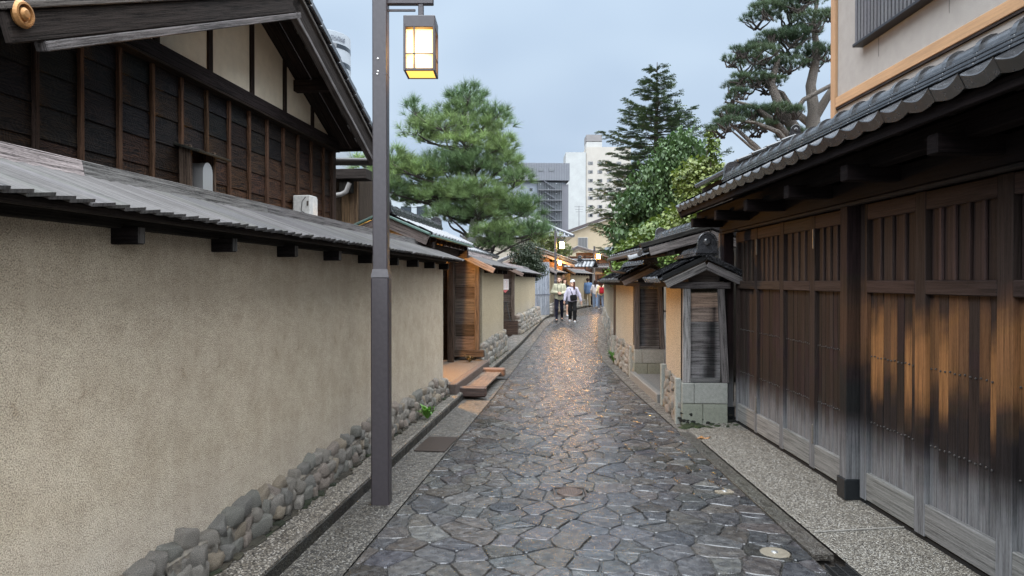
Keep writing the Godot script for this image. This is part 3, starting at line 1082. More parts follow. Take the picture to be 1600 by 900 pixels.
func verge_boards(t: Node3D, at: Transform3D, x0: float, y0: float, xa: float, ya: float, x1: float, y1: float, depth: float, thick: float, c: Color) -> void:
	for e in [[x0, y0, xa, ya], [xa, ya, x1, y1]]:
		var a := Vector2(e[0], e[1])
		var b := Vector2(e[2], e[3])
		var ang := (b - a).angle()
		part("barge_board", bar(Vector3((a.x + b.x) * 0.5, (a.y + b.y) * 0.5, 0), Vector3(a.distance_to(b), depth, thick), 0.005, vary(c, 0.08), Basis(Vector3.BACK, ang)), M.wood, t, at)

func build_left_walls() -> void:
	rng.seed = 101
	var f1 := frame(left_at(-2.2, 0), left_at(9.7, 0))
	board_roofed_wall("long earthen wall under lapped grey boards beside the near lamp post", f1, 11.95, {"near": true, "c": g3(0.7, 0.61, 0.485), "seed": 3.1, "bracket0": 0.52, "base": 0.33, "over": 0.06})
	# the wall behind the doorway
	var w2 := board_roofed_wall("short earthen wall between the lit doorway and the notice recess", frame(left_at(12.75, 0), left_at(16.05, 0)), 3.3, {"c": g3(0.5, 0.425, 0.3), "seed": 8.2, "base": 0.5, "stone": 0.16, "bracket0": 0.6, "over": 0.22})
	planked_end(w2, w2.transform.affine_inverse() * end_frame(12.72, -0.42), 0.36, 0.42, 1.95, g3(0.13, 0.1, 0.08), 7, 0.0)
	verge_boards(w2, w2.transform.affine_inverse() * end_frame(12.5, 0.0), -0.85, 1.82, -0.3, 2.07, 0.3, 1.78, 0.1, 0.03, g3(0.26, 0.22, 0.2))
	part("pilaster", plaster_face(0, 0.16, 0.36, 1.84, 0.1, g3(0.45, 0.39, 0.28), 4.4, []), M.plaster_far, w2, Transform3D(Basis(), Vector3(0.06, 0, 0.03)))
	part("sill_beam", bar(Vector3(-0.2, 0.36, 0.04), Vector3(0.6, 0.12, 0.1), 0.006, g3(0.11, 0.085, 0.065), Basis()), M.wood, w2, w2.transform.affine_inverse() * end_frame(12.7, 0.0))
	var w3 := board_roofed_wall("earthen wall with cobbled foot beyond the notice recess", frame(left_at(20.9, -0.33), left_at(28.1, -0.33)), 7.2, {"c": g3(0.5, 0.425, 0.3), "seed": 5.2, "base": 0.62, "stone": 0.17, "bracket0": 0.6, "over": 0.3, "proud": 0.2})
	planked_end(w3, w3.transform.affine_inverse() * end_frame(20.86, -0.80), 0.42, 0.5, 1.9, g3(0.15, 0.12, 0.1), 6)
	verge_boards(w3, w3.transform.affine_inverse() * end_frame(20.58, -0.33), -0.85, 1.82, -0.3, 2.07, 0.3, 1.78, 0.1, 0.03, g3(0.36, 0.27, 0.23))
	part("sill_block", bar(Vector3(-0.2, 0.27, 0.03), Vector3(0.66, 0.44, 0.16), 0.01, g3(0.12, 0.085, 0.07), Basis()), M.wood, w3, w3.transform.affine_inverse() * end_frame(20.86, -0.33))
	# notice on the recess panel
	var nt := thing("notice_board", "white paper notice with a small red pointer, on the planked recess", "notice", end_frame(20.78, -0.36))
	part("sheet", bar(Vector3(-0.2, 1.52, 0.0), Vector3(0.2, 0.3, 0.012), 0.002, g3(0.72, 0.7, 0.7)), M.paper, nt)
	for col in 5:
		for k in 9:
			if rng.randf() < 0.85:
				part("print", bar(Vector3(-0.126 - col * 0.037, 1.63 - k * 0.026, 0.0075), Vector3(rr(0.012, 0.022), rr(0.008, 0.016), 0.002), 0.0, g3(0.35, 0.3, 0.34) if col != 1 else g3(0.5, 0.2, 0.22)), M.paper, nt)
	var ar := MB.new()
	ar.col = g3(0.6, 0.17, 0.17)
	ar.extrude(PackedVector2Array([Vector2(1.28, 0.2), Vector2(1.36, 0.12), Vector2(1.36, 0.28)]), -0.006, 0.006)
	part("pointer", ar.mesh(), M.paper, nt, Transform3D(Basis(Vector3(0, 0, 1), Vector3.UP, Vector3(-1, 0, 0)), Vector3.ZERO))
	# folding stand left in the recess
	var sb := thing("leaning_stand", "black folding sign stand leaning inside the notice recess", "sign stand", end_frame(20.5, -0.5))
	for e in [[-0.1, 0.5, -0.02, 1.0], [0.14, 0.5, 0.0, 1.02]]:
		var a := Vector3(e[0], e[1], 0.16)
		var b := Vector3(e[2], e[3], 0.02)
		var mb := MB.new()
		mb.col = g3(0.012, 0.012, 0.013)
		mb.tube([a, b], [0.014, 0.014], 6)
		part("leg", mb.mesh(), M.paint, sb)
	part("rail", bar(Vector3(-0.02, 0.53, 0.155), Vector3(0.26, 0.025, 0.025), 0.003, g3(0.012, 0.012, 0.013)), M.paint, sb)
	part("tray", bar(Vector3(0.0, 1.03, 0.02), Vector3(0.16, 0.035, 0.05), 0.004, g3(0.02, 0.02, 0.02)), M.paint, sb)

func build_doorway() -> void:
	rng.seed = 140
	# the raised threshold, its step and what stands in the lit doorway
	var fl := thing("doorway_threshold", "worn stone threshold slab glowing in the doorway light", "threshold", frame(left_at(9.74, 0), left_at(12.7, 0)))
	part("slab", bar(Vector3(1.48, 0.12, -0.72), Vector3(2.9, 0.24, 1.62), 0.012, g3(0.17, 0.135, 0.105)), M.granite, fl)
	part("edging", bar(Vector3(1.48, 0.118, 0.13), Vector3(2.94, 0.25, 0.1), 0.012, g3(0.13, 0.1, 0.085)), M.granite, fl)
	var st := thing("plank_step", "weathered plank step bridging the gutter before the doorway", "step", frame(left_at(10.0, 0.3), left_at(12.0, 0.3)))
	for k in 4:
		part("tread", bar(Vector3(0.32 + k * 0.48, 0.112, 0.03), Vector3(0.475, 0.03, 0.3), 0.004, vary(g3(0.2, 0.15, 0.115), 0.15)), M.wood_wet, st)
	part("bearer", bar(Vector3(0.05, 0.1, 0.03), Vector3(0.12, 0.14, 0.42), 0.02, g3(0.1, 0.06, 0.05)), M.wood_wet, st)
	part("bearer", bar(Vector3(2.06, 0.12, 0.03), Vector3(0.12, 0.14, 0.42), 0.02, g3(0.2, 0.12, 0.08)), M.wood_wet, st)
	# gate leaves and posts of the doorway
	var dg := thing("entrance_gate", "dark timber entrance gate standing back in the lit doorway", "gate", frame(left_at(9.74, -1.05), left_at(12.7, -1.05)))
	for x in [0.1, 1.35, 2.85]:
		part("gate_post", bar(Vector3(x, 1.3, 0.0), Vector3(0.13, 2.1, 0.13), 0.008, g3(0.07, 0.05, 0.04)), M.wood, dg)
	part("lintel", bar(Vector3(1.48, 2.08, 0.02), Vector3(2.95, 0.2, 0.14), 0.01, g3(0.06, 0.045, 0.036)), M.wood, dg)
	for k in 10:
		part("gate_plank", bar(Vector3(0.22 + k * 0.265, 1.1, -0.05), Vector3(0.255, 1.72, 0.03), 0.004, vary(g3(0.06, 0.045, 0.037), 0.2)), M.wood, dg)
	part("brace_post", bar(Vector3(1.9, 1.25, 0.55), Vector3(0.1, 2.0, 0.1), 0.006, g3(0.075, 0.055, 0.045), Basis(Vector3.RIGHT, 0.06)), M.wood, dg)
	# the lit lantern under the gate roof, out of the camera's sight behind the wall
	var ln := thing("doorway_lantern", "small warm lantern hung under the doorway roof", "lantern", Transform3D(Basis(), left_at(10.6, -0.62, 1.78)))
	part("lamp_glow", bar(Vector3(0, 0, 0), Vector3(0.13, 0.2, 0.13), 0.01, Color(1, 1, 1)), M.lamp_glow, ln)
	part("cap", bar(Vector3(0, 0.12, 0), Vector3(0.17, 0.03, 0.17), 0.004, g3(0.03, 0.025, 0.02)), M.wood, ln)
	lamp_light(ln, Vector3.ZERO, 1.1)
	# small dry plants by the post
	for k in 2:
		plant("dry_plant", ["small dry weed clump at the lit doorway post", "green weed tuft growing from the kerb cobbles past the lamp post"][k], [left_at(12.35, -0.1, 0.24), left_at(8.05, 0.19, 0.1)][k], [0.14, 0.16][k], [g3(0.1, 0.075, 0.035), g3(0.1, 0.22, 0.035)][k], 26)

func plant(called: String, label: String, at: Vector3, size: float, c: Color, n: int) -> void:
	var t := thing(called, label, "plant", Transform3D(Basis(), at), "weeds by the walls")
	var mb := MB.new()
	for i in n:
		mb.col = vary(c, 0.3)
		var an := rr(0, TAU)
		var d := Vector3(cos(an), 0, sin(an))
		var side := d.cross(Vector3.UP) * size * 0.13
		var h := size * rr(0.5, 1.1)
		var r := size * rr(0.3, 1.0)
		var b := d * size * 0.08
		var mid := d * r * 0.55 + Vector3.UP * h * 0.8
		var tip := d * r + Vector3.UP * h * rr(0.5, 1.0)
		mb.tri(b, mid + side, mid - side)
		mb.tri(mid + side, tip, mid - side)
	part("leaf", mb.mesh(), M.leaf, t)

func lamp_light(parent: Node3D, at: Vector3, energy: float) -> void:
	var l := OmniLight3D.new()
	l.name = "lamp_light"
	l.light_color = Color(1.0, 0.72, 0.36)
	l.light_energy = energy
	l.light_size = 0.05
	l.omni_range = 30.0
	l.omni_attenuation = 2.0
	l.shadow_enabled = true
	parent.add_child(l)
	l.position = at

# ---------------------------------------------------------------- timber house behind the long wall
func build_house() -> void:
	rng.seed = 210
	var O := left_at(0.0, -1.25)
	var t := thing("timber_house", "old dark timber house with boarded gable wall and cream plaster panels", "house", frame(O, O + LEFT_D))
	var s0 := 2.6
	var s1 := 9.0
	part("wall", bar(Vector3((s0 + s1) * 0.5, 1.9, -0.1), Vector3(s1 - s0, 3.8, 0.14), 0.0, g3(0.02, 0.017, 0.015)), M.wood, t)
	# lapped boards, bay by bay
	var pitch := 0.377
	var bays := []
	var e := 8.692
	bays.append([8.692, 8.95])
	while e > s0 + 0.1:
		bays.append([e - pitch, e])
		e -= pitch
	for b in bays:
		for r in 7:
			var y := 1.86 + r * 0.2
			var sx: float = (b[0] + b[1]) * 0.5
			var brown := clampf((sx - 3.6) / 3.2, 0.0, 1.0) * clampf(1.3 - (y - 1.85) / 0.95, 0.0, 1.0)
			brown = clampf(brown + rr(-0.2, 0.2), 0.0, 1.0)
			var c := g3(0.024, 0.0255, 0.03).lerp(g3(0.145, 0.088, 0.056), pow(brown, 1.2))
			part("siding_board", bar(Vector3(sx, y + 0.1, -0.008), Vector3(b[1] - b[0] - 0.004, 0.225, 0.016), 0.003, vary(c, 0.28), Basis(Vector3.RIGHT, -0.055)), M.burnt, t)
	e = 8.692
	while e > s0 + 0.05:
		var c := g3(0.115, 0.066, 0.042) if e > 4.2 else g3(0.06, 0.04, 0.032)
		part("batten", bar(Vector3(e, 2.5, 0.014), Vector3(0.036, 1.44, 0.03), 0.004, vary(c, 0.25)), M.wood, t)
		e -= pitch
	part("corner_post", bar(Vector3(8.99, 1.9, -0.01), Vector3(0.11, 3.3, 0.11), 0.008, g3(0.075, 0.05, 0.038)), M.wood, t)
	part("beam", bar(Vector3((s0 + s1) * 0.5, 3.295, 0.03), Vector3(s1 - s0 + 0.1, 0.125, 0.12), 0.008, g3(0.035, 0.027, 0.024)), M.wood, t)
	part("beam_lip", bar(Vector3((s0 + s1) * 0.5, 3.222, 0.045), Vector3(s1 - s0 + 0.1, 0.022, 0.1), 0.004, g3(0.05, 0.037, 0.03)), M.wood, t)
	# plaster panels under the gable, between dark struts
	var sa := 6.62
	var ya := 4.296
	var slope := 0.411
	var under := func(s: float) -> float: return ya - slope * absf(s - sa)
	var edges := [2.9, 3.85, 4.586, 5.33, 6.087, 6.844, 7.576, 8.321, 8.93]
	for i in edges.size() - 1:
		var a: float = edges[i] + 0.03
		var b: float = edges[i + 1] - 0.03
		var pr := PackedVector2Array()   # (y, z) profile is turned so that x is thickness
		var ycut := func(s: float) -> float: return maxf(under.call(s) + 0.02, 3.362)
		pr.append(Vector2(3.35, a))
		pr.append(Vector2(3.35, b))
		pr.append(Vector2(ycut.call(b), b))
		if a < sa and b > sa:
			pr.append(Vector2(ya, sa))
		pr.append(Vector2(ycut.call(a), a))
		pr.reverse()
		var mb := MB.new()
		mb.col = g3(0.84, 0.77, 0.62)
		mb.uo = Vector2(i * 0.7, 0)
		mb.extrude(pr, -0.02, 0.0)
		part("plaster_panel", mb.mesh(), M.render, t, turned())
		if i > 0 and under.call(edges[i]) > 3.4:
			part("strut", bar(Vector3(edges[i], (3.35 + under.call(edges[i])) * 0.5, 0.01), Vector3(0.07, under.call(edges[i]) - 3.33, 0.06), 0.005, g3(0.045, 0.033, 0.028)), M.wood, t)
	# roof: two boarded slopes, the verge 0.52 m out over the wall
	var vz := 0.52
	for sd in [-1.0, 1.0]:
		var eave: float = 9.15 if sd > 0.0 else 3.3
		var run := absf(eave - sa)
		var ln := run / cos(atan(slope))
		var ang: float = -sd * atan(slope)
		var ctr := Vector3((sa + eave) * 0.5, (ya + under.call(eave)) * 0.5, 0)
		var bs := Basis(Vector3.BACK, ang)
		var upn := bs * Vector3.UP
		part("roof_slab", bar(ctr + upn * 0.07 + Vector3(0, 0, -2.98), Vector3(ln, 0.1, 6.3), 0.01, g3(0.03, 0.028, 0.028), bs), M.wood, t)
		# soffit boards under the overhang
		for k in 5:
			part("soffit_board", bar(ctr + upn * 0.012 + Vector3(0, 0, 0.03 + k * 0.118), Vector3(ln - 0.02, 0.016, 0.112), 0.003, vary(g3(0.045, 0.034, 0.03), 0.15), bs), M.wood, t)
		# layered verge
		part("barge_board", bar(ctr + upn * -0.155 + Vector3(0, 0, vz + 0.025), Vector3(ln + 0.03, 0.15, 0.05), 0.008, g3(0.04, 0.033, 0.031), bs), M.wood, t)
		part("barge_strip", bar(ctr + upn * -0.257 + bs * Vector3(0.09 if sd < 0 else -0.02, 0, 0) + Vector3(0, 0, vz + 0.02), Vector3(ln - 0.2, 0.05, 0.07), 0.006, g3(0.17, 0.155, 0.15), bs), M.wood, t)
		part("verge_trim", bar(ctr + upn * -0.06 + Vector3(0, 0, vz + 0.03), Vector3(ln + 0.06, 0.036, 0.09), 0.006, g3(0.13, 0.115, 0.105), bs), M.wood, t)
		part("verge_cap", bar(ctr + upn * -0.028 + Vector3(0, 0, vz - 0.03), Vector3(ln + 0.08, 0.024, 0.16), 0.006, g3(0.045, 0.043, 0.043), bs), M.wood, t)
		# verge tiles
		var n := int(ln / 0.27)
		for k in n:
			if sd < 0.0 and k < 2:
				continue
			part("verge_tile", bar(ctr + bs * Vector3(-ln * 0.5 + (k + 0.5) * ln / n, 0.045, 0) + Vector3(0, 0, vz - 0.06), Vector3(ln / n + 0.02, 0.075, 0.3), 0.012, vary(g3(0.04, 0.04, 0.043), 0.15), bs * Basis(Vector3.BACK, 0.06 * sd)), M.tile, t)
		part("fascia", bar(Vector3(eave, under.call(eave) + 0.06, -2.7), Vector3(0.05, 0.15, 6.5), 0.006, g3(0.04, 0.034, 0.03)), M.wood, t)
	for k in [2.0, 3.0, 4.0]:
		for sd in [-1.0, 1.0]:
			var s: float = sa + sd * (0.25 + (k - 2.0) * 1.0)
			if s < 8.6 and s > 4.0:
				part("purlin", bar(Vector3(s, under.call(s) - 0.06, 0.2), Vector3(0.11, 0.12, 0.62), 0.006, g3(0.04, 0.03, 0.027)), M.wood, t)
	# round copper end cap on the low verge end
	var cp := MB.new()
	cp.col = g3(0.5, 0.25, 0.09)
	cp.lathe([[0.035, 0.0], [0.062, 0.0], [0.066, 0.014], [0.056, 0.028], [0.046, 0.03], [0.04, 0.012], [0.034, 0.01], [0.03, 0.026], [0.018, 0.036], [0.0, 0.038]], 24)
	part("end_cap", cp.mesh(), M.iron, t, Transform3D(Basis(Vector3.RIGHT, PI * 0.5), Vector3(3.4, 2.862, vz + 0.06)))
	# eave gutter past the corner
	var gt := MB.new()
	gt.col = g3(0.05, 0.04, 0.038)
	gt.tube([Vector3(9.27, 3.2, -2.5), Vector3(9.27, 3.12, vz + 0.1)], [0.05, 0.05], 10)
	part("eave_gutter", gt.mesh(true), M.paint, t)
	part("gutter_hook", bar(Vector3(9.35, 3.14, vz + 0.02), Vector3(0.16, 0.03, 0.05), 0.004, g3(0.25, 0.25, 0.25)), M.paint, t)
	# back and side walls
	part("side_wall", bar(Vector3(8.98, 1.6, -3.0), Vector3(0.12, 3.2, 5.9), 0.0, g3(0.035, 0.027, 0.023)), M.wood, t)
	part("side_wall", bar(Vector3(3.55, 1.3, -3.0), Vector3(0.12, 2.6, 5.9), 0.0, g3(0.035, 0.027, 0.023)), M.wood, t)

	# vent with its little roof
	var v := thing("wall_vent", "steel wall vent hood under a small dark wooden canopy on the siding", "vent", frame(left_at(5.84, -1.25), left_at(9, -1.25)))
	v.position.y = 2.45
	var hood := MB.new()
	hood.col = g3(0.62, 0.62, 0.62)
	var arch := PackedVector2Array([Vector2(-0.13, -0.075)])
	for i in 9:
		var an := PI * i / 8.0
		arch.append(Vector2(0.03 + sin(an) * 0.085, -cos(an) * 0.075))
	arch.append(Vector2(-0.13, 0.075))
	hood.extrude(arch, 0.0, 0.115)
	part("hood", hood.mesh(), M.metal, v, Transform3D(Basis(Vector3(0, 0, 1), Vector3.UP, Vector3(-1, 0, 0)), Vector3(0.0, 0, 0.03)))
	part("canopy", bar(Vector3(0, 0.2, 0.1), Vector3(0.5, 0.022, 0.24), 0.004, g3(0.05, 0.048, 0.042), Basis(Vector3.RIGHT, 0.3)), M.wood, v)
	for x in [-0.18, 0.18]:
		part("cheek", bar(Vector3(x, 0.03, 0.06), Vector3(0.03, 0.4, 0.1), 0.004, g3(0.14, 0.1, 0.075)), M.wood, v)
	part("flue", bar(Vector3(0, -0.16, 0.06), Vector3(0.08, 0.08, 0.08), 0.02, g3(0.06, 0.06, 0.06)), M.metal, v)
	# meter box
	var mbx := thing("meter_box", "white utility box on the siding by the house corner", "utility box", frame(left_at(7.86, -1.02), left_at(9, -1.02)))
	mbx.position.y = 2.34
	part("case", bar(Vector3(0, 0, -0.1), Vector3(0.2, 0.38, 0.2), 0.012, g3(0.62, 0.61, 0.58)), M.paint, mbx)
	part("door_panel", bar(Vector3(0.02, 0, 0.002), Vector3(0.13, 0.33, 0.01), 0.003, g3(0.66, 0.65, 0.62)), M.paint, mbx)
	part("hinge", bar(Vector3(-0.102, 0.1, -0.03), Vector3(0.012, 0.05, 0.02), 0.002, g3(0.2, 0.17, 0.15)), M.iron, mbx)
	part("hinge", bar(Vector3(-0.102, -0.08, -0.03), Vector3(0.012, 0.05, 0.02), 0.002, g3(0.2, 0.17, 0.15)), M.iron, mbx)
	var cbm := MB.new()
	cbm.col = g3(0.03, 0.03, 0.03)
	cbm.tube([Vector3(-0.104, 0.17, -0.05), Vector3(-0.106, 0.12, -0.09), Vector3(-0.106, 0.02, -0.1), Vector3(-0.105, -0.01, -0.05)], [0.004, 0.004, 0.004, 0.004], 5)
	part("cable", cbm.mesh(), M.paint, mbx)

	# annex between the house and the entrance roof
	var an := thing("side_annex", "small vertical-boarded annex with downpipe behind the timber house corner", "annex", end_frame(10.4, -2.5))
	for k in 9:
		part("wall_board", bar(Vector3(0.06 + k * 0.125, 1.6, 0.0), Vector3(0.12, 3.1, 0.03), 0.004, vary(g3(0.19, 0.125, 0.075) if k % 3 else g3(0.1, 0.07, 0.05), 0.3)), M.wood, an)
	part("wall", bar(Vector3(0.56, 1.6, -0.5), Vector3(1.12, 3.1, 0.9), 0.0, g3(0.06, 0.045, 0.035)), M.wood, an)
	part("cross_beam", bar(Vector3(0.7, 3.1, 0.2), Vector3(1.3, 0.14, 0.3), 0.006, g3(0.04, 0.032, 0.028)), M.wood, an)
	part("bracket_block", bar(Vector3(1.02, 2.95, 0.2), Vector3(0.16, 0.2, 0.16), 0.01, g3(0.03, 0.025, 0.022)), M.wood, an)
	var pp := MB.new()
	pp.col = g3(0.25, 0.235, 0.22)
	pp.tube([Vector3(1.1, 2.98, 0.3), Vector3(1.05, 2.86, 0.3), Vector3(0.98, 2.82, 0.3), Vector3(0.76, 2.79, 0.3)], [0.035, 0.035, 0.035, 0.035], 8)
	pp.tube([Vector3(0.74, 2.8, 0.3), Vector3(0.74, 1.2, 0.3)], [0.035, 0.035], 8)
	part("downpipe", pp.mesh(), M.paint, an)
	for k in 4:
		part("pipe_collar", bar(Vector3(0.72, 2.72 - k * 0.09, 0.3), Vector3(0.15 - k * 0.012, 0.05, 0.12), 0.01, vary(g3(0.09, 0.06, 0.055), 0.2)), M.paint, an)
	# small boarded lean-to roof
	var lr := thing("lean_to_roof", "little lean-to roof of weathered boards over a side door", "roof", frame(left_at(9.3, -1.35), left_at(11.0, -1.35)))
	lr.position.y = 2.28
	for k in 4:
		part("roof_board", bar(Vector3(0.45, 0.1 - k * 0.055, -0.15 + k * 0.13), Vector3(1.25, 0.016, 0.17), 0.003, vary(g3(0.16, 0.14, 0.12), 0.2), Basis(Vector3.RIGHT, 0.28)), M.wood, lr)
	for k in 5:
		part("rafter", bar(Vector3(-0.1 + k * 0.28, -0.02, 0.06), Vector3(0.045, 0.06, 0.62), 0.004, g3(0.12, 0.1, 0.085), Basis(Vector3.RIGHT, 0.4)), M.wood, lr)
	part("support", bar(Vector3(0.4, -0.6, -0.12), Vector3(1.1, 1.1, 0.2), 0.0, g3(0.02, 0.017, 0.015)), M.wood, lr)
	var dp := MB.new()
	dp.col = g3(0.3, 0.29, 0.28)
	dp.tube([Vector3(0.0, 0.14, -0.1), Vector3(-0.22, 0.02, 0.18), Vector3(-0.25, -0.1, 0.2), Vector3(-0.25, -0.7, 0.2)], [0.03, 0.03, 0.03, 0.03], 8)
	part("downpipe", dp.mesh(), M.paint, lr)

func turned() -> Transform3D:   # profile (y, z) drawn with z along the wall and thickness outwards
	return Transform3D(Basis(Vector3(0, 0, -1), Vector3.UP, Vector3(1, 0, 0)), Vector3.ZERO)

# ---------------------------------------------------------------- street lamps
func street_lamp(label: String, at: Vector3, turn: float, glow: Material, power: float) -> void:
	var t := thing("street_lamp", label, "street lamp", Transform3D(Basis(Vector3.UP, turn), at), "street lamps along the lane")
	var c := g3(0.046, 0.038, 0.043)
	var post := MB.new()
	post.col = c
	post.box(Vector3(0, 0.8, 0), Vector3(0.13, 1.66, 0.13), 0.01)
	part("post_sleeve", post.mesh(), M.paint, t)
	var up := MB.new()
	up.col = c * 1.05
	var w0 := 0.065
	var w1 := 0.053
	for k in 4:
		var b := Basis(Vector3.UP, PI * 0.5 * k)
		up.quad(b * Vector3(-w0, 1.63, w0), b * Vector3(w0, 1.63, w0), b * Vector3(w1, 1.69, w1), b * Vector3(-w1, 1.69, w1))
	part("collar", up.mesh(), M.paint, t)
	part("post", bar(Vector3(0, 2.79, 0), Vector3(0.106, 2.24, 0.106), 0.007, c * 1.05), M.paint, t)
	part("post_cap", bar(Vector3(0, 3.915, 0), Vector3(0.12, 0.02, 0.12), 0.004, c), M.paint, t)
	part("arm", bar(Vector3(0.2, 3.62, 0), Vector3(0.36, 0.055, 0.05), 0.005, c), M.paint, t)
	part("tie_rod", bar(Vector3(0.15, 3.553, 0), Vector3(0.2, 0.016, 0.016), 0.003, c), M.paint, t)
	part("hanger", bar(Vector3(0.29, 3.545, 0), Vector3(0.038, 0.15, 0.038), 0.004, c), M.paint, t)
	for y in [3.19, 3.1, 3.08]:
		var bolt := MB.new()
		bolt.col = g3(0.5, 0.48, 0.46)
		bolt.lathe([[0.008, 0.0], [0.007, 0.004], [0.0, 0.006]], 8)
		part("bolt", bolt.mesh(), M.metal, t, Transform3D(Basis(Vector3.RIGHT, PI * 0.5), Vector3(-0.012 - (0.004 if y < 3.09 else 0.0), y, 0.053)))
	part("joint_band", bar(Vector3(0, 3.085, 0), Vector3(0.108, 0.006, 0.108), 0.001, c * 1.5), M.paint, t)
	# lantern
	var lx := 0.29
	var hw := 0.112
	var y0 := 3.09
	var y1 := 3.48
	part("lantern_hood", bar(Vector3(lx, y1 - 0.042, 0), Vector3(hw * 2, 0.084, hw * 2), 0.004, c * 1.15), M.paint, t)
	var fr := part("lantern_frame", frame_bars(lx, hw, y0, y1, c), M.paint, t)
	var mullion := MB.new()
	mullion.col = c
	for k in 4:
		mullion.xf = Transform3D(Basis(Vector3.UP, PI * 0.5 * k), Vector3(lx, 0, 0))
		mullion.box(Vector3(-0.036, (y0 + y1) * 0.5 - 0.035, hw - 0.006), Vector3(0.011, 0.3, 0.009), 0.0)
		mullion.box(Vector3(0, y0 + 0.12, hw - 0.0065), Vector3(hw * 2 - 0.02, 0.008, 0.006), 0.0)
	part("mullion", mullion.mesh(), M.paint, fr)
	var gm := MB.new()
	gm.box(Vector3.ZERO, Vector3(hw * 2 - 0.034, 0.28, hw * 2 - 0.034), 0.004)
	part("lamp_glow", gm.mesh(), glow, t, Transform3D(Basis(), Vector3(lx, (y0 + y1) * 0.5 - 0.04, 0)))
	part("lamp_base_pane", bar(Vector3(lx, y0 + 0.008, 0), Vector3(hw * 2 - 0.03, 0.006, hw * 2 - 0.03), 0.0), M.lamp_glow_base, t)
	lamp_light(t, Vector3(lx, y0 + 0.16, 0), power)

func frame_bars(lx: float, hw: float, y0: float, y1: float, c: Color) -> ArrayMesh:
	var mb := MB.new()
	mb.col = c
	for sx in [-1.0, 1.0]:
		for sz in [-1.0, 1.0]:
			mb.box(Vector3(lx + sx * (hw - 0.008), (y0 + y1) * 0.5 - 0.03, sz * (hw - 0.008)), Vector3(0.016, y1 - y0 - 0.06, 0.016), 0.002)
	for k in 4:
		mb.xf = Transform3D(Basis(Vector3.UP, PI * 0.5 * k), Vector3(lx, 0, 0))
		mb.box(Vector3(0, y0 + 0.009, hw - 0.0085), Vector3(hw * 2 - 0.034, 0.018, 0.015), 0.002)
	return mb.mesh()

func build_lamps() -> void:
	street_lamp("tall dark street lamp with lit box lantern beside the long earthen wall", P(-0.945, 0, 5.27), 0.0, M.lamp_paper, 0.02)
	street_lamp("distant lit street lamp standing behind the walking couple", P(1.98, 0, 33.2), -0.1, M.lamp_glow_bright, 0.14)
	street_lamp("farthest lit street lamp, by the brown gabled house at the bend", P(5.42, 0, 48.0), -0.3, M.lamp_glow_bright, 0.14)

# ---------------------------------------------------------------- tiled roofs
var tile_mats: Array[StandardMaterial3D] = []

func make_tile_mats() -> void:
	for c in [g3(0.04, 0.042, 0.047), g3(0.055, 0.057, 0.062), g3(0.03, 0.031, 0.035), g3(0.045, 0.046, 0.05)]:
		var m: StandardMaterial3D = M.tile.duplicate()
		m.vertex_color_use_as_albedo = false
		m.albedo_color = (c as Color).linear_to_srgb()
		tile_mats.append(m)

func pantile(w: float, ln: float, lip: float, amp := 0.036) -> ArrayMesh:   # x across, z down the slope, y up
	var mb := MB.new()
	var n := 9
	var hs := []
	for i in n + 1:
		var t := float(i) / n
		hs.append(amp * pow(absf(t - 0.46) / 0.54, 1.7))
	for i in n:
		var xa := w * i / n
		var xb := w * (i + 1) / n
		var a := Vector3(xa, hs[i], 0)
		var b := Vector3(xb, hs[i + 1], 0)
		var a2 := Vector3(xa, hs[i], ln)
		var b2 := Vector3(xb, hs[i + 1], ln)
		var d := Vector3(0, -0.004, 0.005)
		mb.quad(a2, b2, b, a)
		mb.quad(a2 + d, b2 + d, b2, a2)
		var lo := Vector3(0, -lip, 0.003)
		var fa := a2 + lo
		var fb := b2 + lo
		if lip > 0.04:
			fa.y = lerpf(fa.y, -lip * 0.72, 0.35)
			fb.y = lerpf(fb.y, -lip * 0.72, 0.35)
		mb.quad(fa, fb, b2 + d, a2 + d)
		mb.quad(fb, fa, fa - Vector3(0, 0, 0.03), fb - Vector3(0, 0, 0.03))
	mb.quad(Vector3(0, -0.02, 0), Vector3(0, -0.02, ln), Vector3(0, 0, ln), Vector3(0, 0, 0))
	mb.quad(Vector3(w, -0.02, ln), Vector3(w, -0.02, 0), Vector3(w, 0, 0), Vector3(w, 0, ln))
	return mb.mesh()

# rows of tiles on a slope; at: origin at one end of the ridge line, x along the ridge, z down the slope
func tile_slope(t: Node3D, at: Transform3D, width: float, slope: float, w: float, expo: float, lip: float) -> void:
	var cols := int(round(width / w))
	var ww := width / cols
	var rows := int(ceil(slope / expo))
	var ex := slope / rows
	var eave := pantile(ww, ex + 0.03, lip)
	var plain := pantile(ww, ex + 0.03, 0.016)
	for r in rows:
		for k in cols:
			var last := r == rows - 1
			var o := part("eave_tile" if last else "roof_tile", eave if last else plain, tile_mats[rng.randi() % 4], t)
			o.transform = at * Transform3D(Basis(Vector3.RIGHT, 0.06 + rr(-0.012, 0.012)) * Basis(Vector3.UP, rr(-0.012, 0.012)), Vector3(k * ww, 0.028 + rr(-0.002, 0.003), r * ex - 0.02))

func cap_mesh(ln: float, r: float, collar: bool) -> ArrayMesh:
	var mb := MB.new()
	var add := func(x0: float, x1: float, rad: float) -> void:
		var pr := PackedVector2Array()
		for i in 11:
			var an := PI * i / 10.0
			pr.append(Vector2(sin(an) * rad, -cos(an) * rad))
		pr.reverse()
		pr.reverse()
		mb.extrude(pr, x0, x1)
	add.call(0.0, ln, r)
	if collar:
		add.call(ln * 0.86, ln * 1.02, r * 1.22)
	return mb.mesh()

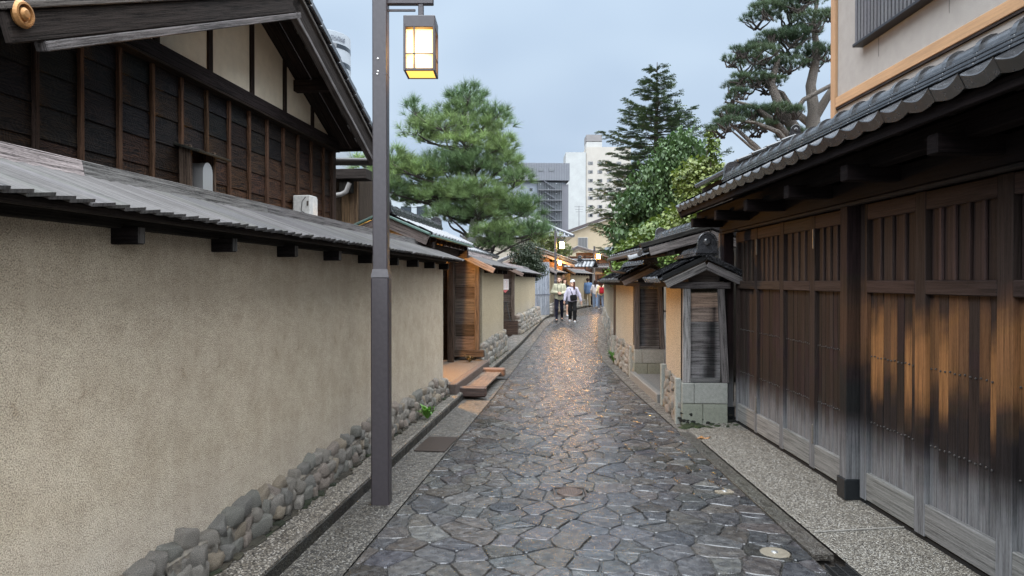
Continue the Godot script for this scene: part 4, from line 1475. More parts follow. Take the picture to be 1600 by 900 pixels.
# layered ridge: flat courses under half-round caps; x along the ridge
func tile_ridge(t: Node3D, at: Transform3D, length: float, courses: int, cap := 0.055, wid := 0.24, hc := 0.028) -> float:
	var seg := 0.3
	var n := int(ceil(length / seg))
	seg = length / n
	for c in courses:
		var w := wid - c * 0.02
		var flat := bar(Vector3.ZERO, Vector3(seg - 0.004, hc - 0.006, w), 0.005)
		for k in n:
			part("ridge_course", flat, tile_mats[rng.randi() % 4], t, at * Transform3D(Basis(Vector3.UP, rr(-0.01, 0.01)), Vector3((k + 0.5) * seg, hc * (c + 0.5), 0)))
	var y := hc * courses
	var cm := cap_mesh(seg, cap, true)
	for k in n:
		part("ridge_cap", cm, tile_mats[rng.randi() % 4], t, at * Transform3D(Basis(), Vector3(k * seg, y, 0)))
	return y + cap

# rounded ridge-end ornament; its face looks along local +x
func ridge_end(t: Node3D, at: Transform3D, size: float) -> void:
	var mb := MB.new()
	mb.col = g3(0.03, 0.031, 0.034)
	var pr := PackedVector2Array([Vector2(-0.3, -0.62), Vector2(-0.3, 0.62), Vector2(-0.12, 0.52)])
	for i in 9:
		var an := PI * i / 8.0
		pr.append(Vector2(0.35 + sin(an) * 0.42, cos(an) * 0.46))
	pr.append(Vector2(-0.12, -0.52))
	pr.reverse()
	mb.xf = Transform3D(Basis.from_scale(Vector3.ONE * size), Vector3.ZERO)
	mb.extrude(pr, -0.14, 0.14)
	var rim := MB.new()
	rim.col = g3(0.04, 0.041, 0.045)
	var pts := []
	var rad := []
	for i in 11:
		var an := PI * i / 10.0
		pts.append(Vector3(0.15, 0.35 + sin(an) * 0.4, cos(an) * 0.44) * size)
		rad.append(0.05 * size)
	rim.tube(pts, rad, 6)
	var boss := MB.new()
	boss.col = g3(0.045, 0.046, 0.05)
	boss.xf = Transform3D(Basis(Vector3.BACK, -PI * 0.5), Vector3(0, 0.3 * size, 0))
	boss.lathe([[0.2 * size, 0.13 * size], [0.19 * size, 0.2 * size], [0.12 * size, 0.24 * size], [0.0, 0.245 * size]], 12)
	mb.v.append_array(rim.v); mb.n.append_array(rim.n); mb.u.append_array(rim.u); mb.c.append_array(rim.c)
	mb.v.append_array(boss.v); mb.n.append_array(boss.n); mb.u.append_array(boss.u); mb.c.append_array(boss.c)
	part("ridge_end_tile", mb.mesh(), M.tile, t, at)

# a roof with two tiled slopes. at: origin under the ridge at one end, x along the ridge, z to the lane
func tiled_gable(t: Node3D, at: Transform3D, length: float, y_ridge: float, run_f: float, drop_f: float, run_b: float, drop_b: float, lip := 0.05, courses := 2, w := 0.225, wood := Color(0.05, 0.04, 0.035), cap := 0.055) -> void:
	var sf := sqrt(run_f * run_f + drop_f * drop_f)
	var dn := Vector3(0, -drop_f, run_f) / sf
	var bf := Basis(Vector3.RIGHT, Vector3(0, run_f, drop_f) / sf, dn)
	tile_slope(t, at * Transform3D(bf, Vector3(0, y_ridge, 0)), length, sf, w, 0.2, lip)
	part("roof_deck", bar(Vector3(length * 0.5, -0.012, sf * 0.5), Vector3(length - 0.01, 0.035, sf - 0.005), 0.004, wood), M.wood, t, at * Transform3D(bf, Vector3(0, y_ridge, 0)))
	var sb := sqrt(run_b * run_b + drop_b * drop_b)
	var bb := Basis(Vector3.RIGHT, Vector3(0, run_b, -drop_b) / sb, Vector3(0, drop_b, run_b) / sb)   # z up the back slope
	part("back_slope", bar(Vector3(length * 0.5, 0.02, -sb * 0.5), Vector3(length, 0.06, sb), 0.006, g3(0.045, 0.045, 0.048)), M.tile, t, at * Transform3D(bb, Vector3(0, y_ridge, 0)))
	tile_ridge(t, at * Transform3D(Basis(), Vector3(0, y_ridge + 0.02, 0)), length, courses, cap)

func rafters(t: Node3D, at: Transform3D, length: float, y_ridge: float, run: float, drop: float, n: int, c: Color) -> void:
	var sl := sqrt(run * run + drop * drop)
	var m := bar(Vector3.ZERO, Vector3(0.055, 0.065, sl - 0.05), 0.004, c)
	for k in n:
		part("rafter", m, M.wood, t, at * Transform3D(Basis(Vector3.RIGHT, atan2(drop, run)), Vector3((k + 0.5) * length / n, y_ridge - drop * 0.5 - 0.075, run * 0.5)))

# ---------------------------------------------------------------- roofs over the doorway on the lamp side
func build_left_roofs() -> void:
	rng.seed = 320
	var t := thing("roofed_gateway", "tiled gateway with green copper roof edge over the lit doorway", "gateway", frame(left_at(9.45, -0.72), left_at(12.6, -0.72)))
	tiled_gable(t, Transform3D(), 3.1, 2.46, 0.62, 0.26, 0.62, 0.26, 0.035, 3)
	ridge_end(t, Transform3D(Basis(Vector3.UP, PI), Vector3(0.02, 2.56, 0)), 0.2)
	ridge_end(t, Transform3D(Basis(), Vector3(3.1, 2.56, 0)), 0.2)
	var ef := Transform3D(Basis(Vector3(0, 0, 1), Vector3.UP, Vector3(-1, 0, 0)), Vector3(-0.06, 0, 0))
	verge_boards(t, ef, -0.62, 2.12, 0.0, 2.38, 0.6, 2.13, 0.13, 0.04, g3(0.27, 0.22, 0.2))
	part("copper_edge", bar(Vector3(0.31, 2.345, 0.02), Vector3(0.7, 0.03, 0.1), 0.004, g3(0.1, 0.17, 0.14), Basis(Vector3.BACK, -0.4)), M.paint, t, ef)
	part("copper_edge", bar(Vector3(-0.31, 2.345, 0.02), Vector3(0.7, 0.03, 0.1), 0.004, g3(0.1, 0.17, 0.14), Basis(Vector3.BACK, 0.4)), M.paint, t, ef)
	part("copper_edge", bar(Vector3(1.55, 2.19, 0.635), Vector3(3.1, 0.022, 0.05), 0.004, g3(0.1, 0.17, 0.14)), M.paint, t)
	rafters(t, Transform3D(), 3.1, 2.46, 0.6, 0.25, 9, g3(0.04, 0.03, 0.026))
	part("eave_beam", bar(Vector3(1.55, 2.08, 0.4), Vector3(3.1, 0.12, 0.11), 0.006, g3(0.05, 0.038, 0.032)), M.wood, t)
	part("ridge_beam", bar(Vector3(1.55, 2.26, 0.0), Vector3(3.1, 0.14, 0.12), 0.006, g3(0.05, 0.038, 0.032)), M.wood, t)
	part("tie_beam", bar(Vector3(0.3, 2.06, 0.0), Vector3(0.12, 0.13, 1.2), 0.006, g3(0.05, 0.038, 0.032)), M.wood, t)
	part("tie_beam", bar(Vector3(2.85, 2.06, 0.0), Vector3(0.12, 0.13, 1.2), 0.006, g3(0.05, 0.038, 0.032)), M.wood, t)
	for e in [[0.35, 0.4], [2.9, 0.3], [0.35, -0.4], [2.9, -0.4]]:
		part("post", bar(Vector3(e[0], 1.05, e[1]), Vector3(0.1, 2.0, 0.1), 0.006, g3(0.075, 0.055, 0.045)), M.wood, t)
	# second, longer roof further along
	var t2 := thing("tiled_house", "low dark tiled house behind the second board-roofed wall", "house", frame(left_at(13.0, -1.05), left_at(17.4, -1.05)))
	tiled_gable(t2, Transform3D(), 4.4, 2.44, 0.75, 0.28, 0.9, 0.36, 0.04, 2)
	ridge_end(t2, Transform3D(Basis(Vector3.UP, PI), Vector3(0.0, 2.52, 0)), 0.22)
	verge_boards(t2, ef, -0.9, 2.05, 0.0, 2.38, 0.75, 2.1, 0.13, 0.04, g3(0.2, 0.16, 0.14))
	part("wall", bar(Vector3(2.2, 1.05, -0.35), Vector3(4.2, 2.1, 1.0), 0.01, g3(0.09, 0.06, 0.045)), M.wood, t2)
	part("eave_beam", bar(Vector3(2.2, 2.02, 0.45), Vector3(4.3, 0.11, 0.1), 0.006, g3(0.12, 0.08, 0.06)), M.wood, t2)
	# boarded recess between second and third wall
	var rc := thing("recess_wall", "dark boarded back wall of the notice recess", "wall", frame(left_at(16.0, -1.5), left_at(21.0, -1.5)))
	for k in 16:
		part("wall_board", bar(Vector3(0.16 + k * 0.31, 1.05, 0), Vector3(0.3, 2.1, 0.04), 0.005, vary(g3(0.11, 0.075, 0.055), 0.2)), M.wood, rc)

# ---------------------------------------------------------------- timber gate across from the lamp
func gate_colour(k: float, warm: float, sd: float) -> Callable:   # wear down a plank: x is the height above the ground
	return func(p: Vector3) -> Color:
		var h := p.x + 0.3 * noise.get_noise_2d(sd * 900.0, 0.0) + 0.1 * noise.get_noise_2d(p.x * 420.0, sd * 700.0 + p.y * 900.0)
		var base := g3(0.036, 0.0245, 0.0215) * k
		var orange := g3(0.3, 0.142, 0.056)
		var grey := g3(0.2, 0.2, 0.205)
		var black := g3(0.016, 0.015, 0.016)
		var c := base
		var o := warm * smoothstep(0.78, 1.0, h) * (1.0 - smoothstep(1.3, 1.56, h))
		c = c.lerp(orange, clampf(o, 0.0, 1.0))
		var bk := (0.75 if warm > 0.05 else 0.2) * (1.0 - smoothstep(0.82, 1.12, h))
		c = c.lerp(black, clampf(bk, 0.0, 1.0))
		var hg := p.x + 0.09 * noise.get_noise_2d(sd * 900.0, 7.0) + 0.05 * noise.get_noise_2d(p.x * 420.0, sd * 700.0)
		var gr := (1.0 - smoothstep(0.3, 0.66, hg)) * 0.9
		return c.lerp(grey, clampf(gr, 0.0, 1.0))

func upright(z: float, y0: float, y1: float, w: float, th: float, k: float, warm: float, sd: float) -> ArrayMesh:
	# a vertical board drawn along x and stood up: x -> up
	var mb := MB.new()
	mb.uo = Vector2(rr(0, 9), rr(0, 9))
	mb.extrude(rect_prof(-w * 0.5, w * 0.5, -th * 0.5, th * 0.5, 0.003), y0, y1, maxi(1, int((y1 - y0) / 0.035)), gate_colour(k, warm, sd))
	return mb.mesh()

const STAND := Basis(Vector3(0, 1, 0), Vector3(-1, 0, 0), Vector3(0, 0, 1))   # x up, y to -x, z out

func build_gate() -> void:
	rng.seed = 410
	# x runs towards the camera; x = 8.3 - depth
	var far := 8.3
	var t := thing("timber_gate", "long tile-roofed timber gate of framed leaves, weathered orange on two of them", "gate", frame(P(2.5, 0, far), P(2.5, 0, 0)))
	var xs := func(z: float) -> float: return far - z
	var stiles := [[8.02, 0.06], [7.4, 0.075], [6.69, 0.09], [6.01, 0.1], [5.42, 0.09], [5.13, 0.09], [4.42, 0.11], [3.66, 0.12], [2.93, 0.1], [2.2, 0.1], [1.5, 0.1]]
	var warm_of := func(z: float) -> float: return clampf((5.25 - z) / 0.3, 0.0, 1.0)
	var gy0 := 0.07
	for i in stiles.size():
		var z: float = stiles[i][0]
		var wv: float = warm_of.call(z)
		part("stile", upright(0, gy0, 2.14, stiles[i][1], 0.055, 1.15, wv * rr(0.65, 1.0), z), M.wood_panel, t, Transform3D(STAND, Vector3(xs.call(z), 0, 0.0)))
	for i in stiles.size() - 1:
		var za: float = stiles[i][0]
		var zb: float = stiles[i + 1][0]
		if i == 4:
			continue
		var a: float = xs.call(za) + stiles[i][1] * 0.5
		var b: float = xs.call(zb) - stiles[i + 1][1] * 0.5
		var mid := (a + b) * 0.5
		var wv: float = warm_of.call(zb)
		var rc := g3(0.055, 0.038, 0.032) if wv < 0.5 else g3(0.05, 0.034, 0.03)
		part("mid_rail", bar(Vector3(mid, 1.565, 0.004), Vector3(b - a, 0.085, 0.05), 0.005, vary(rc, 0.15)), M.wood_panel, t)
		part("top_rail", bar(Vector3(mid, 2.085, 0.0), Vector3(b - a, 0.11, 0.05), 0.005, vary(rc, 0.15)), M.wood_panel, t)
		part("kick_board", bar(Vector3(mid, gy0 + 0.1, 0.006), Vector3(b - a, 0.19, 0.04), 0.005, vary(g3(0.23, 0.23, 0.215), 0.12)), M.wood_panel, t)
		var n := 7
		var w := (b - a) / n
		for k in n:
			var px := a + (k + 0.5) * w
			var pw := clampf(wv * (0.68 + 1.9 * noise.get_noise_2d(px * 900.0, 3.0)), 0.0, 1.0)
			part("panel_plank", upright(0, gy0 + 0.19, 1.53, w - 0.003, 0.018, rr(0.8, 1.15), pw, px), M.wood_panel, t, Transform3D(STAND, Vector3(px, 0, -0.012 + rr(-0.002, 0.002))))
		# nail rows
		for ny in [0.62, 1.08]:
			var nm := MB.new()
			nm.col = g3(0.1, 0.092, 0.09)
			for k in 14:
				nm.box(Vector3(a + (k + 0.5) * (b - a) / 14.0, ny + 0.004 * sin(k * 2.0), 0.0), Vector3(0.011, 0.011, 0.012), 0.003)
			part("nail_row", nm.mesh(), M.iron, t).set_meta("kind", "stuff")
		# upper lattice of boards
		var m2 := 4 if b - a < 0.62 else 5
		var w2 := (b - a) / m2
		for k in m2:
			part("lattice_board", bar(Vector3(a + (k + 0.5) * w2, 1.82, -0.012), Vector3(w2 - 0.035, 0.43, 0.02), 0.005, vary(rc * 0.85, 0.2)), M.wood_panel, t)
			if k > 0:
				part("lattice_bar", bar(Vector3(a + k * w2, 1.82, 0.004), Vector3(0.03, 0.43, 0.02), 0.004, vary(rc * 1.25, 0.2)), M.wood_panel, t)
		part("dark_gap", bar(Vector3(mid, 1.1, -0.045), Vector3(b - a, 2.0, 0.03), 0.0, g3(0.01, 0.009, 0.009)), M.wood_panel, t)
	# hinge pins
	for e in [[7.4, 1.95], [6.01, 1.95], [6.01, 0.35], [7.4, 0.35]]:
		part("hinge", bar(Vector3(xs.call(e[0]) + 0.03, e[1], 0.03), Vector3(0.018, 0.16, 0.012), 0.003, g3(0.24, 0.22, 0.19)), M.iron, t)
	# posts on stone shoes
	for e in [[8.3, 0.11, 0.0], [5.27, 0.11, 0.4], [1.15, 0.11, 0.4]]:
		var px: float = xs.call(e[0])
		part("gate_post", upright(0, 0.04, 2.2, e[1], 0.11, 0.8, e[2] * 0.3, e[0]), M.wood_panel, t, Transform3D(STAND, Vector3(px, 0, 0.05)))
		part("post_shoe", bar(Vector3(px, 0.11, 0.05), Vector3(e[1] + 0.025, 0.15, 0.14), 0.006, g3(0.03, 0.032, 0.038)), M.iron, t)
	part("head_beam", bar(Vector3(4.1, 2.24, 0.03), Vector3(8.4, 0.16, 0.17), 0.01, g3(0.014, 0.011, 0.01)), M.wood_panel, t)
	part("head_trim", bar(Vector3(4.1, 2.147, 0.1), Vector3(8.3, 0.022, 0.05), 0.004, g3(0.04, 0.033, 0.03)), M.wood_panel, t)
	part("threshold_shadow_gap", bar(Vector3(4.1, 0.045, -0.02), Vector3(8.2, 0.03, 0.06), 0.0, g3(0.01, 0.01, 0.01)), M.soil, t)
	part("wall", bar(Vector3(4.1, 1.2, -0.14), Vector3(8.3, 2.3, 0.12), 0.0, g3(0.02, 0.016, 0.015)), M.wood_panel, t)
	# its roof
	var r := Node3D.new()
	r.name = "roof"
	t.add_child(r)
	r.transform = t.transform.affine_inverse() * frame(P(2.6, 0, 8.62), P(2.6, 0, 0))
	tiled_gable(r, Transform3D(), 8.2, 2.735, 0.64, 0.275, 0.4, 0.17, 0.065, 3, 0.225, Color(0.01, 0.008, 0.0075), 0.078)
	rafters(r, Transform3D(), 8.2, 2.72, 0.6, 0.258, 18, g3(0.012, 0.0095, 0.009))
	part("eave_board", bar(Vector3(4.1, 2.4, 0.59), Vector3(8.2, 0.06, 0.03), 0.004, g3(0.012, 0.01, 0.009)), M.wood, r)
	part("purlin", bar(Vector3(4.1, 2.36, 0.36), Vector3(8.3, 0.12, 0.1), 0.006, g3(0.012, 0.0095, 0.009)), M.wood, r)
	for k in 9:
		part("bracket_arm", bar(Vector3(0.3 + k * 0.95, 2.27, 0.25), Vector3(0.09, 0.1, 0.6), 0.006, g3(0.014, 0.011, 0.01)), M.wood, r)
	part("frieze_board", bar(Vector3(4.1, 2.5, -0.03), Vector3(8.2, 0.5, 0.05), 0.0, g3(0.01, 0.008, 0.0075)), M.wood, r)
	verge_boards(r, Transform3D(Basis(Vector3(0, 0, 1), Vector3.UP, Vector3(-1, 0, 0)), Vector3(-0.03, 0, 0)), -0.4, 2.53, 0.0, 2.66, 0.62, 2.4, 0.12, 0.04, g3(0.05, 0.042, 0.038))
	ridge_end(r, Transform3D(Basis(Vector3.UP, PI), Vector3(0.0, 2.86, 0)), 0.2)

	# plastered upper storey behind the gate
	var u := thing("plastered_house", "grey rendered new house with honey timber trim and slatted window above the gate roof", "house", frame(P(3.3, 0, 7.5), P(3.3, 0, 0)))
	part("wall", bar(Vector3(4.5, 3.4, -3.0), Vector3(9.0, 6.8, 6.0), 0.0, g3(0.46, 0.435, 0.4)), M.render, u)
	for x in [0.92, 1.98, 3.9, 5.7]:
		part("joint_line", bar(Vector3(x, 4.9, 0.0005), Vector3(0.006, 2.55, 0.003), 0.0, g3(0.22, 0.21, 0.2)), M.render, u)
	var hon := g3(0.56, 0.33, 0.17)
	part("trim_band", bar(Vector3(4.55, 3.41, 0.012), Vector3(8.9, 0.1, 0.03), 0.004, hon), M.wood_smooth, u)
	part("trim_lip", bar(Vector3(4.55, 3.347, 0.012), Vector3(8.9, 0.024, 0.02), 0.003, g3(0.06, 0.05, 0.045)), M.wood, u)
	part("corner_trim", bar(Vector3(0.045, 4.2, 0.014), Vector3(0.1, 5.0, 0.034), 0.004, hon * 0.9), M.wood_smooth, u)
	part("corner_trim", bar(Vector3(-0.012, 4.2, -0.07), Vector3(0.024, 5.0, 0.16), 0.004, hon), M.wood_smooth, u)
	part("window_recess", bar(Vector3(1.45, 4.59, 0.003), Vector3(1.62, 1.55, 0.006), 0.0, g3(0.02, 0.02, 0.022)), M.glass, u)
	part("window_sill", bar(Vector3(1.45, 3.815, 0.05), Vector3(1.66, 0.03, 0.1), 0.004, g3(0.015, 0.015, 0.016)), M.paint, u)
	for k in 27:
		part("window_slat", bar(Vector3(0.66 + k * 0.0608, 4.59, 0.07), Vector3(0.036, 1.53, 0.035), 0.004, vary(g3(0.13, 0.125, 0.13), 0.12)), M.paint, u)
	part("eave", bar(Vector3(4.4, 6.9, -2.7), Vector3(10.2, 0.2, 7.4), 0.02, g3(0.06, 0.06, 0.062)), M.tile, u)

# ---------------------------------------------------------------- tiled walls past the gate
func dressed_wall(label: String, a: Vector3, b: Vector3, o: Dictionary) -> Node3D:   # a: far end, b: near end
	var at := frame(a, b)
	var length := a.distance_to(b)
	var t := thing("tiled_wall", label, "wall", at, "earthen walls with tiled roofs")
	var c: Color = o.get("c", g3(0.46, 0.38, 0.25))
	var y0: float = o.get("base", 0.47)
	var y1 := 1.6
	part("plaster", plaster_face(0, length, y0, y1, 0.46, c, o.get("seed", 2.0), []), M.plaster_far, t)
	part("mortar", bar(Vector3(length * 0.5, y0 * 0.5 - 0.01, -0.22), Vector3(length - 0.02, y0 - 0.01, 0.44), 0.0, g3(0.16, 0.135, 0.12)), M.rock, t)
	cobble_base(t, 0.06, length - 0.08, 0.0, y0, 0.035, o.get("stone", 0.13), "base_stone")
	var ridge: float = 1.86
	var rf: float = o.get("run", 0.5)
	tiled_gable(t, Transform3D(Basis(), Vector3(-o.get("over_far", 0.1), 0, -0.24)), length + o.get("over_far", 0.1) + o.get("over", 0.2), ridge, rf, 0.24, 0.42, 0.21, 0.055, 2, 0.21)
	part("eave_beam", bar(Vector3(length * 0.5, 1.565, 0.1), Vector3(length + 0.1, 0.05, 0.12), 0.005, g3(0.035, 0.028, 0.025)), M.wood, t)
	return t

func wall_end(t: Node3D, length: float, over: float, stain: bool) -> void:
	# planked end facing the camera: x across (z of the wall), seen from +x
	var ef := Transform3D(Basis(Vector3(0, 0, -1), Vector3.UP, Vector3(1, 0, 0)), Vector3(length, 0, 0))
	# granite blocks
	for e in [[0.0, 0.228], [0.232, 0.5]]:
		part("granite_block", bar(Vector3((e[0] + e[1]) * 0.5, 0.12, 0.03), Vector3(e[1] - e[0], 0.242, 0.12), 0.006, vary(g3(0.29, 0.3, 0.24), 0.06)), M.granite, t, ef)
	for e in [[0.0, 0.133], [0.137, 0.5]]:
		part("granite_block", bar(Vector3((e[0] + e[1]) * 0.5, 0.357, 0.03), Vector3(e[1] - e[0], 0.225, 0.13), 0.006, vary(g3(0.38, 0.385, 0.345), 0.05)), M.granite, t, ef)
	part("granite_post", bar(Vector3(length - 0.03, 0.25, 0.03), Vector3(0.1, 0.52, 0.06), 0.006, g3(0.36, 0.37, 0.33)), M.granite, t)
	part("granite_post", bar(Vector3(0.03, 0.27, 0.035), Vector3(0.08, 0.54, 0.07), 0.006, g3(0.36, 0.37, 0.33)), M.granite, t)
	var rows := 6
	var hh := 0.98 / rows
	for r in rows:
		var c := g3(0.18, 0.165, 0.162)
		if stain and r == rows - 1: c = g3(0.3, 0.21, 0.16)
		elif stain and r == rows - 2: c = g3(0.27, 0.205, 0.17)
		elif not stain: c = g3(0.11, 0.1, 0.097)
		var mb := MB.new()
		mb.uo = Vector2(rr(0, 9), rr(0, 9))
		var yy := 0.49 + hh * (r + 0.5)
		mb.xf = Transform3D(Basis(Vector3.RIGHT, 0.05), Vector3(0, yy, 0.02))
		mb.extrude(rect_prof(-hh * 0.5 - 0.006, hh * 0.5 + 0.006, -0.009, 0.009, 0.002), 0.09, 0.43, 10, func(p: Vector3) -> Color:
			var wet := smoothstep(0.2, 0.3, p.x + 0.1 * noise.get_noise_2d(p.x * 200.0, r * 60.0 + p.y * 200.0) - 0.02 * r) * (1.0 - smoothstep(0.36, 0.41, p.x))
			var pale := 0.4 * (1.0 - smoothstep(0.0, 2.2, float(r)))
			return c.lerp(g3(0.28, 0.28, 0.285), pale if stain else pale * 0.4).lerp(g3(0.014, 0.013, 0.013), wet * (0.9 if stain else 0.4)))
		part("end_plank", mb.mesh(), M.wood, t, ef)
	part("end_backing", bar(Vector3(0.26, 1.02, -0.02), Vector3(0.5, 1.1, 0.04), 0.0, g3(0.02, 0.017, 0.016)), M.wood, t, ef)
	part("end_post", bar(Vector3(0.055, 1.02, 0.03), Vector3(0.085, 1.1, 0.09), 0.005, g3(0.31, 0.295, 0.285) if stain else g3(0.13, 0.12, 0.115)), M.wood, t, ef)
	part("end_post", bar(Vector3(0.455, 1.02, 0.03), Vector3(0.075, 1.1, 0.09), 0.005, g3(0.16, 0.145, 0.14), Basis(Vector3.BACK, 0.05)), M.wood, t, ef)
	part("sill", bar(Vector3(0.26, 0.5, 0.04), Vector3(0.33, 0.05, 0.06), 0.004, g3(0.16, 0.155, 0.15)), M.wood, t, ef)
	part("tie_beam", bar(Vector3(0.2, 1.56, 0.05), Vector3(0.66, 0.075, 0.08), 0.005, g3(0.16, 0.14, 0.135)), M.wood, t, ef)
	part("gable_fill", bar(Vector3(0.25, 1.66, 0.0), Vector3(0.34, 0.16, 0.04), 0.004, g3(0.14, 0.11, 0.095)), M.wood, t, ef)
	var vf := ef * Transform3D(Basis(), Vector3(0, 0, over - 0.01))
	verge_boards(t, vf, -0.2, 1.565, 0.24, 1.775, 0.62, 1.6, 0.085, 0.03, g3(0.17, 0.155, 0.15))
	verge_boards(t, vf * Transform3D(Basis(), Vector3(0, 0.085, -0.02)), -0.24, 1.55, 0.24, 1.785, 0.66, 1.585, 0.05, 0.06, g3(0.02, 0.019, 0.019))
	ridge_end(t, Transform3D(Basis(), Vector3(length + over, 1.97, -0.24)), 0.21)

func build_right_walls() -> void:
	rng.seed = 520
	var w1 := dressed_wall("short tiled wall end with stained planks next to the timber gate", P(1.99, 0, 9.42), P(1.9, 0, 8.2), {"c": g3(0.46, 0.385, 0.275), "seed": 6.0, "over": 0.24, "base": 0.47})
	wall_end(w1, P(1.99, 0, 9.42).distance_to(P(1.9, 0, 8.2)), 0.24, true)
	var w2 := dressed_wall("second tiled wall beyond the side opening, with granite corner", P(2.05, 0, 14.4), P(2.03, 0, 12.2), {"c": g3(0.46, 0.385, 0.275), "seed": 7.0, "over": 0.24, "base": 0.5, "over_far": 0.0})
	wall_end(w2, P(2.05, 0, 14.4).distance_to(P(2.03, 0, 12.2)), 0.24, false)
	dressed_wall("long tiled wall following the bend of the lane", P(3.78, 0, 30.0), P(2.06, 0, 14.42), {"c": g3(0.46, 0.385, 0.275), "seed": 9.0, "over": 0.0, "base": 0.55, "stone": 0.2})
	dressed_wall("far tiled wall where the lane swings round the bend", P(7.2, 0, 44.0), P(3.8, 0, 30.05), {"c": g3(0.46, 0.385, 0.275), "seed": 12.0, "over": 0.0, "base": 0.5, "stone": 0.24})
	var dpm := MB.new()
	dpm.col = g3(0.06, 0.045, 0.038)
	dpm.tube([P(2.025, 0.35, 14.4), P(2.025, 1.6, 14.4)], [0.022, 0.022], 8)
	var dp := part("downpipe", dpm.mesh(), M.paint, self)
	tag(dp, "thin brown downpipe at the joint of the tiled walls", "downpipe")
	# roof over the side opening
	var t := thing("roofed_gateway", "tiled gateway with pale barge board over the side opening", "gateway", frame(P(2.55, 0, 12.5), P(2.55, 0, 9.4)))
	tiled_gable(t, Transform3D(), 3.1, 2.28, 0.85, 0.27, 0.6, 0.2, 0.05, 3)
	ridge_end(t, Transform3D(Basis(), Vector3(3.1, 2.38, 0)), 0.19)
	ridge_end(t, Transform3D(Basis(Vector3.UP, PI), Vector3(0.0, 2.38, 0)), 0.19)
	var ef := Transform3D(Basis(Vector3(0, 0, -1), Vector3.UP, Vector3(1, 0, 0)), Vector3(3.1, 0, 0))
	verge_boards(t, ef * Transform3D(Basis(), Vector3(0, 0, 0.02)), -0.78, 1.985, 0.0, 2.2, 0.55, 2.03, 0.11, 0.04, g3(0.24, 0.21, 0.2))
	verge_boards(t, ef * Transform3D(Basis(), Vector3(0, 0.11, 0.0)), -0.9, 1.95, 0.0, 2.2, 0.6, 2.02, 0.06, 0.1, g3(0.05, 0.046, 0.045))
	for k in 5:
		part("verge_tile", cap_mesh(0.19, 0.05, true), tile_mats[k % 4], t, Transform3D(Basis(Vector3.BACK, 0.0) * Basis(Vector3.UP, -PI * 0.5) * Basis(Vector3.BACK, -0.3), Vector3(3.02, 2.16 - k * 0.055, 0.17 + k * 0.17)))
	rafters(t, Transform3D(), 3.1, 2.27, 0.82, 0.25, 9, g3(0.04, 0.032, 0.028))
	part("eave_beam", bar(Vector3(1.55, 2.0, 0.5), Vector3(3.1, 0.11, 0.1), 0.006, g3(0.04, 0.032, 0.028)), M.wood, t)
	part("ridge_beam", bar(Vector3(1.55, 2.1, 0.0), Vector3(3.0, 0.14, 0.12), 0.006, g3(0.04, 0.032, 0.028)), M.wood, t)
	var gt := MB.new()
	gt.col = g3(0.05, 0.042, 0.038)
	gt.tube([Vector3(0.0, 1.97, 0.9), Vector3(3.1, 1.97, 0.9)], [0.03, 0.03], 8)
	gt.tube([Vector3(0.1, 1.97, 0.9), Vector3(0.15, 1.78, 0.86), Vector3(0.3, 1.72, 0.5)], [0.024, 0.024, 0.024], 8)
	part("gutter", gt.mesh(), M.paint, t)
	for e in [[0.35, -0.35], [2.75, -0.35], [0.35, -0.6], [2.75, -0.6]]:
		part("post", bar(Vector3(e[0], 1.0, e[1]), Vector3(0.11, 2.0, 0.11), 0.006, g3(0.05, 0.04, 0.035)), M.wood, t)
	for k in 10:
		part("door_board", bar(Vector3(0.45 + k * 0.24, 0.95, -0.12), Vector3(0.235, 1.9, 0.03), 0.004, vary(g3(0.05, 0.04, 0.035), 0.2)), M.wood, t)
	# pale post closing the gate's far end
	var pb := thing("pale_post", "pale weathered post between the tiled wall end and the timber gate", "post", Transform3D(Basis(), P(2.42, 0, 8.42)))
	part("shaft", bar(Vector3(0, 1.1, 0), Vector3(0.055, 2.12, 0.06), 0.005, g3(0.26, 0.24, 0.235)), M.wood, pb)
	part("shoe", bar(Vector3(0, 0.1, 0), Vector3(0.075, 0.16, 0.08), 0.005, g3(0.03, 0.032, 0.036)), M.iron, pb)
	# stone step of the side opening
	var sp := thing("opening_step", "flat stone step at the foot of the side opening", "step", frame(P(2.12, 0, 12.1), P(2.08, 0, 9.5)))
	part("slab", bar(Vector3(1.3, 0.03, -0.3), Vector3(2.4, 0.1, 0.8), 0.01, g3(0.2, 0.195, 0.18)), M.granite, sp)
	part("kerbstone", bar(Vector3(1.3, 0.05, 0.13), Vector3(2.4, 0.14, 0.09), 0.01, g3(0.24, 0.235, 0.215)), M.granite, sp)
	# moss under the wall end
	var ms := MB.new()
	for i in 110:
		ms.col = vary(g3(0.045, 0.075, 0.018) if i % 3 else g3(0.018, 0.02, 0.012), 0.3)
		ms.box(Vector3(rr(-0.3, 0.3), rr(-0.01, 0.02) + (0.12 * pow(rng.randf(), 2.0) if i % 3 == 0 else 0.0), rr(-0.09, 0.16) if i % 3 else rr(-0.1, -0.06)), Vector3(rr(0.03, 0.1), rr(0.015, 0.05), rr(0.03, 0.08)), 0.012, Basis(Vector3.UP, rr(0, 3)))
	var mo := part("moss_patch", ms.mesh(true), M.moss, self, Transform3D(Basis(), P(2.16, 0.0, 8.05)))
	tag(mo, "wet green and black moss under the granite wall end", "moss")
	plant("ferns", "small fern growing at the foot of the second tiled wall", P(2.0, 0.02, 14.2), 0.25, g3(0.06, 0.13, 0.03), 24)
	# small tiled gable behind the pine
	var bh := thing("garden_house", "dark garden house with tiled gable behind the gate roof", "house", Transform3D(Basis(), P(4.42, 0, 11.6)))
	part("wall", bar(Vector3(0, 1.7, -1.3), Vector3(1.5, 3.4, 2.4), 0.0, g3(0.05, 0.04, 0.035)), M.wood, bh)
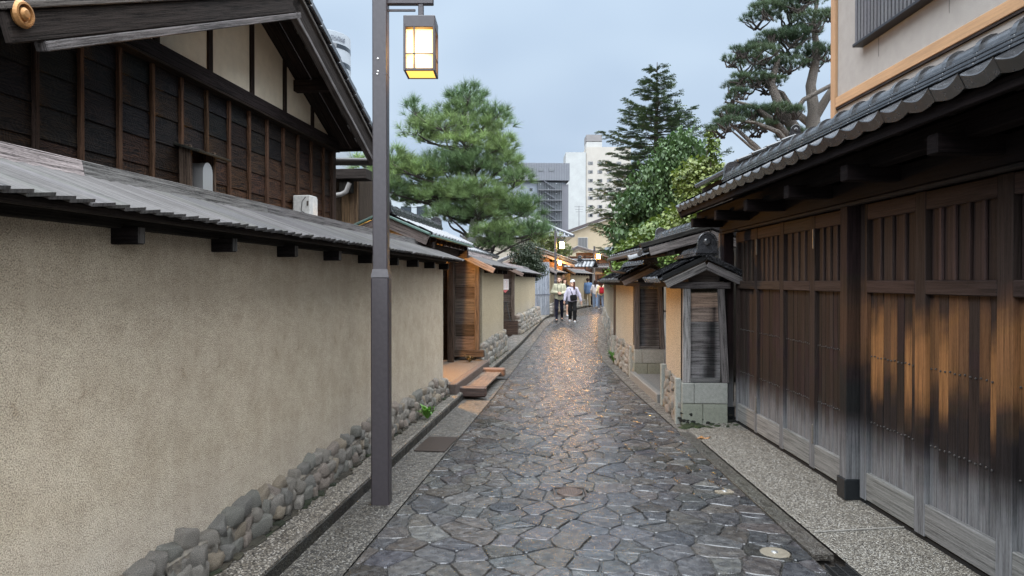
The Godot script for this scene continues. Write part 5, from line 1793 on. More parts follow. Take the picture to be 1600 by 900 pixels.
	for sd in [-1.0, 1.0]:
		part("roof_slab", bar(Vector3(sd * 0.45, 3.62, -1.1), Vector3(1.02, 0.09, 2.6), 0.02, g3(0.03, 0.031, 0.034), Basis(Vector3.BACK, -sd * 0.42)), M.tile, bh)
		for k in 4:
			part("roof_tile", bar(Vector3(sd * (0.11 + k * 0.23), 3.83 - k * 0.102, 0.16), Vector3(0.26, 0.06, 0.2), 0.015, g3(0.035, 0.036, 0.04), Basis(Vector3.BACK, -sd * 0.36)), M.tile, bh)
	verge_boards(bh, Transform3D(Basis(), Vector3(0, 0, 0.2)), -0.86, 3.32, 0.0, 3.7, 0.86, 3.32, 0.12, 0.04, g3(0.25, 0.23, 0.22))
	ridge_end(bh, Transform3D(Basis(Vector3.UP, -PI * 0.5), Vector3(0, 3.92, 0.2)), 0.16)

# ---------------------------------------------------------------- trees and shrubs
func tuft(n: int, ln: float, wd: float, lo: float, hi: float, sd: int) -> ArrayMesh:   # needles round +y
	var g := RandomNumberGenerator.new()
	g.seed = sd
	var mb := MB.new()
	for i in n:
		var th := lerpf(lo, hi, sqrt(g.randf()))
		var ph := g.randf() * TAU
		var d := Vector3(sin(th) * cos(ph), cos(th), sin(th) * sin(ph))
		var s := d.cross(Vector3(g.randf() - 0.5, g.randf() - 0.5, g.randf() - 0.5)).normalized() * wd * 0.5
		var b := Vector3(0, g.randf() * ln * 0.5, 0)
		var l := ln * g.randf_range(0.75, 1.1)
		var k := g.randf_range(0.75, 1.15)
		mb.col = Color(k, k, k)
		mb.tri(b - s, b + s, b + d * l + Vector3(0, 0.1 * l, 0))
	return mb.mesh()

func leaf_cluster(n: int, size: float, sd: int, round_leaf := false) -> ArrayMesh:
	var g := RandomNumberGenerator.new()
	g.seed = sd
	var mb := MB.new()
	for i in n:
		var at := Vector3(g.randf_range(-1, 1), g.randf_range(-0.8, 0.8), g.randf_range(-1, 1)) * size * 1.1
		var yaw := g.randf() * TAU
		var bs := Basis(Vector3.UP, yaw) * Basis(Vector3.RIGHT, g.randf_range(0.15, 1.1)) * Basis(Vector3.BACK, g.randf_range(-0.4, 0.4))
		var s := size * g.randf_range(0.6, 1.15)
		var k := g.randf_range(0.75, 1.2)
		mb.col = Color(k, k, k * g.randf_range(0.8, 1.0))
		mb.xf = Transform3D(bs.scaled(Vector3.ONE * 1.0), at)
		var w := s * (0.46 if round_leaf else 0.32)
		var pts := [Vector3(0, 0, 0), Vector3(w * 0.8, 0.06 * s, s * 0.25), Vector3(w, 0.07 * s, s * 0.55), Vector3(0, -0.12 * s, s * 1.05), Vector3(-w, 0.07 * s, s * 0.55), Vector3(-w * 0.8, 0.06 * s, s * 0.25)]
		var mid := Vector3(0, -0.02 * s, s * 0.5)
		for q in 6:
			mb.tri(mid, pts[(q + 1) % 6], pts[q])
	return mb.mesh()

func scatter(parent: Node3D, called: String, mesh: Mesh, m: Material, xfs: Array, cols: Array) -> void:
	var mm := MultiMesh.new()
	mm.transform_format = MultiMesh.TRANSFORM_3D
	mm.use_colors = true
	mm.mesh = mesh
	mm.instance_count = xfs.size()
	for i in xfs.size():
		mm.set_instance_transform(i, xfs[i])
		mm.set_instance_color(i, cols[i])
	var o := MultiMeshInstance3D.new()
	o.multimesh = mm
	o.material_override = m
	var key := "%d/%s" % [parent.get_instance_id(), called]
	kids[key] = kids.get(key, -1) + 1
	o.name = called if kids[key] == 0 else "%s_%03d" % [called, kids[key]]
	o.set_meta("kind", "stuff")
	parent.add_child(o)

func aim(d: Vector3, s: float) -> Basis:   # local y along d
	var y := d.normalized()
	var x := y.cross(Vector3(0.31, 0.2, 0.93)).normalized()
	return Basis(x, y, x.cross(y)).rotated(y, rr(0, TAU)).scaled(Vector3.ONE * s)

func rand_dir() -> Vector3:
	var z := rr(-1, 1)
	var a := rr(0, TAU)
	return Vector3(sqrt(1 - z * z) * cos(a), z, sqrt(1 - z * z) * sin(a))

func limb(mb: MB, a: Vector3, b: Vector3, r0: float, r1: float, wob := 0.1, sides := 6) -> void:
	var pts := []
	var rad := []
	var ln := a.distance_to(b)
	var w1 := rand_dir() * ln * wob
	var w2 := rand_dir() * ln * wob
	for i in 6:
		var t := i / 5.0
		pts.append(a.lerp(b, t) + w1 * sin(PI * t) + w2 * sin(TAU * t) * 0.6)
		rad.append(lerpf(r0, r1, t))
	mb.tube(pts, rad, sides)

func build_trees() -> void:
	# loose young pine on the lamp side
	rng.seed = 610
	var t := thing("pine_tree", "shaggy bright green pine leaning over the tiled roofs beside the near lamp", "tree", Transform3D(Basis(), P(-0.95, 0, 17.6)), "pines in the walled gardens")
	# pads of the crown: x, y, half width, half height (metres from the trunk foot)
	var pads := [[-0.15, 5.84, 0.6, 0.35], [-1.25, 5.48, 0.28, 0.32], [-0.35, 5.53, 0.85, 0.32], [0.6, 5.39, 0.42, 0.36], [-1.25, 5.05, 0.5, 0.3], [-0.62, 5.08, 0.75, 0.3], [0.25, 5.12, 0.66, 0.34], [-0.15, 4.71, 0.8, 0.32], [0.62, 4.71, 0.42, 0.36], [-1.85, 4.3, 0.5, 0.42], [-1.3, 4.05, 0.75, 0.42], [-0.65, 4.2, 0.68, 0.42], [0.0, 4.2, 0.75, 0.42], [0.75, 4.3, 0.45, 0.38], [1.0, 3.95, 0.55, 0.28], [-1.1, 3.5, 0.7, 0.36], [-0.4, 3.6, 0.8, 0.42], [0.2, 3.5, 0.75, 0.46], [-0.6, 3.1, 0.6, 0.32], [0.1, 3.05, 0.68, 0.42], [0.85, 3.3, 0.6, 0.4], [1.3, 3.2, 0.52, 0.46], [0.7, 2.7, 0.68, 0.36], [1.38, 2.7, 0.5, 0.36], [0.5, 2.4, 0.6, 0.26], [-2.35, 4.25, 0.5, 0.4], [-2.2, 3.8, 0.55, 0.36], [-1.75, 3.6, 0.5, 0.34]]
	var br := MB.new()
	var trunk_pts := [Vector3(0.0, 0, 0), Vector3(0.08, 1.2, 0.05), Vector3(-0.05, 2.4, 0.0), Vector3(0.1, 3.6, -0.05), Vector3(-0.05, 4.8, 0.0), Vector3(-0.15, 5.9, 0.05)]
	br.tube(trunk_pts, [0.15, 0.13, 0.11, 0.085, 0.055, 0.025], 8)
	br.col = g3(0.15, 0.115, 0.09)
	var xfs := []
	var cols := []
	var bm := MB.new()
	bm.col = g3(0.12, 0.095, 0.08)
	for p in pads:
		for side in 2:
			var depth := rr(-0.3, 0.3) + (0.55 if side == 0 else -0.65)
			var c := Vector3(p[0] + rr(-0.08, 0.08), p[1] + rr(-0.05, 0.05), depth * 1.0)
			var ty: float = clampf(c.y - 0.5, 0.8, 5.6)
			var k := int(ty / 1.2)
			var foot: Vector3 = (trunk_pts[k] as Vector3).lerp(trunk_pts[mini(k + 1, 5)], fmod(ty, 1.2) / 1.2)
			limb(bm, foot, c, 0.04, 0.018, 0.1, 5)
			var tone := g3(0.17, 0.24, 0.08).lerp(g3(0.085, 0.14, 0.06), rng.randf())
			var n := int(50 * p[2] * p[3] / 0.2)
			for i in n:
				var d := rand_dir()
				if d.y < -0.3: d.y = -d.y
				var r := pow(rng.randf(), 0.4)
				var q := c + Vector3(d.x * p[2] * 0.88, d.y * p[3] * 0.85, d.z * p[2] * 0.8) * r
				if i % 5 == 0:
					limb(bm, c + (q - c) * 0.15, q, 0.009, 0.005, 0.12, 3)
				xfs.append(Transform3D(aim(d * 0.8 + Vector3(0, 0.75, 0), rr(0.8, 1.4)), q))
				cols.append(vary(tone, 0.28))
	part("trunk", br.mesh(), M.bark, t)
	part("branches", bm.mesh(), M.bark, t)
	scatter(t, "needles", tuft(46, 0.17, 0.0065, 0.05, 1.15, 1), M.needle, xfs, cols)

	# old cloud-pruned pine behind the gate
	rng.seed = 640
	var o := thing("old_pine_tree", "old forked pine with flat pruned needle pads behind the grey rendered house", "tree", Transform3D(Basis(), P(5.15, 0, 13.0)), "pines in the walled gardens")
	var om := MB.new()
	om.col = g3(0.33, 0.285, 0.245)
	var lower := func(y: float) -> float: return y if y < 3.9 else 3.9 + (y - 3.9) * 0.74
	var V := func(px: float, py: float, z := 0.0) -> Vector3: return Vector3(px, lower.call(py), z)
	om.tube([V.call(0.0, 0), V.call(0.0, 1.6), V.call(0.02, 3.2), V.call(0.0, 3.9)], [0.209, 0.191, 0.180, 0.174], 12)
	om.tube([V.call(0.03, 3.7), V.call(0.2, 4.35), V.call(0.22, 4.9), V.call(0.16, 5.5), V.call(0.28, 6.3), V.call(0.2, 7.0), V.call(0.3, 7.7)], [0.157, 0.133, 0.104, 0.087, 0.064, 0.046, 0.023], 10)
	om.tube([V.call(-0.05, 3.75, 0.1), V.call(-0.12, 4.3, 0.15), V.call(-0.45, 4.9, 0.2), V.call(-0.6, 5.5, 0.15), V.call(-0.45, 6.1, 0.1), V.call(-0.65, 6.7, 0.1)], [0.139, 0.116, 0.087, 0.070, 0.046, 0.029], 10)
	om.tube([V.call(0.22, 4.7), V.call(0.42, 5.2, 0.1), V.call(0.62, 5.65, 0.2), V.call(0.95, 6.0, 0.25)], [0.087, 0.070, 0.058, 0.029], 8)
	om.tube([V.call(0.2, 4.6, -0.1), V.call(-0.1, 5.0, -0.2), V.call(-0.25, 5.4, -0.25), V.call(-0.55, 5.6, -0.3)], [0.070, 0.058, 0.046, 0.029], 8)
	om.tube([V.call(-0.3, 4.6, 0.2), V.call(-0.1, 5.05, 0.35), V.call(0.4, 5.4, 0.4), V.call(0.9, 5.75, 0.4)], [0.041, 0.041, 0.035, 0.017], 7)
	om.tube([V.call(-0.15, 4.0, 0.2), V.call(-0.6, 4.5, 0.35), V.call(-0.95, 4.85, 0.4), V.call(-1.3, 5.0, 0.4)], [0.081, 0.064, 0.041, 0.017], 8)
	om.tube([V.call(-0.2, 3.8, 0.3), V.call(-0.6, 4.25, 0.5), V.call(-1.0, 4.45, 0.55), V.call(-1.4, 4.55, 0.5)], [0.058, 0.046, 0.029, 0.014], 7)
	om.tube([V.call(-0.1, 3.1, 0.5), V.call(-0.6, 3.5, 0.5), V.call(-0.95, 3.95, 0.4), V.call(-1.35, 4.5, 0.3)], [0.087, 0.070, 0.046, 0.023], 8)
	om.tube([V.call(-0.75, 3.7, 0.45), V.call(-1.05, 3.95, 0.4), V.call(-1.4, 4.35, 0.4)], [0.035, 0.026, 0.012], 6)
	part("trunk", om.mesh(), M.bark, o)
	var opads := [[-0.53, 6.58, 0.34, 0.11], [-0.02, 6.61, 0.36, 0.12], [-0.69, 6.34, 0.36, 0.17], [-0.14, 6.44, 0.48, 0.17], [0.11, 6.14, 0.43, 0.18], [0.43, 6.28, 0.19, 0.12], [-0.62, 5.89, 0.29, 0.16], [-0.18, 5.91, 0.48, 0.17], [-1.17, 5.59, 0.22, 0.11], [-0.84, 5.56, 0.42, 0.17], [-0.34, 5.41, 0.48, 0.13], [0.13, 5.64, 0.36, 0.13], [0.40, 5.59, 0.26, 0.13], [-1.17, 5.12, 0.22, 0.12], [-0.90, 5.14, 0.36, 0.13], [-0.57, 5.11, 0.31, 0.13], [-1.17, 4.87, 0.22, 0.10], [-1.35, 4.56, 0.24, 0.12], [-1.43, 4.31, 0.29, 0.13], [-1.02, 4.52, 0.41, 0.16], [-0.57, 4.52, 0.43, 0.16], [-0.27, 4.51, 0.19, 0.11], [-0.24, 4.19, 0.20, 0.11], [-0.82, 4.28, 0.26, 0.10]]
	xfs = []
	cols = []
	var tw := MB.new()
	tw.col = g3(0.16, 0.13, 0.11)
	for p in opads:
		for side in 2:
			var c := Vector3(p[0], p[1], (0.22 if side == 0 else -0.3) + rr(-0.12, 0.12) + (0.2 if p[1] < 5.0 else 0.0))
			for i in 7:
				limb(tw, c + Vector3(rr(-0.1, 0.1), -p[3] * 1.1, 0), c + Vector3(rr(-p[2], p[2]) * 0.8, rr(-0.3, 0.3) * p[3], rr(-p[2], p[2]) * 0.6), 0.022, 0.008, 0.12, 4)
			var tone := g3(0.05, 0.085, 0.045).lerp(g3(0.075, 0.11, 0.055), rng.randf())
			for i in int(120 * p[2] * p[3] / 0.07):
				var d := rand_dir()
				d.y = absf(d.y) * 0.9 - 0.12
				var q := c + Vector3(d.x * p[2] * 0.92, d.y * p[3] * 0.72, d.z * p[2] * 0.8) * pow(rng.randf(), 0.35)
				xfs.append(Transform3D(aim(d * 0.45 + Vector3(0, 0.9, 0), rr(0.75, 1.2)), q))
				cols.append(vary(tone, 0.3))
	part("twigs", tw.mesh(), M.bark, o)
	scatter(o, "needles", tuft(30, 0.085, 0.0045, 0.05, 1.1, 2), M.needle, xfs, cols)

	# tall dark fir
	rng.seed = 670
	var f := thing("fir_tree", "tall dark fir with tiers of drooping boughs standing above the leafy trees", "tree", Transform3D(Basis(), P(6.95, 0, 35.0)))
	var fm := MB.new()
	fm.col = g3(0.13, 0.1, 0.08)
	var top := 12.1
	fm.tube([Vector3(0, 0, 0), Vector3(0.03, 4, 0), Vector3(-0.05, 8, 0), Vector3(0, top, 0)], [0.3, 0.22, 0.12, 0.015], 8)
	xfs = []
	cols = []
	var y := 2.6
	while y < top - 0.25:
		var reach := clampf((top - y) * 0.6 + 0.15, 0.25, 3.8) * (1.0 - 0.25 * smoothstep(6.0, 2.6, y))
		var nb := 8 if y < 9.5 else 5
		var ph := rr(0, TAU)
		for b in nb:
			var an := ph + TAU * b / nb + rr(-0.25, 0.25)
			var ln := reach * rr(0.6, 1.12)
			var dir := Vector3(cos(an), 0, sin(an))
			var root := Vector3(0, y + rr(-0.12, 0.12), 0)
			var droop := rr(0.04, 0.2) + (0.1 if y < 8.0 else -0.15)
			var pts := []
			var rad := []
			for i in 5:
				var s := i / 4.0
				pts.append(root + dir * ln * s + Vector3.UP * (-droop * ln * s + 0.24 * ln * s * s * s))
				rad.append(lerpf(0.035, 0.008, s))
			fm.tube(pts, rad, 4)
			var side := dir.cross(Vector3.UP)
			var m := int(ln * 26) + 6
			for i in m:
				var s := rr(0.2, 1.03)
				var k := minf(3, floor(s * 4.0))
				var on: Vector3 = (pts[int(k)] as Vector3).lerp(pts[int(k) + 1], s * 4.0 - k)
				var off := rr(-1, 1) * 0.62 * ln * 0.5 * (1.08 - s) + rr(-0.08, 0.08)
				var q := on + side * off + Vector3.UP * rr(-0.05, 0.05)
				var out := (dir * rr(0.6, 1.0) + side * signf(off) * 0.6 + Vector3.UP * rr(-0.2, 0.2)).normalized()
				var up := (Vector3.UP + rand_dir() * 0.25).normalized()
				var zx := up.cross(out).normalized()
				xfs.append(Transform3D(Basis(zx, out.cross(zx), out).scaled(Vector3.ONE * rr(0.7, 1.2)), q))
				cols.append(vary(g3(0.09, 0.13, 0.075).lerp(g3(0.15, 0.19, 0.095), pow(rng.randf(), 2.0)), 0.3))
		y += rr(0.34, 0.5)
	part("trunk", fm.mesh(), M.bark, f)
	var fr := MB.new()   # a flat frond along z
	var g := RandomNumberGenerator.new()
	g.seed = 4
	for i in 40:
		var z := g.randf() * 0.36
		var sg := 1.0 if i % 2 else -1.0
		var l := 0.1 * (1.1 - z / 0.4) + 0.03
		var a := Vector3(0, 0, z)
		var e := Vector3(sg * l, g.randf_range(-0.02, 0.05), z + l * 0.7)
		var k := g.randf_range(0.7, 1.2)
		fr.col = Color(k, k, k)
		fr.tri(a, e, a + Vector3(0, 0, 0.028))
	scatter(f, "needles", fr.mesh(), M.needle, xfs, cols)

	# leafy trees over the tiled walls
	leafy("broadleaf_tree", "deep green large-leaved tree in front of the tall fir", P(4.55, 0, 20.8), [[0.2, 5.45, 0.55, 0.55, 0.5], [-0.1, 5.0, 0.65, 0.5, 0.6], [0.75, 5.1, 0.4, 0.5, 0.5], [-0.45, 4.4, 0.8, 0.55, 0.7], [0.4, 4.4, 0.8, 0.6, 0.7], [-0.9, 3.7, 0.75, 0.55, 0.7], [-0.2, 3.6, 0.9, 0.6, 0.8], [-1.25, 3.0, 0.65, 0.5, 0.7], [-0.7, 2.7, 0.8, 0.5, 0.8], [-1.3, 2.35, 0.5, 0.35, 0.6], [0.5, 3.4, 0.8, 0.6, 0.8]], g3(0.045, 0.085, 0.036), g3(0.08, 0.125, 0.05), 0.17, 150, 5, false)
	leafy("ivy_tree", "yellowing vine-covered tree beside the deep green tree, above the tiled gate roof", P(4.75, 0, 17.4), [[-0.35, 4.0, 0.5, 0.6, 0.5], [0.05, 3.95, 0.45, 0.65, 0.5], [0.28, 3.4, 0.5, 0.6, 0.5], [-0.15, 3.3, 0.75, 0.55, 0.6], [0.3, 2.8, 0.5, 0.45, 0.6], [-0.7, 2.9, 0.7, 0.45, 0.6], [-0.1, 2.6, 0.8, 0.45, 0.6], [0.02, 4.75, 0.08, 0.3, 0.1], [-0.05, 5.1, 0.1, 0.14, 0.1], [-1.3, 2.65, 0.6, 0.4, 0.6], [-1.8, 2.25, 0.55, 0.35, 0.5]], g3(0.085, 0.135, 0.042), g3(0.16, 0.18, 0.058), 0.085, 420, 6, true)
	leafy("vine_shrub", "pale green climbing vine spilling over the tiled wall by the side opening", P(3.1, 0, 15.6), [[-0.3, 2.05, 0.5, 0.3, 0.4], [0.3, 2.2, 0.6, 0.35, 0.4], [-0.75, 1.85, 0.3, 0.28, 0.3], [0.9, 2.35, 0.5, 0.4, 0.4], [-0.95, 1.7, 0.14, 0.22, 0.2]], g3(0.13, 0.22, 0.06), g3(0.2, 0.27, 0.08), 0.07, 330, 8, true)
	leafy("round_shrub", "clipped dark round shrub under the shaggy pine by the third wall", P(0.62, 0, 29.0), [[0.0, 2.65, 0.72, 0.68, 0.7], [0.1, 2.1, 0.7, 0.5, 0.6]], g3(0.02, 0.03, 0.016), g3(0.032, 0.045, 0.022), 0.07, 700, 9, false)
	leafy("garden_tree", "small olive garden tree behind the distant lit lamp", P(2.3, 0, 42.0), [[0.0, 4.0, 0.7, 0.55, 0.6], [-0.7, 3.6, 0.8, 0.6, 0.6], [0.5, 3.4, 0.7, 0.5, 0.6], [-0.1, 2.9, 0.9, 0.5, 0.6], [-1.0, 4.3, 0.6, 0.5, 0.5]], g3(0.09, 0.115, 0.04), g3(0.15, 0.16, 0.05), 0.13, 200, 10, false)
	leafy("garden_tree", "dark tree crown filling the gap beyond the brown gabled house", P(9.5, 0, 52.0), [[0.0, 4.6, 1.6, 1.4, 1.2], [-1.2, 3.2, 1.2, 1.0, 1.0], [1.0, 3.0, 1.4, 1.2, 1.0]], g3(0.05, 0.085, 0.03), g3(0.08, 0.12, 0.045), 0.2, 200, 12, false)
	leafy("garden_tree", "distant pale tree between the vine-covered tree and the garden house", P(11.0, 0, 38.0), [[0.0, 6.6, 1.0, 0.6, 0.8], [0.8, 6.2, 1.0, 0.7, 0.8], [-0.6, 5.6, 1.0, 0.9, 0.8]], g3(0.09, 0.13, 0.08), g3(0.12, 0.17, 0.1), 0.15, 160, 13, false)

func leafy(called: String, label: String, at: Vector3, blobs: Array, c0: Color, c1: Color, size: float, dens: int, sd: int, round_leaf: bool) -> void:
	rng.seed = 700 + sd
	var t := thing(called, label, "tree" if called.contains("tree") else "shrub", Transform3D(Basis(), at))
	var bm := MB.new()
	bm.col = g3(0.14, 0.11, 0.085)
	var low: float = blobs[-1][1]
	for b in blobs:
		low = minf(low, b[1])
	bm.tube([Vector3(0, 0, 0), Vector3(0.05, low * 0.5, 0.02), Vector3(-0.05, low, 0)], [0.09, 0.08, 0.06], 7)
	var xfs := []
	var cols := []
	for b in blobs:
		var c := Vector3(b[0], b[1], rr(-0.15, 0.15))
		limb(bm, Vector3(-0.05, low * 0.95, 0), c, 0.04, 0.014, 0.1, 5)
		var tone: Color = c0.lerp(c1, rng.randf())
		var n := int(dens * pow(b[2] * b[3] / 0.3, 0.85))
		for i in n:
			var d := rand_dir()
			var r := pow(rng.randf(), 0.45) * (1.0 + 0.3 * noise.get_noise_3d(d.x * 90, d.y * 90 + b[0] * 40, d.z * 90))
			var q := c + Vector3(d.x * b[2], d.y * b[3], d.z * b[4]) * r
			if i % 14 == 0:
				limb(bm, c, q, 0.012, 0.005, 0.12, 3)
			xfs.append(Transform3D(Basis(Vector3.UP, rr(0, TAU)) * Basis(Vector3.RIGHT, rr(-0.35, 0.35)) * Basis.from_scale(Vector3.ONE * rr(0.7, 1.25)), q))
			cols.append(vary(tone.lerp(c0.lerp(c1, rng.randf()), 0.45), 0.25))
	part("trunk", bm.mesh(), M.bark, t)
	scatter(t, "leaves", leaf_cluster(5, size, sd, round_leaf), M.leaf, xfs, cols)

# ---------------------------------------------------------------- far buildings
func build_far() -> void:
	rng.seed = 810
	# grey block with outer stairs
	var a := thing("grey_block", "distant grey office block with a screened outside stair", "building", Transform3D(Basis(Vector3.UP, 0.05), P(9.8, 0, 220.0)))
	part("wall", bar(Vector3(-1.5, 16.5, -8), Vector3(16.0, 33.0, 14.0), 0.0, g3(0.22, 0.25, 0.29)), M.wall_far, a)
	part("upper_screen", bar(Vector3(-1.0, 34.6, -7.2), Vector3(17.0, 5.2, 16.0), 0.0, g3(0.13, 0.14, 0.16)), M.wall_far, a)
	for k in 34:
		part("screen_slat", bar(Vector3(-9.25 + k * 0.5, 34.6, 0.85), Vector3(0.14, 5.2, 0.1), 0.0, g3(0.2, 0.21, 0.23)), M.paint, a)
	for k in 4:
		part("window", bar(Vector3(-7.6 + k * 3.2, 35.2, 0.95), Vector3(1.6, 0.9, 0.08), 0.0, g3(0.42, 0.47, 0.53)), M.glass, a)
	part("stair_back", bar(Vector3(1.6, 15.7, -0.5), Vector3(7.2, 31.4, 1.0), 0.0, g3(0.07, 0.075, 0.085)), M.wall_far, a)
	for k in 10:
		var y := 1.6 + k * 3.05
		part("stair_slab", bar(Vector3(1.6, y, 1.0), Vector3(7.2, 0.3, 2.0), 0.0, g3(0.11, 0.115, 0.125)), M.wall_far, a)
		part("stair_flight", bar(Vector3(1.6, y + 1.5, 0.9), Vector3(4.6, 0.35, 1.0), 0.0, g3(0.085, 0.09, 0.1), Basis(Vector3.BACK, -0.58)), M.wall_far, a)
		for e in [[-1.2, 1.9], [1.2, 0.5], [3.6, 2.1]]:
			part("stair_lamp", bar(Vector3(e[0], y + e[1], 0.1), Vector3(0.3, 0.24, 0.1), 0.0, g3(0.4, 0.42, 0.44)), M.paint, a)
	for k in 15:
		part("stair_mesh_bar", bar(Vector3(-1.9 + k * 0.5, 15.7, 2.02), Vector3(0.07, 31.0, 0.07), 0.0, g3(0.16, 0.17, 0.19)), M.paint, a)
	part("side_wall", bar(Vector3(6.3, 15.5, -6.5), Vector3(2.0, 31.0, 12.0), 0.0, g3(0.14, 0.14, 0.155)), M.wall_far, a)
	for k in 9:
		part("window", bar(Vector3(-4.0, 5.0 + k * 3.05, -0.96), Vector3(0.9, 0.9, 0.1), 0.0, g3(0.06, 0.07, 0.09)), M.glass, a)
		part("panel_joint", bar(Vector3(-5.5, 3.4 + k * 3.05, -0.97), Vector3(7.0, 0.12, 0.08), 0.0, g3(0.26, 0.29, 0.34)), M.wall_far, a)
	# white apartment tower
	var b := thing("apartment_tower", "pale apartment tower with a blank end slab and small windows", "building", Transform3D(Basis(), P(19.3, 0, 262.0)))
	part("blank_slab", bar(Vector3(3.6, 24.0, -6.0), Vector3(7.2, 48.0, 12.0), 0.0, g3(0.36, 0.365, 0.36)), M.wall_far, b)
	part("gap", bar(Vector3(7.3, 23.8, -6.4), Vector3(0.3, 47.6, 11.0), 0.0, g3(0.1, 0.09, 0.08)), M.wall_far, b)
	part("wall", bar(Vector3(15.4, 25.0, -7.0), Vector3(16.0, 50.0, 13.0), 0.0, g3(0.38, 0.35, 0.31)), M.wall_far, b)
	part("stair_head", bar(Vector3(10.3, 50.4, -5.0), Vector3(5.6, 3.4, 8.0), 0.0, g3(0.38, 0.375, 0.36)), M.wall_far, b)
	part("tank_room", bar(Vector3(10.3, 53.2, -5.0), Vector3(5.6, 2.6, 8.0), 0.0, g3(0.2, 0.19, 0.185)), M.wall_far, b)
	for r in 14:
		for k in 4:
			var x := 8.9 + k * 3.4
			var w := part("window", bar(Vector3(x, 3.6 + r * 3.12, -0.46), Vector3(1.7, 1.15, 0.12), 0.0, g3(0.19, 0.19, 0.195)), M.wall_far, b)
			part("pane", bar(Vector3(x + 0.2, 3.6 + r * 3.12, -0.38), Vector3(1.0, 0.95, 0.06), 0.0, g3(0.11, 0.115, 0.125)), M.glass, w)
	# round hotel-like tower showing behind the timber house roof
	var c := thing("round_tower", "distant round-fronted pale tower peeking over the timber house roof", "building", Transform3D(Basis(), P(-65.4, 0, 250.0)))
	var cm := MB.new()
	cm.col = g3(0.17, 0.185, 0.2)
	cm.lathe([[10.0, 0.0], [10.0, 84.6], [9.4, 85.0], [0.0, 85.0]], 56)
	part("wall", cm.mesh(true), M.wall_far, c)
	for e in [[79.4, 1.4], [73.6, 1.6], [70.0, 1.6], [66.4, 1.6], [62.8, 1.6]]:
		var bm := MB.new()
		bm.col = g3(0.13, 0.15, 0.18)
		bm.lathe([[10.02, e[0]], [10.06, e[0]], [10.06, e[0] + e[1]], [10.02, e[0] + e[1]]], 56)
		part("window_band", bm.mesh(), M.glass, c)
	for k in 12:
		var an := -0.35 + k * 0.09
		var bs := Basis(Vector3.UP, an)
		part("window_pier", bar(bs * Vector3(0, 72.0, 10.05), Vector3(0.3, 12.0, 0.16), 0.0, g3(0.17, 0.185, 0.2), bs), M.wall_far, c)
	for k in 7:   # lettering on the parapet, too small to read
		var an := 0.62 + k * 0.085
		var bs := Basis(Vector3.UP, an)
		var lm := MB.new()
		lm.col = g3(0.12, 0.13, 0.16)
		lm.box(Vector3(-0.22, 0, 0), Vector3(0.16, 1.6, 0.1))
		lm.box(Vector3(0.05, 0.7 - (k % 3) * 0.5, 0), Vector3(0.6, 0.18, 0.1))
		lm.box(Vector3(0.25, -0.2, 0), Vector3(0.14, 0.9 + 0.3 * (k % 2), 0.1))
		part("letter", lm.mesh(), M.paint, c, Transform3D(bs, bs * Vector3(0, 82.4, 10.08)))
	# low office wing that shows through the shaggy pine
	var lw := thing("white_block", "distant white block glimpsed through the shaggy pine", "building", Transform3D(Basis(), P(-20.0, 0, 120.0)))
	part("wall", bar(Vector3(0, 8.2, -5), Vector3(14.0, 16.4, 10.0), 0.0, g3(0.3, 0.33, 0.35)), M.wall_far, lw)
	for r in 4:
		for k in 5:
			part("window", bar(Vector3(-5.2 + k * 2.6, 3.0 + r * 3.4, 0.02), Vector3(1.7, 1.5, 0.1), 0.0, g3(0.2, 0.25, 0.28)), M.glass, lw)
	# cream house with a shallow gable
	var h := thing("cream_house", "cream house with shallow dark gable and one window below the apartment tower", "house", Transform3D(Basis(Vector3.UP, -0.06), P(8.9, 0, 70.0)))
	var hm := MB.new()
	hm.col = g3(0.34, 0.275, 0.19)
	hm.extrude(PackedVector2Array([Vector2(0, -4.2), Vector2(6.0, -4.2), Vector2(8.3, 2.4), Vector2(6.4, 6.5), Vector2(0, 6.5)]), 0.0, 9.0)
	part("wall", hm.mesh(), M.wall_far, h, turned())
	verge_boards(h, Transform3D(Basis(), Vector3(0, 0, 0.3)), -4.6, 6.02, 2.4, 8.5, 6.9, 6.5, 0.26, 0.3, g3(0.12, 0.1, 0.1))
	part("window", bar(Vector3(-2.1, 5.35, 0.03), Vector3(0.95, 1.0, 0.1), 0.01, g3(0.35, 0.33, 0.3)), M.paint, h)
	part("shutter", bar(Vector3(-2.1, 5.35, 0.08), Vector3(0.85, 0.92, 0.08), 0.01, g3(0.1, 0.1, 0.1)), M.paint, h)
	for k in 2:
		part("shutter_rib", bar(Vector3(-2.25 + k * 0.3, 5.35, 0.13), Vector3(0.03, 0.9, 0.03), 0.0, g3(0.17, 0.17, 0.17)), M.paint, h)
	var am := MB.new()
	am.col = g3(0.12, 0.12, 0.13)
	am.tube([Vector3(-2.4, 5.8, -2.0), Vector3(-2.4, 9.1, -2.0)], [0.04, 0.03], 5)
	for k in 3:
		am.tube([Vector3(-2.85 + k * 0.06, 9.0 - k * 0.25, -2.0), Vector3(-1.95 - k * 0.05, 9.0 - k * 0.25, -2.0)], [0.02, 0.02], 4)
	part("aerial", am.mesh(), M.paint, h)
	# hipped tile roof at the left of the gap
	var hp := thing("hipped_house", "house with big hipped tile roof behind the olive garden tree", "house", Transform3D(Basis(), P(0.4, 0, 56.0)))
	part("wall", bar(Vector3(0, 2.5, -4.0), Vector3(7.4, 5.0, 7.4), 0.0, g3(0.34, 0.3, 0.24)), M.wall_far, hp)
	var rm := MB.new()
	rm.col = g3(0.11, 0.115, 0.125)
	var e0 := Vector3(-4.3, 5.0, 0.4)
	var e1 := Vector3(4.3, 5.0, 0.4)
	var e2 := Vector3(4.3, 5.0, -8.4)
	var e3 := Vector3(-4.3, 5.0, -8.4)
	var ra := Vector3(-0.6, 6.95, -4.0)
	var rb := Vector3(0.6, 6.95, -4.0)
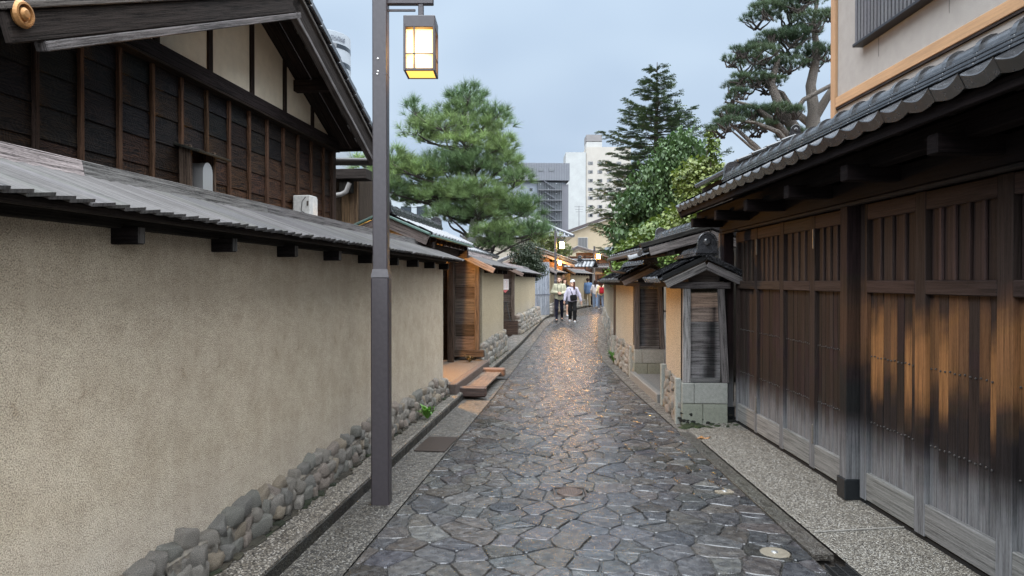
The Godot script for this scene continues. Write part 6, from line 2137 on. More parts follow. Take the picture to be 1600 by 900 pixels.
	rm.quad(e0, e1, rb, ra)
	rm.tri(e1, e2, rb)
	rm.quad(e2, e3, ra, rb)
	rm.tri(e3, e0, ra)
	rm.quad(e0, e3, e2, e1)
	part("roof", rm.mesh(), M.tile, hp)
	for k in 30:   # tile courses seen as pale ridged lines
		var x := -4.2 + k * 0.29
		var f := clampf(1.0 - (absf(x) - 0.6) / 3.7, 0.02, 1.0) if absf(x) > 0.6 else 1.0
		var top := e0.lerp(ra, f)
		part("tile_row", bar(Vector3(x, (5.0 + lerpf(5.0, 6.95, f)) * 0.5 + 0.05, (0.4 + lerpf(0.4, -4.0, f)) * 0.5), Vector3(0.09, 0.07, Vector2(lerpf(5.0, 6.95, f) - 5.0, 4.4 * f).length()), 0.02, g3(0.24, 0.25, 0.27), Basis(Vector3.RIGHT, atan2(1.95, 4.4))), M.tile, hp)
	for e in [[e1, rb], [e0, ra]]:
		var rt := MB.new()
		rt.col = g3(0.13, 0.13, 0.14)
		rt.tube([e[0] + Vector3(0, 0.08, 0), e[1] + Vector3(0, 0.1, 0)], [0.13, 0.13], 6)
		part("hip_ridge", rt.mesh(), M.tile, hp)
	# brown boarded house at the bend
	var br := thing("brown_house", "brown boarded gabled house facing down the lane at the bend", "house", Transform3D(Basis(Vector3.UP, -0.1), P(5.2, 0, 51.0)))
	part("wall", bar(Vector3(0.2, 1.6, -2.5), Vector3(4.6, 3.2, 5.0), 0.0, g3(0.1, 0.06, 0.042)), M.wood, br)
	for k in 13:
		var y := 0.5 + k * 0.25
		var hw := 2.3 if y < 2.9 else maxf(0.2, 2.3 - (y - 2.9) * 2.3)
		part("wall_board", bar(Vector3(0.2, y, 0.02), Vector3(hw * 2, 0.24, 0.03), 0.004, vary(g3(0.16, 0.085, 0.055) if k % 3 else g3(0.22, 0.13, 0.085), 0.25), Basis(Vector3.RIGHT, -0.05)), M.wood, br)
	for x in [-1.9, -1.0, -0.1, 0.8, 1.7]:
		part("wall_post", bar(Vector3(x, 1.7, 0.05), Vector3(0.1, 3.4 - absf(x + 0.1) * 0.3, 0.06), 0.005, g3(0.06, 0.04, 0.032)), M.wood, br)
	verge_boards(br, Transform3D(Basis(), Vector3(0, 0, 0.5)), -2.2, 3.2, -0.6, 3.95, 2.9, 2.95, 0.16, 0.12, g3(0.2, 0.19, 0.19))
	for sd in [[-1.45, 3.62, 1.9, 0.44], [1.15, 3.52, 3.7, -0.28]]:
		part("roof_slab", bar(Vector3(sd[0], sd[1], -2.2), Vector3(sd[2], 0.14, 5.6), 0.02, g3(0.09, 0.09, 0.095), Basis(Vector3.BACK, sd[3])), M.tile, br)
	part("window", bar(Vector3(0.8, 2.35, 0.06), Vector3(0.62, 0.5, 0.06), 0.006, g3(0.42, 0.34, 0.26)), M.paper, br)
	# cream annex beside it, lit by the last lamp
	var ax := thing("lit_house", "orange-lit timber house front just past the farthest lamp", "house", Transform3D(Basis(Vector3.UP, -0.35), P(7.7, 0, 50.5)))
	part("wall", bar(Vector3(0, 1.6, -2.0), Vector3(3.6, 3.2, 4.0), 0.0, g3(0.4, 0.24, 0.13)), M.wood, ax)
	for x in [-1.7, -0.85, 0.0, 0.85, 1.7]:
		part("wall_post", bar(Vector3(x, 1.6, 0.03), Vector3(0.12, 3.2, 0.08), 0.006, g3(0.16, 0.1, 0.065)), M.wood, ax)
	part("band", bar(Vector3(0, 1.75, 0.06), Vector3(3.7, 0.14, 0.1), 0.006, g3(0.55, 0.45, 0.33)), M.wood, ax)
	part("roof_slab", bar(Vector3(0, 3.35, -1.6), Vector3(4.4, 0.14, 5.4), 0.02, g3(0.1, 0.1, 0.105), Basis(Vector3.RIGHT, 0.3)), M.tile, ax)
	# end of the lane on the lamp side
	var fn := thing("board_fence", "tall silver-grey board fence closing the lamp side of the lane", "fence", frame(P(1.02, 0, 32.6), P(1.72, 0, 33.0)))
	for k in 6:
		part("fence_board", bar(Vector3(0.06 + k * 0.13, 1.75, 0), Vector3(0.125, 1.46, 0.03), 0.004, vary(g3(0.3, 0.32, 0.36), 0.12)), M.wood, fn)
		part("fence_board", bar(Vector3(0.06 + k * 0.13, 0.52, 0), Vector3(0.125, 0.98, 0.03), 0.004, vary(g3(0.3, 0.31, 0.34), 0.12)), M.wood, fn)
	part("fence_rail", bar(Vector3(0.4, 1.02, 0.01), Vector3(0.84, 0.05, 0.05), 0.004, g3(0.2, 0.21, 0.24)), M.wood, fn)
	var w4 := board_roofed_wall("low far earthen wall right after the silver-grey fence", frame(P(1.75, 0, 33.1), P(2.6, 0, 37.6)), 4.5, {"c": g3(0.45, 0.38, 0.26), "seed": 15.0, "base": 0.6, "stone": 0.22, "top": 2.0, "bracket0": 0.5, "pitch": 0.13})
	var w5 := board_roofed_wall("farthest earthen wall, between the far doorway and the brown house", frame(P(3.25, 0, 40.5), P(4.9, 0, 46.0)), 5.6, {"c": g3(0.45, 0.37, 0.25), "seed": 18.0, "base": 0.5, "stone": 0.22, "top": 2.05, "bracket0": 0.5, "pitch": 0.13})
	verge_boards(w4, Transform3D(Basis(Vector3(0, 0, 1), Vector3.UP, Vector3(-1, 0, 0)), Vector3(-0.06, 0, 0)), -0.85, 2.0, -0.3, 2.27, 0.3, 1.98, 0.1, 0.03, g3(0.26, 0.22, 0.2))
	verge_boards(w5, Transform3D(Basis(Vector3(0, 0, 1), Vector3.UP, Vector3(-1, 0, 0)), Vector3(-0.06, 0, 0)), -0.85, 2.04, -0.3, 2.32, 0.3, 2.02, 0.1, 0.03, g3(0.26, 0.2, 0.17))
	var fd := thing("far_doorway", "dark timber doorway between the two farthest earthen walls", "doorway", frame(P(2.6, 0, 38.2), P(3.3, 0, 41.0)))
	for k in 6:
		part("door_board", bar(Vector3(0.25 + k * 0.45, 1.05, -0.7), Vector3(0.44, 2.1, 0.04), 0.005, vary(g3(0.05, 0.035, 0.028), 0.2)), M.wood, fd)
	for x in [0.0, 2.85]:
		part("door_post", bar(Vector3(x, 1.1, -0.2), Vector3(0.14, 2.3, 0.14), 0.008, g3(0.16, 0.1, 0.075)), M.wood, fd)
	# tiled house gable with the small wall lamp
	var gh := thing("gate_house", "tiled gate house with a small lit wall lamp under its gable", "house", Transform3D(Basis(Vector3.UP, 0.1), P(1.55, 0, 39.0)))
	part("wall", bar(Vector3(-0.3, 1.3, -2.0), Vector3(2.9, 2.7, 4.0), 0.0, g3(0.12, 0.075, 0.05)), M.wood, gh)
	for k in 5:
		part("wall_board", bar(Vector3(-0.3, 1.95 + k * 0.2, 0.02), Vector3(2.9 - maxf(0, k - 2) * 0.7, 0.19, 0.03), 0.004, vary(g3(0.2, 0.12, 0.075), 0.2)), M.wood, gh)
	verge_boards(gh, Transform3D(Basis(), Vector3(0, 0, 0.4)), -2.2, 2.5, -0.5, 3.2, 1.75, 2.42, 0.13, 0.1, g3(0.34, 0.27, 0.23))
	for sd in [[0.68, 2.98, 2.5, -0.33], [-1.4, 3.0, 1.95, 0.39]]:
		part("roof_slab", bar(Vector3(sd[0], sd[1], -1.8), Vector3(sd[2], 0.12, 4.6), 0.02, g3(0.07, 0.072, 0.08), Basis(Vector3.BACK, sd[3])), M.tile, gh)
		for k in 10:
			part("roof_tile", bar(Vector3(sd[0], sd[1], 0) + Basis(Vector3.BACK, sd[3]) * Vector3((k - 4.5) * sd[2] / 10.0, 0.1, 0.32), Vector3(sd[2] / 10.0 + 0.03, 0.05, 0.4), 0.015, vary(g3(0.13, 0.135, 0.15), 0.2), Basis(Vector3.BACK, sd[3] - 0.08 * signf(sd[3]) * -1.0)), M.tile, gh)
	var wl := thing("wall_lamp", "small warm wall lamp under the gate house gable", "wall lamp", Transform3D(Basis(), P(2.52, 2.58, 38.4)))
	part("lamp_glow", bar(Vector3.ZERO, Vector3(0.16, 0.2, 0.16), 0.03), M.lamp_glow_bright, wl)
	part("lamp_bracket", bar(Vector3(0, 0.13, -0.12), Vector3(0.04, 0.04, 0.3), 0.004, g3(0.04, 0.03, 0.028)), M.paint, wl)
	lamp_light(wl, Vector3.ZERO, 0.06)
	# small tiled gate roofs lower down
	var sg := thing("roofed_gateway", "small tiled gateway with round ridge end before the brown house", "gateway", frame(P(3.6, 0, 47.6), P(5.4, 0, 47.0)))
	tiled_gable(sg, Transform3D(), 1.9, 2.95, 0.8, 0.4, 0.8, 0.4, 0.05, 2, 0.24)
	ridge_end(sg, Transform3D(Basis(Vector3.UP, -PI * 0.5), Vector3(0.9, 3.05, 0.2)), 0.3)
	for x in [0.15, 1.75]:
		part("post", bar(Vector3(x, 1.25, 0.0), Vector3(0.14, 2.5, 0.14), 0.006, g3(0.3, 0.27, 0.24)), M.wood, sg)
	part("door_board", bar(Vector3(0.95, 1.1, -0.2), Vector3(1.5, 2.2, 0.05), 0.006, g3(0.04, 0.03, 0.025)), M.wood, sg)
	var gw := thing("garden_house", "pale-roofed low house over the far tiled wall", "house", frame(P(8.6, 0, 46.5), P(6.9, 0, 40.5)))
	part("wall", bar(Vector3(3.0, 1.2, -1.6), Vector3(6.0, 2.4, 2.6), 0.0, g3(0.2, 0.17, 0.13)), M.wall_far, gw)
	tiled_gable(gw, Transform3D(Basis(), Vector3(0, 0, -1.4)), 6.3, 3.3, 1.6, 0.75, 1.4, 0.7, 0.05, 2, 0.25)

# ---------------------------------------------------------------- people
# bones: [a, b, radius a, radius b]; a smooth union of tapered capsules, meshed with surface nets
func skin_over(mb: MB, bones: Array, cell: float, k: float, cols := []) -> void:
	var lo := Vector3.ONE * 1e9
	var hi := -lo
	for b in bones:
		var r: float = maxf(b[2], b[3]) + cell * 2.0 + 1.0 / k
		for p in [b[0], b[1]]:
			lo = lo.min(p - Vector3.ONE * r)
			hi = hi.max(p + Vector3.ONE * r)
	var nx := int((hi.x - lo.x) / cell) + 2
	var ny := int((hi.y - lo.y) / cell) + 2
	var nz2 := int((hi.z - lo.z) / cell) + 2
	var acc := PackedFloat32Array()
	acc.resize(nx * ny * nz2)
	for b in bones:
		var pa: Vector3 = b[0]
		var ab: Vector3 = b[1] - pa
		var l2 := maxf(ab.length_squared(), 1e-9)
		var ra: float = b[2]
		var dr: float = b[3] - ra
		var r := maxf(b[2], b[3]) + 3.0 / k + cell
		var mn := ((pa.min(b[1]) - Vector3.ONE * r - lo) / cell).floor()
		var mx := ((pa.max(b[1]) + Vector3.ONE * r - lo) / cell).ceil()
		for i in range(maxi(0, int(mn.x)), mini(nx, int(mx.x) + 1)):
			for j in range(maxi(0, int(mn.y)), mini(ny, int(mx.y) + 1)):
				for q in range(maxi(0, int(mn.z)), mini(nz2, int(mx.z) + 1)):
					var p := lo + Vector3(i, j, q) * cell - pa
					var t := clampf(p.dot(ab) / l2, 0.0, 1.0)
					var d := (p - ab * t).length() - (ra + dr * t)
					acc[(i * ny + j) * nz2 + q] += exp(-k * d)
	# surface where the sum is 1
	var ids := PackedInt32Array()
	ids.resize(acc.size())
	ids.fill(-1)
	var verts := PackedVector3Array()
	var offs := [[0, 0, 0], [1, 0, 0], [0, 1, 0], [1, 1, 0], [0, 0, 1], [1, 0, 1], [0, 1, 1], [1, 1, 1]]
	var edges := [[0, 1], [2, 3], [4, 5], [6, 7], [0, 2], [1, 3], [4, 6], [5, 7], [0, 4], [1, 5], [2, 6], [3, 7]]
	var step := [0, ny * nz2, nz2, ny * nz2 + nz2, 1, ny * nz2 + 1, nz2 + 1, ny * nz2 + nz2 + 1]
	for i in nx - 1:
		for j in ny - 1:
			var row := (i * ny + j) * nz2
			for q in nz2 - 1:
				var at := row + q
				var s0 := acc[at] > 1.0
				var same := true
				for e in range(1, 8):
					if (acc[at + step[e]] > 1.0) != s0:
						same = false
						break
				if same:
					continue
				var sum := Vector3.ZERO
				var n := 0
				for e in edges:
					var va := log(maxf(acc[at + step[e[0]]], 1e-12))
					var vb := log(maxf(acc[at + step[e[1]]], 1e-12))
					if (va > 0.0) == (vb > 0.0):
						continue
					var t := va / (va - vb)
					var oa: Array = offs[e[0]]
					var ob: Array = offs[e[1]]
					sum += Vector3(lerpf(oa[0], ob[0], t), lerpf(oa[1], ob[1], t), lerpf(oa[2], ob[2], t))
					n += 1
				ids[at] = verts.size()
				verts.append(lo + (Vector3(i, j, q) + sum / n) * cell)
	var sx := ny * nz2
	var sy := nz2
	for i in range(1, nx - 1):
		for j in range(1, ny - 1):
			for q in range(1, nz2 - 1):
				var at := (i * ny + j) * nz2 + q
				var s0 := acc[at] > 1.0
				if s0 != (acc[at + sx] > 1.0):
					_net(mb, verts, ids[at - sy - 1], ids[at - 1], ids[at], ids[at - sy], s0)
				if s0 != (acc[at + sy] > 1.0):
					_net(mb, verts, ids[at - sx - 1], ids[at - sx], ids[at], ids[at - 1], s0)
				if s0 != (acc[at + 1] > 1.0):
					_net(mb, verts, ids[at - sx - sy], ids[at - sy], ids[at], ids[at - sx], s0)

func _net(mb: MB, v: PackedVector3Array, a: int, b: int, c: int, d: int, flip: bool) -> void:
	if a < 0 or b < 0 or c < 0 or d < 0:
		return
	if flip:
		mb.quad(v[a], v[b], v[c], v[d])
	else:
		mb.quad(v[d], v[c], v[b], v[a])

func head_into(mb: MB, at: Transform3D, skin: Color) -> void:
	var bones := [
		[Vector3(0, 0.035, -0.03), Vector3(0, 0.04, 0.015), 0.078, 0.074], [Vector3(0, -0.02, 0.02), Vector3(0, -0.05, 0.035), 0.06, 0.05],
		[Vector3(-0.03, -0.075, 0.035), Vector3(0.03, -0.075, 0.035), 0.03, 0.03], [Vector3(0, -0.095, 0.05), Vector3(0, -0.09, 0.06), 0.022, 0.018],
		[Vector3(0, 0.01, 0.088), Vector3(0, -0.028, 0.104), 0.006, 0.011], [Vector3(-0.016, -0.062, 0.079), Vector3(0.016, -0.062, 0.079), 0.007, 0.007],
		[Vector3(-0.04, 0.03, 0.074), Vector3(0.04, 0.03, 0.074), 0.009, 0.009], [Vector3(-0.083, 0.01, -0.01), Vector3(-0.08, -0.025, -0.005), 0.014, 0.01], [Vector3(0.083, 0.01, -0.01), Vector3(0.08, -0.025, -0.005), 0.014, 0.01]]
	var keep := mb.xf
	mb.xf = at
	mb.col = skin
	skin_over(mb, bones, 0.011, 90.0)
	for sx in [-1.0, 1.0]:
		mb.col = g3(0.02, 0.015, 0.012)
		mb.box(Vector3(sx * 0.033, 0.008, 0.083), Vector3(0.022, 0.01, 0.012), 0.004)
		mb.col = g3(0.03, 0.02, 0.015)
		mb.box(Vector3(sx * 0.034, 0.03, 0.087), Vector3(0.036, 0.007, 0.01), 0.002)
	mb.col = Color(skin.r * 0.75, skin.g * 0.45, skin.b * 0.45)
	mb.box(Vector3(0, -0.061, 0.086), Vector3(0.04, 0.011, 0.008), 0.003)
	mb.xf = keep

# a slightly curled hand at the wrist: fingers along -y, thumb towards +x (mirrored for the other hand)
func hand_into(mb: MB, wrist: Vector3, dir: Vector3, palm_n: Vector3, mirror: float, skin: Color) -> void:
	var y := -dir.normalized()
	var z := (palm_n - y * palm_n.dot(y)).normalized()
	var x := y.cross(z) * mirror
	var F := func(a: float, b: float, c: float) -> Vector3: return wrist + x * a + y * b + z * c
	var bones := [[F.call(0.0, 0.01, 0), F.call(0.0, -0.03, 0), 0.022, 0.022], [F.call(-0.02, -0.03, 0), F.call(-0.022, -0.075, 0), 0.014, 0.012], [F.call(0.02, -0.03, 0), F.call(0.024, -0.078, 0), 0.014, 0.012], [F.call(0, -0.03, 0), F.call(0, -0.08, 0), 0.014, 0.012]]
	var lens := [0.062, 0.075, 0.07, 0.052]
	for f in 4:
		var fx := 0.03 - f * 0.02
		var l: float = lens[f]
		bones.append([F.call(fx, -0.08, 0), F.call(fx * 1.06, -0.08 - l * 0.5, 0.012), 0.0085, 0.008])
		bones.append([F.call(fx * 1.06, -0.08 - l * 0.5, 0.012), F.call(fx * 1.04, -0.08 - l * 0.85, 0.035), 0.008, 0.0065])
	bones.append([F.call(0.02, -0.02, 0.008), F.call(0.048, -0.055, 0.02), 0.012, 0.01])
	bones.append([F.call(0.048, -0.055, 0.02), F.call(0.052, -0.085, 0.03), 0.01, 0.007])
	mb.col = skin
	skin_over(mb, bones, 0.0065, 160.0)

func person(label: String, at: Vector3, yaw: float, o: Dictionary) -> void:
	var t := thing("person", label, "person", Transform3D(Basis(Vector3.UP, yaw), at), "visitors walking in the lane")
	var H: float = o.get("h", 1.72)
	var k := H / 1.75
	var cell: float = o.get("cell", 0.024)
	var S := func(x: float, y: float, z: float) -> Vector3: return Vector3(x, y, z) * k
	var st: float = o.get("stride", 0.16)
	var slim: float = o.get("slim", 1.0)
	var skin: Color = o.get("skin", g3(0.45, 0.27, 0.19))
	var legs := []   # [hip, knee, ankle, toe] per side; +x is the person's left
	for sx in [-1.0, 1.0]:
		var sw: float = st * sx * o.get("lead", 1.0)
		var lift := 0.05 if sw < 0.0 else 0.0
		legs.append([S.call(sx * 0.09, 0.93, 0.0), S.call(sx * 0.1, 0.5, sw * 0.5 + 0.05), S.call(sx * 0.1, 0.09 + lift, sw - 0.03), S.call(sx * 0.115, 0.035 + lift * 0.3, sw + 0.12)])
	var arms: Array = o.get("arms", [[S.call(-0.26, 1.16, -0.04), S.call(-0.28, 0.92, 0.04)], [S.call(0.26, 1.16, -0.04), S.call(0.28, 0.92, 0.04)]])
	var sh := [S.call(-0.175 * slim, 1.42, -0.01), S.call(0.175 * slim, 1.42, -0.01)]
	# the body itself
	var mb := MB.new()
	mb.col = skin
	var body := [[S.call(-0.06, 1.3, 0), S.call(-0.05, 1.05, 0), 0.095, 0.085], [S.call(0.06, 1.3, 0), S.call(0.05, 1.05, 0), 0.095, 0.085], [S.call(-0.05, 1.05, 0), S.call(-0.06, 0.94, 0), 0.085, 0.095], [S.call(0.05, 1.05, 0), S.call(0.06, 0.94, 0), 0.085, 0.095],
		[sh[0], sh[1], 0.045, 0.045], [S.call(0, 1.42, -0.01), S.call(0, 1.56, 0.015), 0.05, 0.045]]
	for i in 2:
		body.append([legs[i][0], legs[i][1], 0.07, 0.048])
		body.append([legs[i][1], legs[i][2], 0.046, 0.032])
		body.append([legs[i][2], legs[i][3], 0.034, 0.026])
		body.append([sh[i], arms[i][0], 0.042, 0.034])
		body.append([arms[i][0], arms[i][1], 0.033, 0.022])
	skin_over(mb, body, cell, 55.0)
	var hb := Transform3D(Basis(Vector3.UP, o.get("turn", 0.0)) * Basis(Vector3.RIGHT, o.get("nod", 0.0)), S.call(0, 1.635, 0.02))
	head_into(mb, hb, skin)
	for i in 2:
		var dir: Vector3 = (arms[i][1] - arms[i][0]).normalized()
		hand_into(mb, arms[i][1] + dir * 0.015, dir, Vector3(1.0 if i == 0 else -1.0, 0, 0.4), 1.0 if i == 0 else -1.0, skin)
	part("body", mb.mesh(true), M.skin, t)
	# clothes over it
	var cl := MB.new()
	cl.col = o.top
	var fat: float = o.get("fat", 0.0)
	var hem: float = o.get("hem", 0.93)
	var tb := [[S.call(-0.065 * slim, 1.31, 0), S.call(-0.06, 1.08, 0), 0.112 + fat, 0.105 + fat], [S.call(0.065 * slim, 1.31, 0), S.call(0.06, 1.08, 0), 0.112 + fat, 0.105 + fat], [S.call(-0.06, 1.08, 0), S.call(-0.07, hem, 0), 0.105 + fat, 0.108 + fat], [S.call(0.06, 1.08, 0), S.call(0.07, hem, 0), 0.105 + fat, 0.108 + fat],
		[sh[0], sh[1], 0.06 + fat * 0.5, 0.06 + fat * 0.5], [S.call(0, 1.44, -0.01), S.call(0, 1.49, 0.0), 0.058, 0.052]]
	if hem < 0.8:   # a long coat
		tb.append([S.call(-0.06, hem, 0), S.call(-0.09, 0.45, 0.02), 0.12, 0.13])
		tb.append([S.call(0.06, hem, 0), S.call(0.09, 0.45, 0.02), 0.12, 0.13])
	for i in 2:
		tb.append([sh[i], arms[i][0], 0.058 + fat, 0.05 + fat])
		if not o.get("short_sleeve", false):
			tb.append([arms[i][0], arms[i][0].lerp(arms[i][1], 0.94), 0.05 + fat, 0.036 + fat])
	skin_over(cl, tb, cell, 55.0)
	part("top", cl.mesh(true), M.cloth, t)
	var tr := MB.new()
	tr.col = o.trousers
	var lb := [[S.call(-0.06, 1.0, 0), S.call(-0.075, 0.92, 0), 0.1, 0.105], [S.call(0.06, 1.0, 0), S.call(0.075, 0.92, 0), 0.1, 0.105]]
	var wide: float = o.get("wide", 0.0)
	for i in 2:
		if o.get("shorts", false):
			lb.append([legs[i][0], legs[i][0].lerp(legs[i][1], 0.75), 0.09, 0.085])
		else:
			lb.append([legs[i][0], legs[i][1], 0.085, 0.064 + wide])
			lb.append([legs[i][1], legs[i][2] + Vector3(0, 0.0, 0.0), 0.062 + wide, 0.05 + wide])
	skin_over(tr, lb, cell, 60.0)
	part("trousers", tr.mesh(true), M.cloth, t)
	for i in 2:
		var sm := MB.new()
		sm.col = o.get("shoes", g3(0.6, 0.6, 0.6))
		skin_over(sm, [[legs[i][2] + Vector3(0, -0.02, -0.03), legs[i][3], 0.042, 0.036], [legs[i][2] + Vector3(0, 0.01, -0.01), legs[i][2] + Vector3(0, -0.03, 0.0), 0.042, 0.045]], 0.018, 80.0)
		part("shoe", sm.mesh(true), M.cloth, t)
	# hair
	var hm := MB.new()
	hm.col = o.get("hair", g3(0.025, 0.018, 0.014))
	var hair := [[Vector3(0, 0.06, -0.035), Vector3(0, 0.065, 0.01), 0.082, 0.075], [Vector3(0, 0.0, -0.06), Vector3(0, -0.04, -0.05), 0.062, 0.05], [Vector3(-0.06, 0.05, -0.01), Vector3(-0.075, 0.0, -0.025), 0.035, 0.025], [Vector3(0.06, 0.05, -0.01), Vector3(0.075, 0.0, -0.025), 0.035, 0.025]]
	if o.get("long_hair", false):
		hair.append([Vector3(0, -0.02, -0.06), Vector3(0, -0.28, -0.1), 0.06, 0.045])
		for sx in [-1.0, 1.0]:
			hair.append([Vector3(sx * 0.072, 0.02, -0.02), Vector3(sx * 0.095, -0.16, 0.0), 0.034, 0.034])
			hair.append([Vector3(sx * 0.095, -0.16, 0.0), Vector3(sx * 0.1, -0.3, 0.03), 0.034, 0.022])
	hm.xf = hb
	skin_over(hm, hair, 0.014, 90.0)
	part("hair", hm.mesh(true), M.cloth, t)
	if o.has("beard"):
		var bd := MB.new()
		bd.col = o.beard
		bd.xf = hb
		skin_over(bd, [[Vector3(-0.05, -0.06, 0.03), Vector3(0, -0.095, 0.06), 0.03, 0.03], [Vector3(0.05, -0.06, 0.03), Vector3(0, -0.095, 0.06), 0.03, 0.03]], 0.012, 100.0)
		part("beard", bd.mesh(true), M.cloth, t)
	if o.has("cap"):
		var cp := MB.new()
		cp.col = o.cap
		cp.xf = hb
		skin_over(cp, [[Vector3(0, 0.085, -0.03), Vector3(0, 0.085, 0.01), 0.085, 0.082], [Vector3(-0.03, 0.07, 0.09), Vector3(0.03, 0.07, 0.09), 0.02, 0.02]], 0.014, 90.0)
		part("cap", cp.mesh(true), M.cloth, t)
	if o.has("bag"):
		var bg := MB.new()
		bg.col = o.bag
		bg.box(S.call(0.05, 1.05, 0.165), Vector3(0.27, 0.23, 0.09), 0.035, Basis(Vector3.BACK, 0.12))
		part("bag", bg.mesh(), M.cloth, t)
		var sp := MB.new()
		sp.col = o.bag
		sp.tube([S.call(-0.14, 1.46, -0.06), S.call(-0.1, 1.44, 0.1), S.call(-0.02, 1.25, 0.145), S.call(0.03, 1.1, 0.16)], [0.014, 0.014, 0.014, 0.014], 5)
		sp.tube([S.call(0.12, 1.48, -0.05), S.call(0.15, 1.42, 0.1), S.call(0.17, 1.25, 0.14), S.call(0.14, 1.12, 0.16)], [0.014, 0.014, 0.014, 0.014], 5)
		part("strap", sp.mesh(), M.cloth, t)
	if o.has("camera"):
		var cm := MB.new()
		cm.col = g3(0.015, 0.015, 0.016)
		cm.box(S.call(0.02, 1.06, 0.185), Vector3(0.13, 0.085, 0.06), 0.01)
		cm.tube([S.call(0.02, 1.06, 0.2), S.call(0.02, 1.05, 0.27)], [0.034, 0.032], 12)
		part("camera_body", cm.mesh(), M.paint, t)
		var sp := MB.new()
		sp.col = g3(0.02, 0.02, 0.022)
		for sx in [-1.0, 1.0]:
			sp.tube([S.call(sx * 0.06, 1.5, -0.03), S.call(sx * 0.075, 1.42, 0.1), S.call(sx * 0.06 + 0.01, 1.22, 0.15), S.call(sx * 0.04 + 0.02, 1.09, 0.18)], [0.008, 0.008, 0.008, 0.008], 5)
		part("strap", sp.mesh(), M.cloth, t)
	if o.has("backpack"):
		var bp := MB.new()
		bp.col = o.backpack
		bp.box(S.call(0, 1.2, -0.19), Vector3(0.28, 0.36, 0.15), 0.05)
		bp.box(S.call(0, 1.12, -0.275), Vector3(0.22, 0.16, 0.05), 0.02)
		part("backpack", bp.mesh(), M.cloth, t)
		var sp := MB.new()
		sp.col = o.backpack * 0.7
		for sx in [-1.0, 1.0]:
			sp.tube([S.call(sx * 0.1, 1.36, -0.14), S.call(sx * 0.115, 1.48, -0.02), S.call(sx * 0.12, 1.36, 0.11), S.call(sx * 0.13, 1.12, 0.08)], [0.016, 0.018, 0.016, 0.014], 5)
		part("strap", sp.mesh(), M.cloth, t)

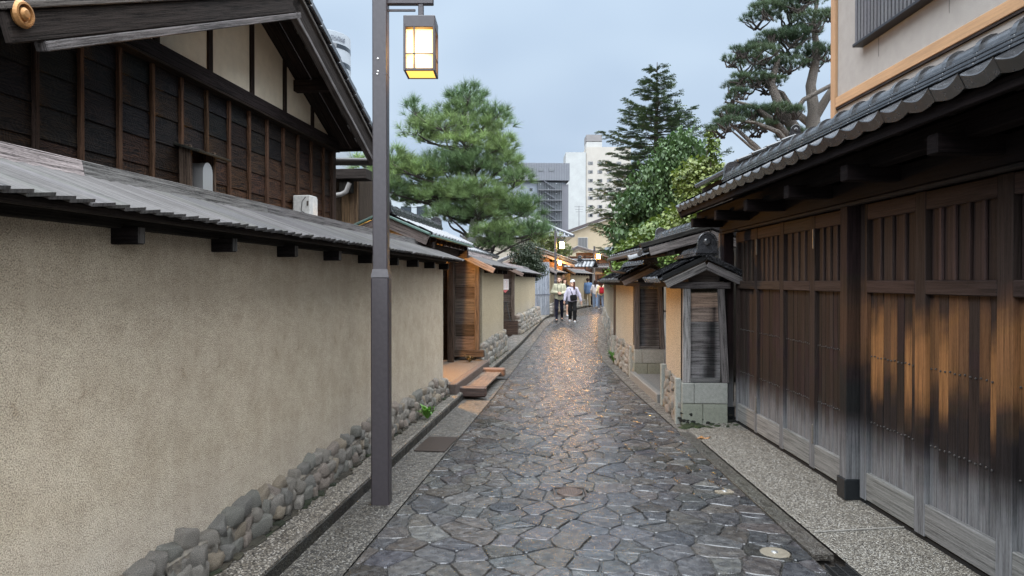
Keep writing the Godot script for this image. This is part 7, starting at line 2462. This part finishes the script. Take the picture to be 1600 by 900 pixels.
func build_people() -> void:
	rng.seed = 910
	var navy := g3(0.022, 0.026, 0.04)
	var white := g3(0.5, 0.49, 0.48)
	var s := 1.0
	person("man in cream sweater and dark trousers with a camera round his neck, walking towards us", P(1.88, 0, 29.0), -0.08, {"h": 1.78, "top": g3(0.42, 0.4, 0.29), "trousers": g3(0.016, 0.019, 0.028), "shoes": g3(0.05, 0.05, 0.05), "hair": g3(0.09, 0.05, 0.03), "beard": g3(0.11, 0.06, 0.04), "turn": -0.25, "nod": -0.12, "camera": true, "fat": 0.012, "stride": 0.17, "lead": -1.0,
		"arms": [[Vector3(-0.29, 1.17, 0.0), Vector3(-0.07, 1.16, 0.2)], [Vector3(0.29, 1.17, 0.0), Vector3(0.1, 1.13, 0.22)]]})
	person("long-haired woman in white cap and pale jacket carrying a black crossbody bag, beside the man", P(2.37, 0, 28.6), -0.1, {"h": 1.62, "top": g3(0.46, 0.43, 0.51), "trousers": g3(0.018, 0.017, 0.018), "shoes": g3(0.6, 0.6, 0.6), "hair": g3(0.07, 0.03, 0.02), "long_hair": true, "cap": white, "turn": -0.7, "bag": g3(0.012, 0.012, 0.014), "fat": 0.014, "slim": 0.9, "wide": 0.015, "stride": 0.12, "hem": 0.95,
		"arms": [[Vector3(-0.27, 1.08, -0.02), Vector3(-0.31, 0.86, 0.06)], [Vector3(0.27, 1.08, -0.04), Vector3(0.34, 0.85, 0.02)]]})
	person("woman in black top and grey shorts half hidden behind the walking couple", P(2.42, 0, 33.6), 0.1, {"h": 1.7, "top": g3(0.015, 0.015, 0.017), "trousers": g3(0.05, 0.05, 0.055), "shorts": true, "hair": g3(0.035, 0.02, 0.014), "long_hair": true, "shoes": g3(0.65, 0.65, 0.65), "slim": 0.9, "stride": 0.13})
	person("person in long black coat standing at the edge of the far group", P(4.5, 0, 46.4), 0.4, {"h": 1.7, "cell": 0.03, "top": g3(0.01, 0.01, 0.012), "trousers": g3(0.012, 0.012, 0.013), "hem": 0.7, "shoes": g3(0.02, 0.02, 0.02), "stride": 0.03})
	person("man in blue denim jacket and khaki trousers seen from behind", P(4.6, 0, 44.3), PI + 0.1, {"h": 1.8, "cell": 0.03, "top": g3(0.13, 0.21, 0.36), "trousers": g3(0.3, 0.25, 0.16), "shoes": g3(0.06, 0.045, 0.035), "fat": 0.02, "stride": 0.14, "wide": 0.012, "hair": g3(0.05, 0.03, 0.02),
		"arms": [[Vector3(-0.28, 1.14, -0.03), Vector3(-0.18, 1.1, 0.18)], [Vector3(0.28, 1.14, -0.03), Vector3(0.3, 0.9, 0.04)]]})
	person("person in white top and light blue jeans in the far group", P(4.98, 0, 43.6), PI - 0.2, {"h": 1.66, "cell": 0.03, "top": g3(0.6, 0.56, 0.56), "trousers": g3(0.24, 0.33, 0.48), "shoes": white, "stride": 0.12, "wide": 0.015, "slim": 0.92, "hair": g3(0.04, 0.025, 0.02), "long_hair": true})
	person("woman with a red backpack and cream top walking away", P(5.02, 0, 41.2), PI + 0.15, {"h": 1.6, "cell": 0.03, "top": g3(0.62, 0.52, 0.32), "trousers": g3(0.16, 0.2, 0.28), "shoes": white, "backpack": g3(0.36, 0.02, 0.035), "slim": 0.9, "stride": 0.14, "hair": g3(0.05, 0.02, 0.015), "long_hair": true, "shorts": false})
	person("person in navy jacket at the back of the far group", P(5.35, 0, 49.0), PI, {"h": 1.76, "cell": 0.034, "top": navy, "trousers": g3(0.05, 0.05, 0.06), "stride": 0.08})
	person("person in pale shirt at the end of the far group next to the tiled wall", P(5.45, 0, 43.0), PI + 0.3, {"h": 1.62, "cell": 0.034, "top": g3(0.6, 0.62, 0.58), "trousers": g3(0.1, 0.12, 0.17), "shoes": white, "stride": 0.1, "slim": 0.92})

# ---------------------------------------------------------------- air and light
func sky_picture() -> ImageTexture:   # overcast dusk: soft cloud, a little brighter overhead
	var f := FastNoiseLite.new()
	f.seed = 17
	f.frequency = 1.0
	f.fractal_octaves = 4
	var w := 512
	var h := 256
	var im := Image.create(w, h, false, Image.FORMAT_RGBF)
	for y in h:
		var el := PI * (0.5 - (y + 0.5) / h)
		for x in w:
			var az := TAU * ((x + 0.5) / w - 0.5)
			var d := Vector3(cos(el) * cos(az), sin(el), cos(el) * sin(az))
			var up := maxf(d.y, 0.0)
			var flat := Vector3(d.x, 0, d.z) / (0.35 + up)
			var n := f.get_noise_3d(flat.x * 0.8, 2.0 + up, flat.z * 0.8)
			var n2 := f.get_noise_3d(flat.x * 2.3 + 9.0, 4.0, flat.z * 1.6)
			var base := Color(SKY_LOW.r, SKY_LOW.g, SKY_LOW.b).lerp(SKY_MID, smoothstep(0.0, 0.4, up)).lerp(SKY_TOP, smoothstep(0.3, 1.0, up))
			var k := 1.0 + n * 0.34 + n2 * 0.16
			var out := Color(base.r * k, base.g * (1.0 + (k - 1.0) * 0.85), base.b * (1.0 + (k - 1.0) * 0.6))
			if d.y < 0.0:
				out = Color(0.09, 0.085, 0.08)
			im.set_pixel(x, y, out)
	return ImageTexture.create_from_image(im)

const SKY_LOW := Color(0.55, 0.665, 0.8)
const SKY_MID := Color(0.49, 0.62, 0.785)
const SKY_TOP := Color(1.25, 1.4, 1.6)
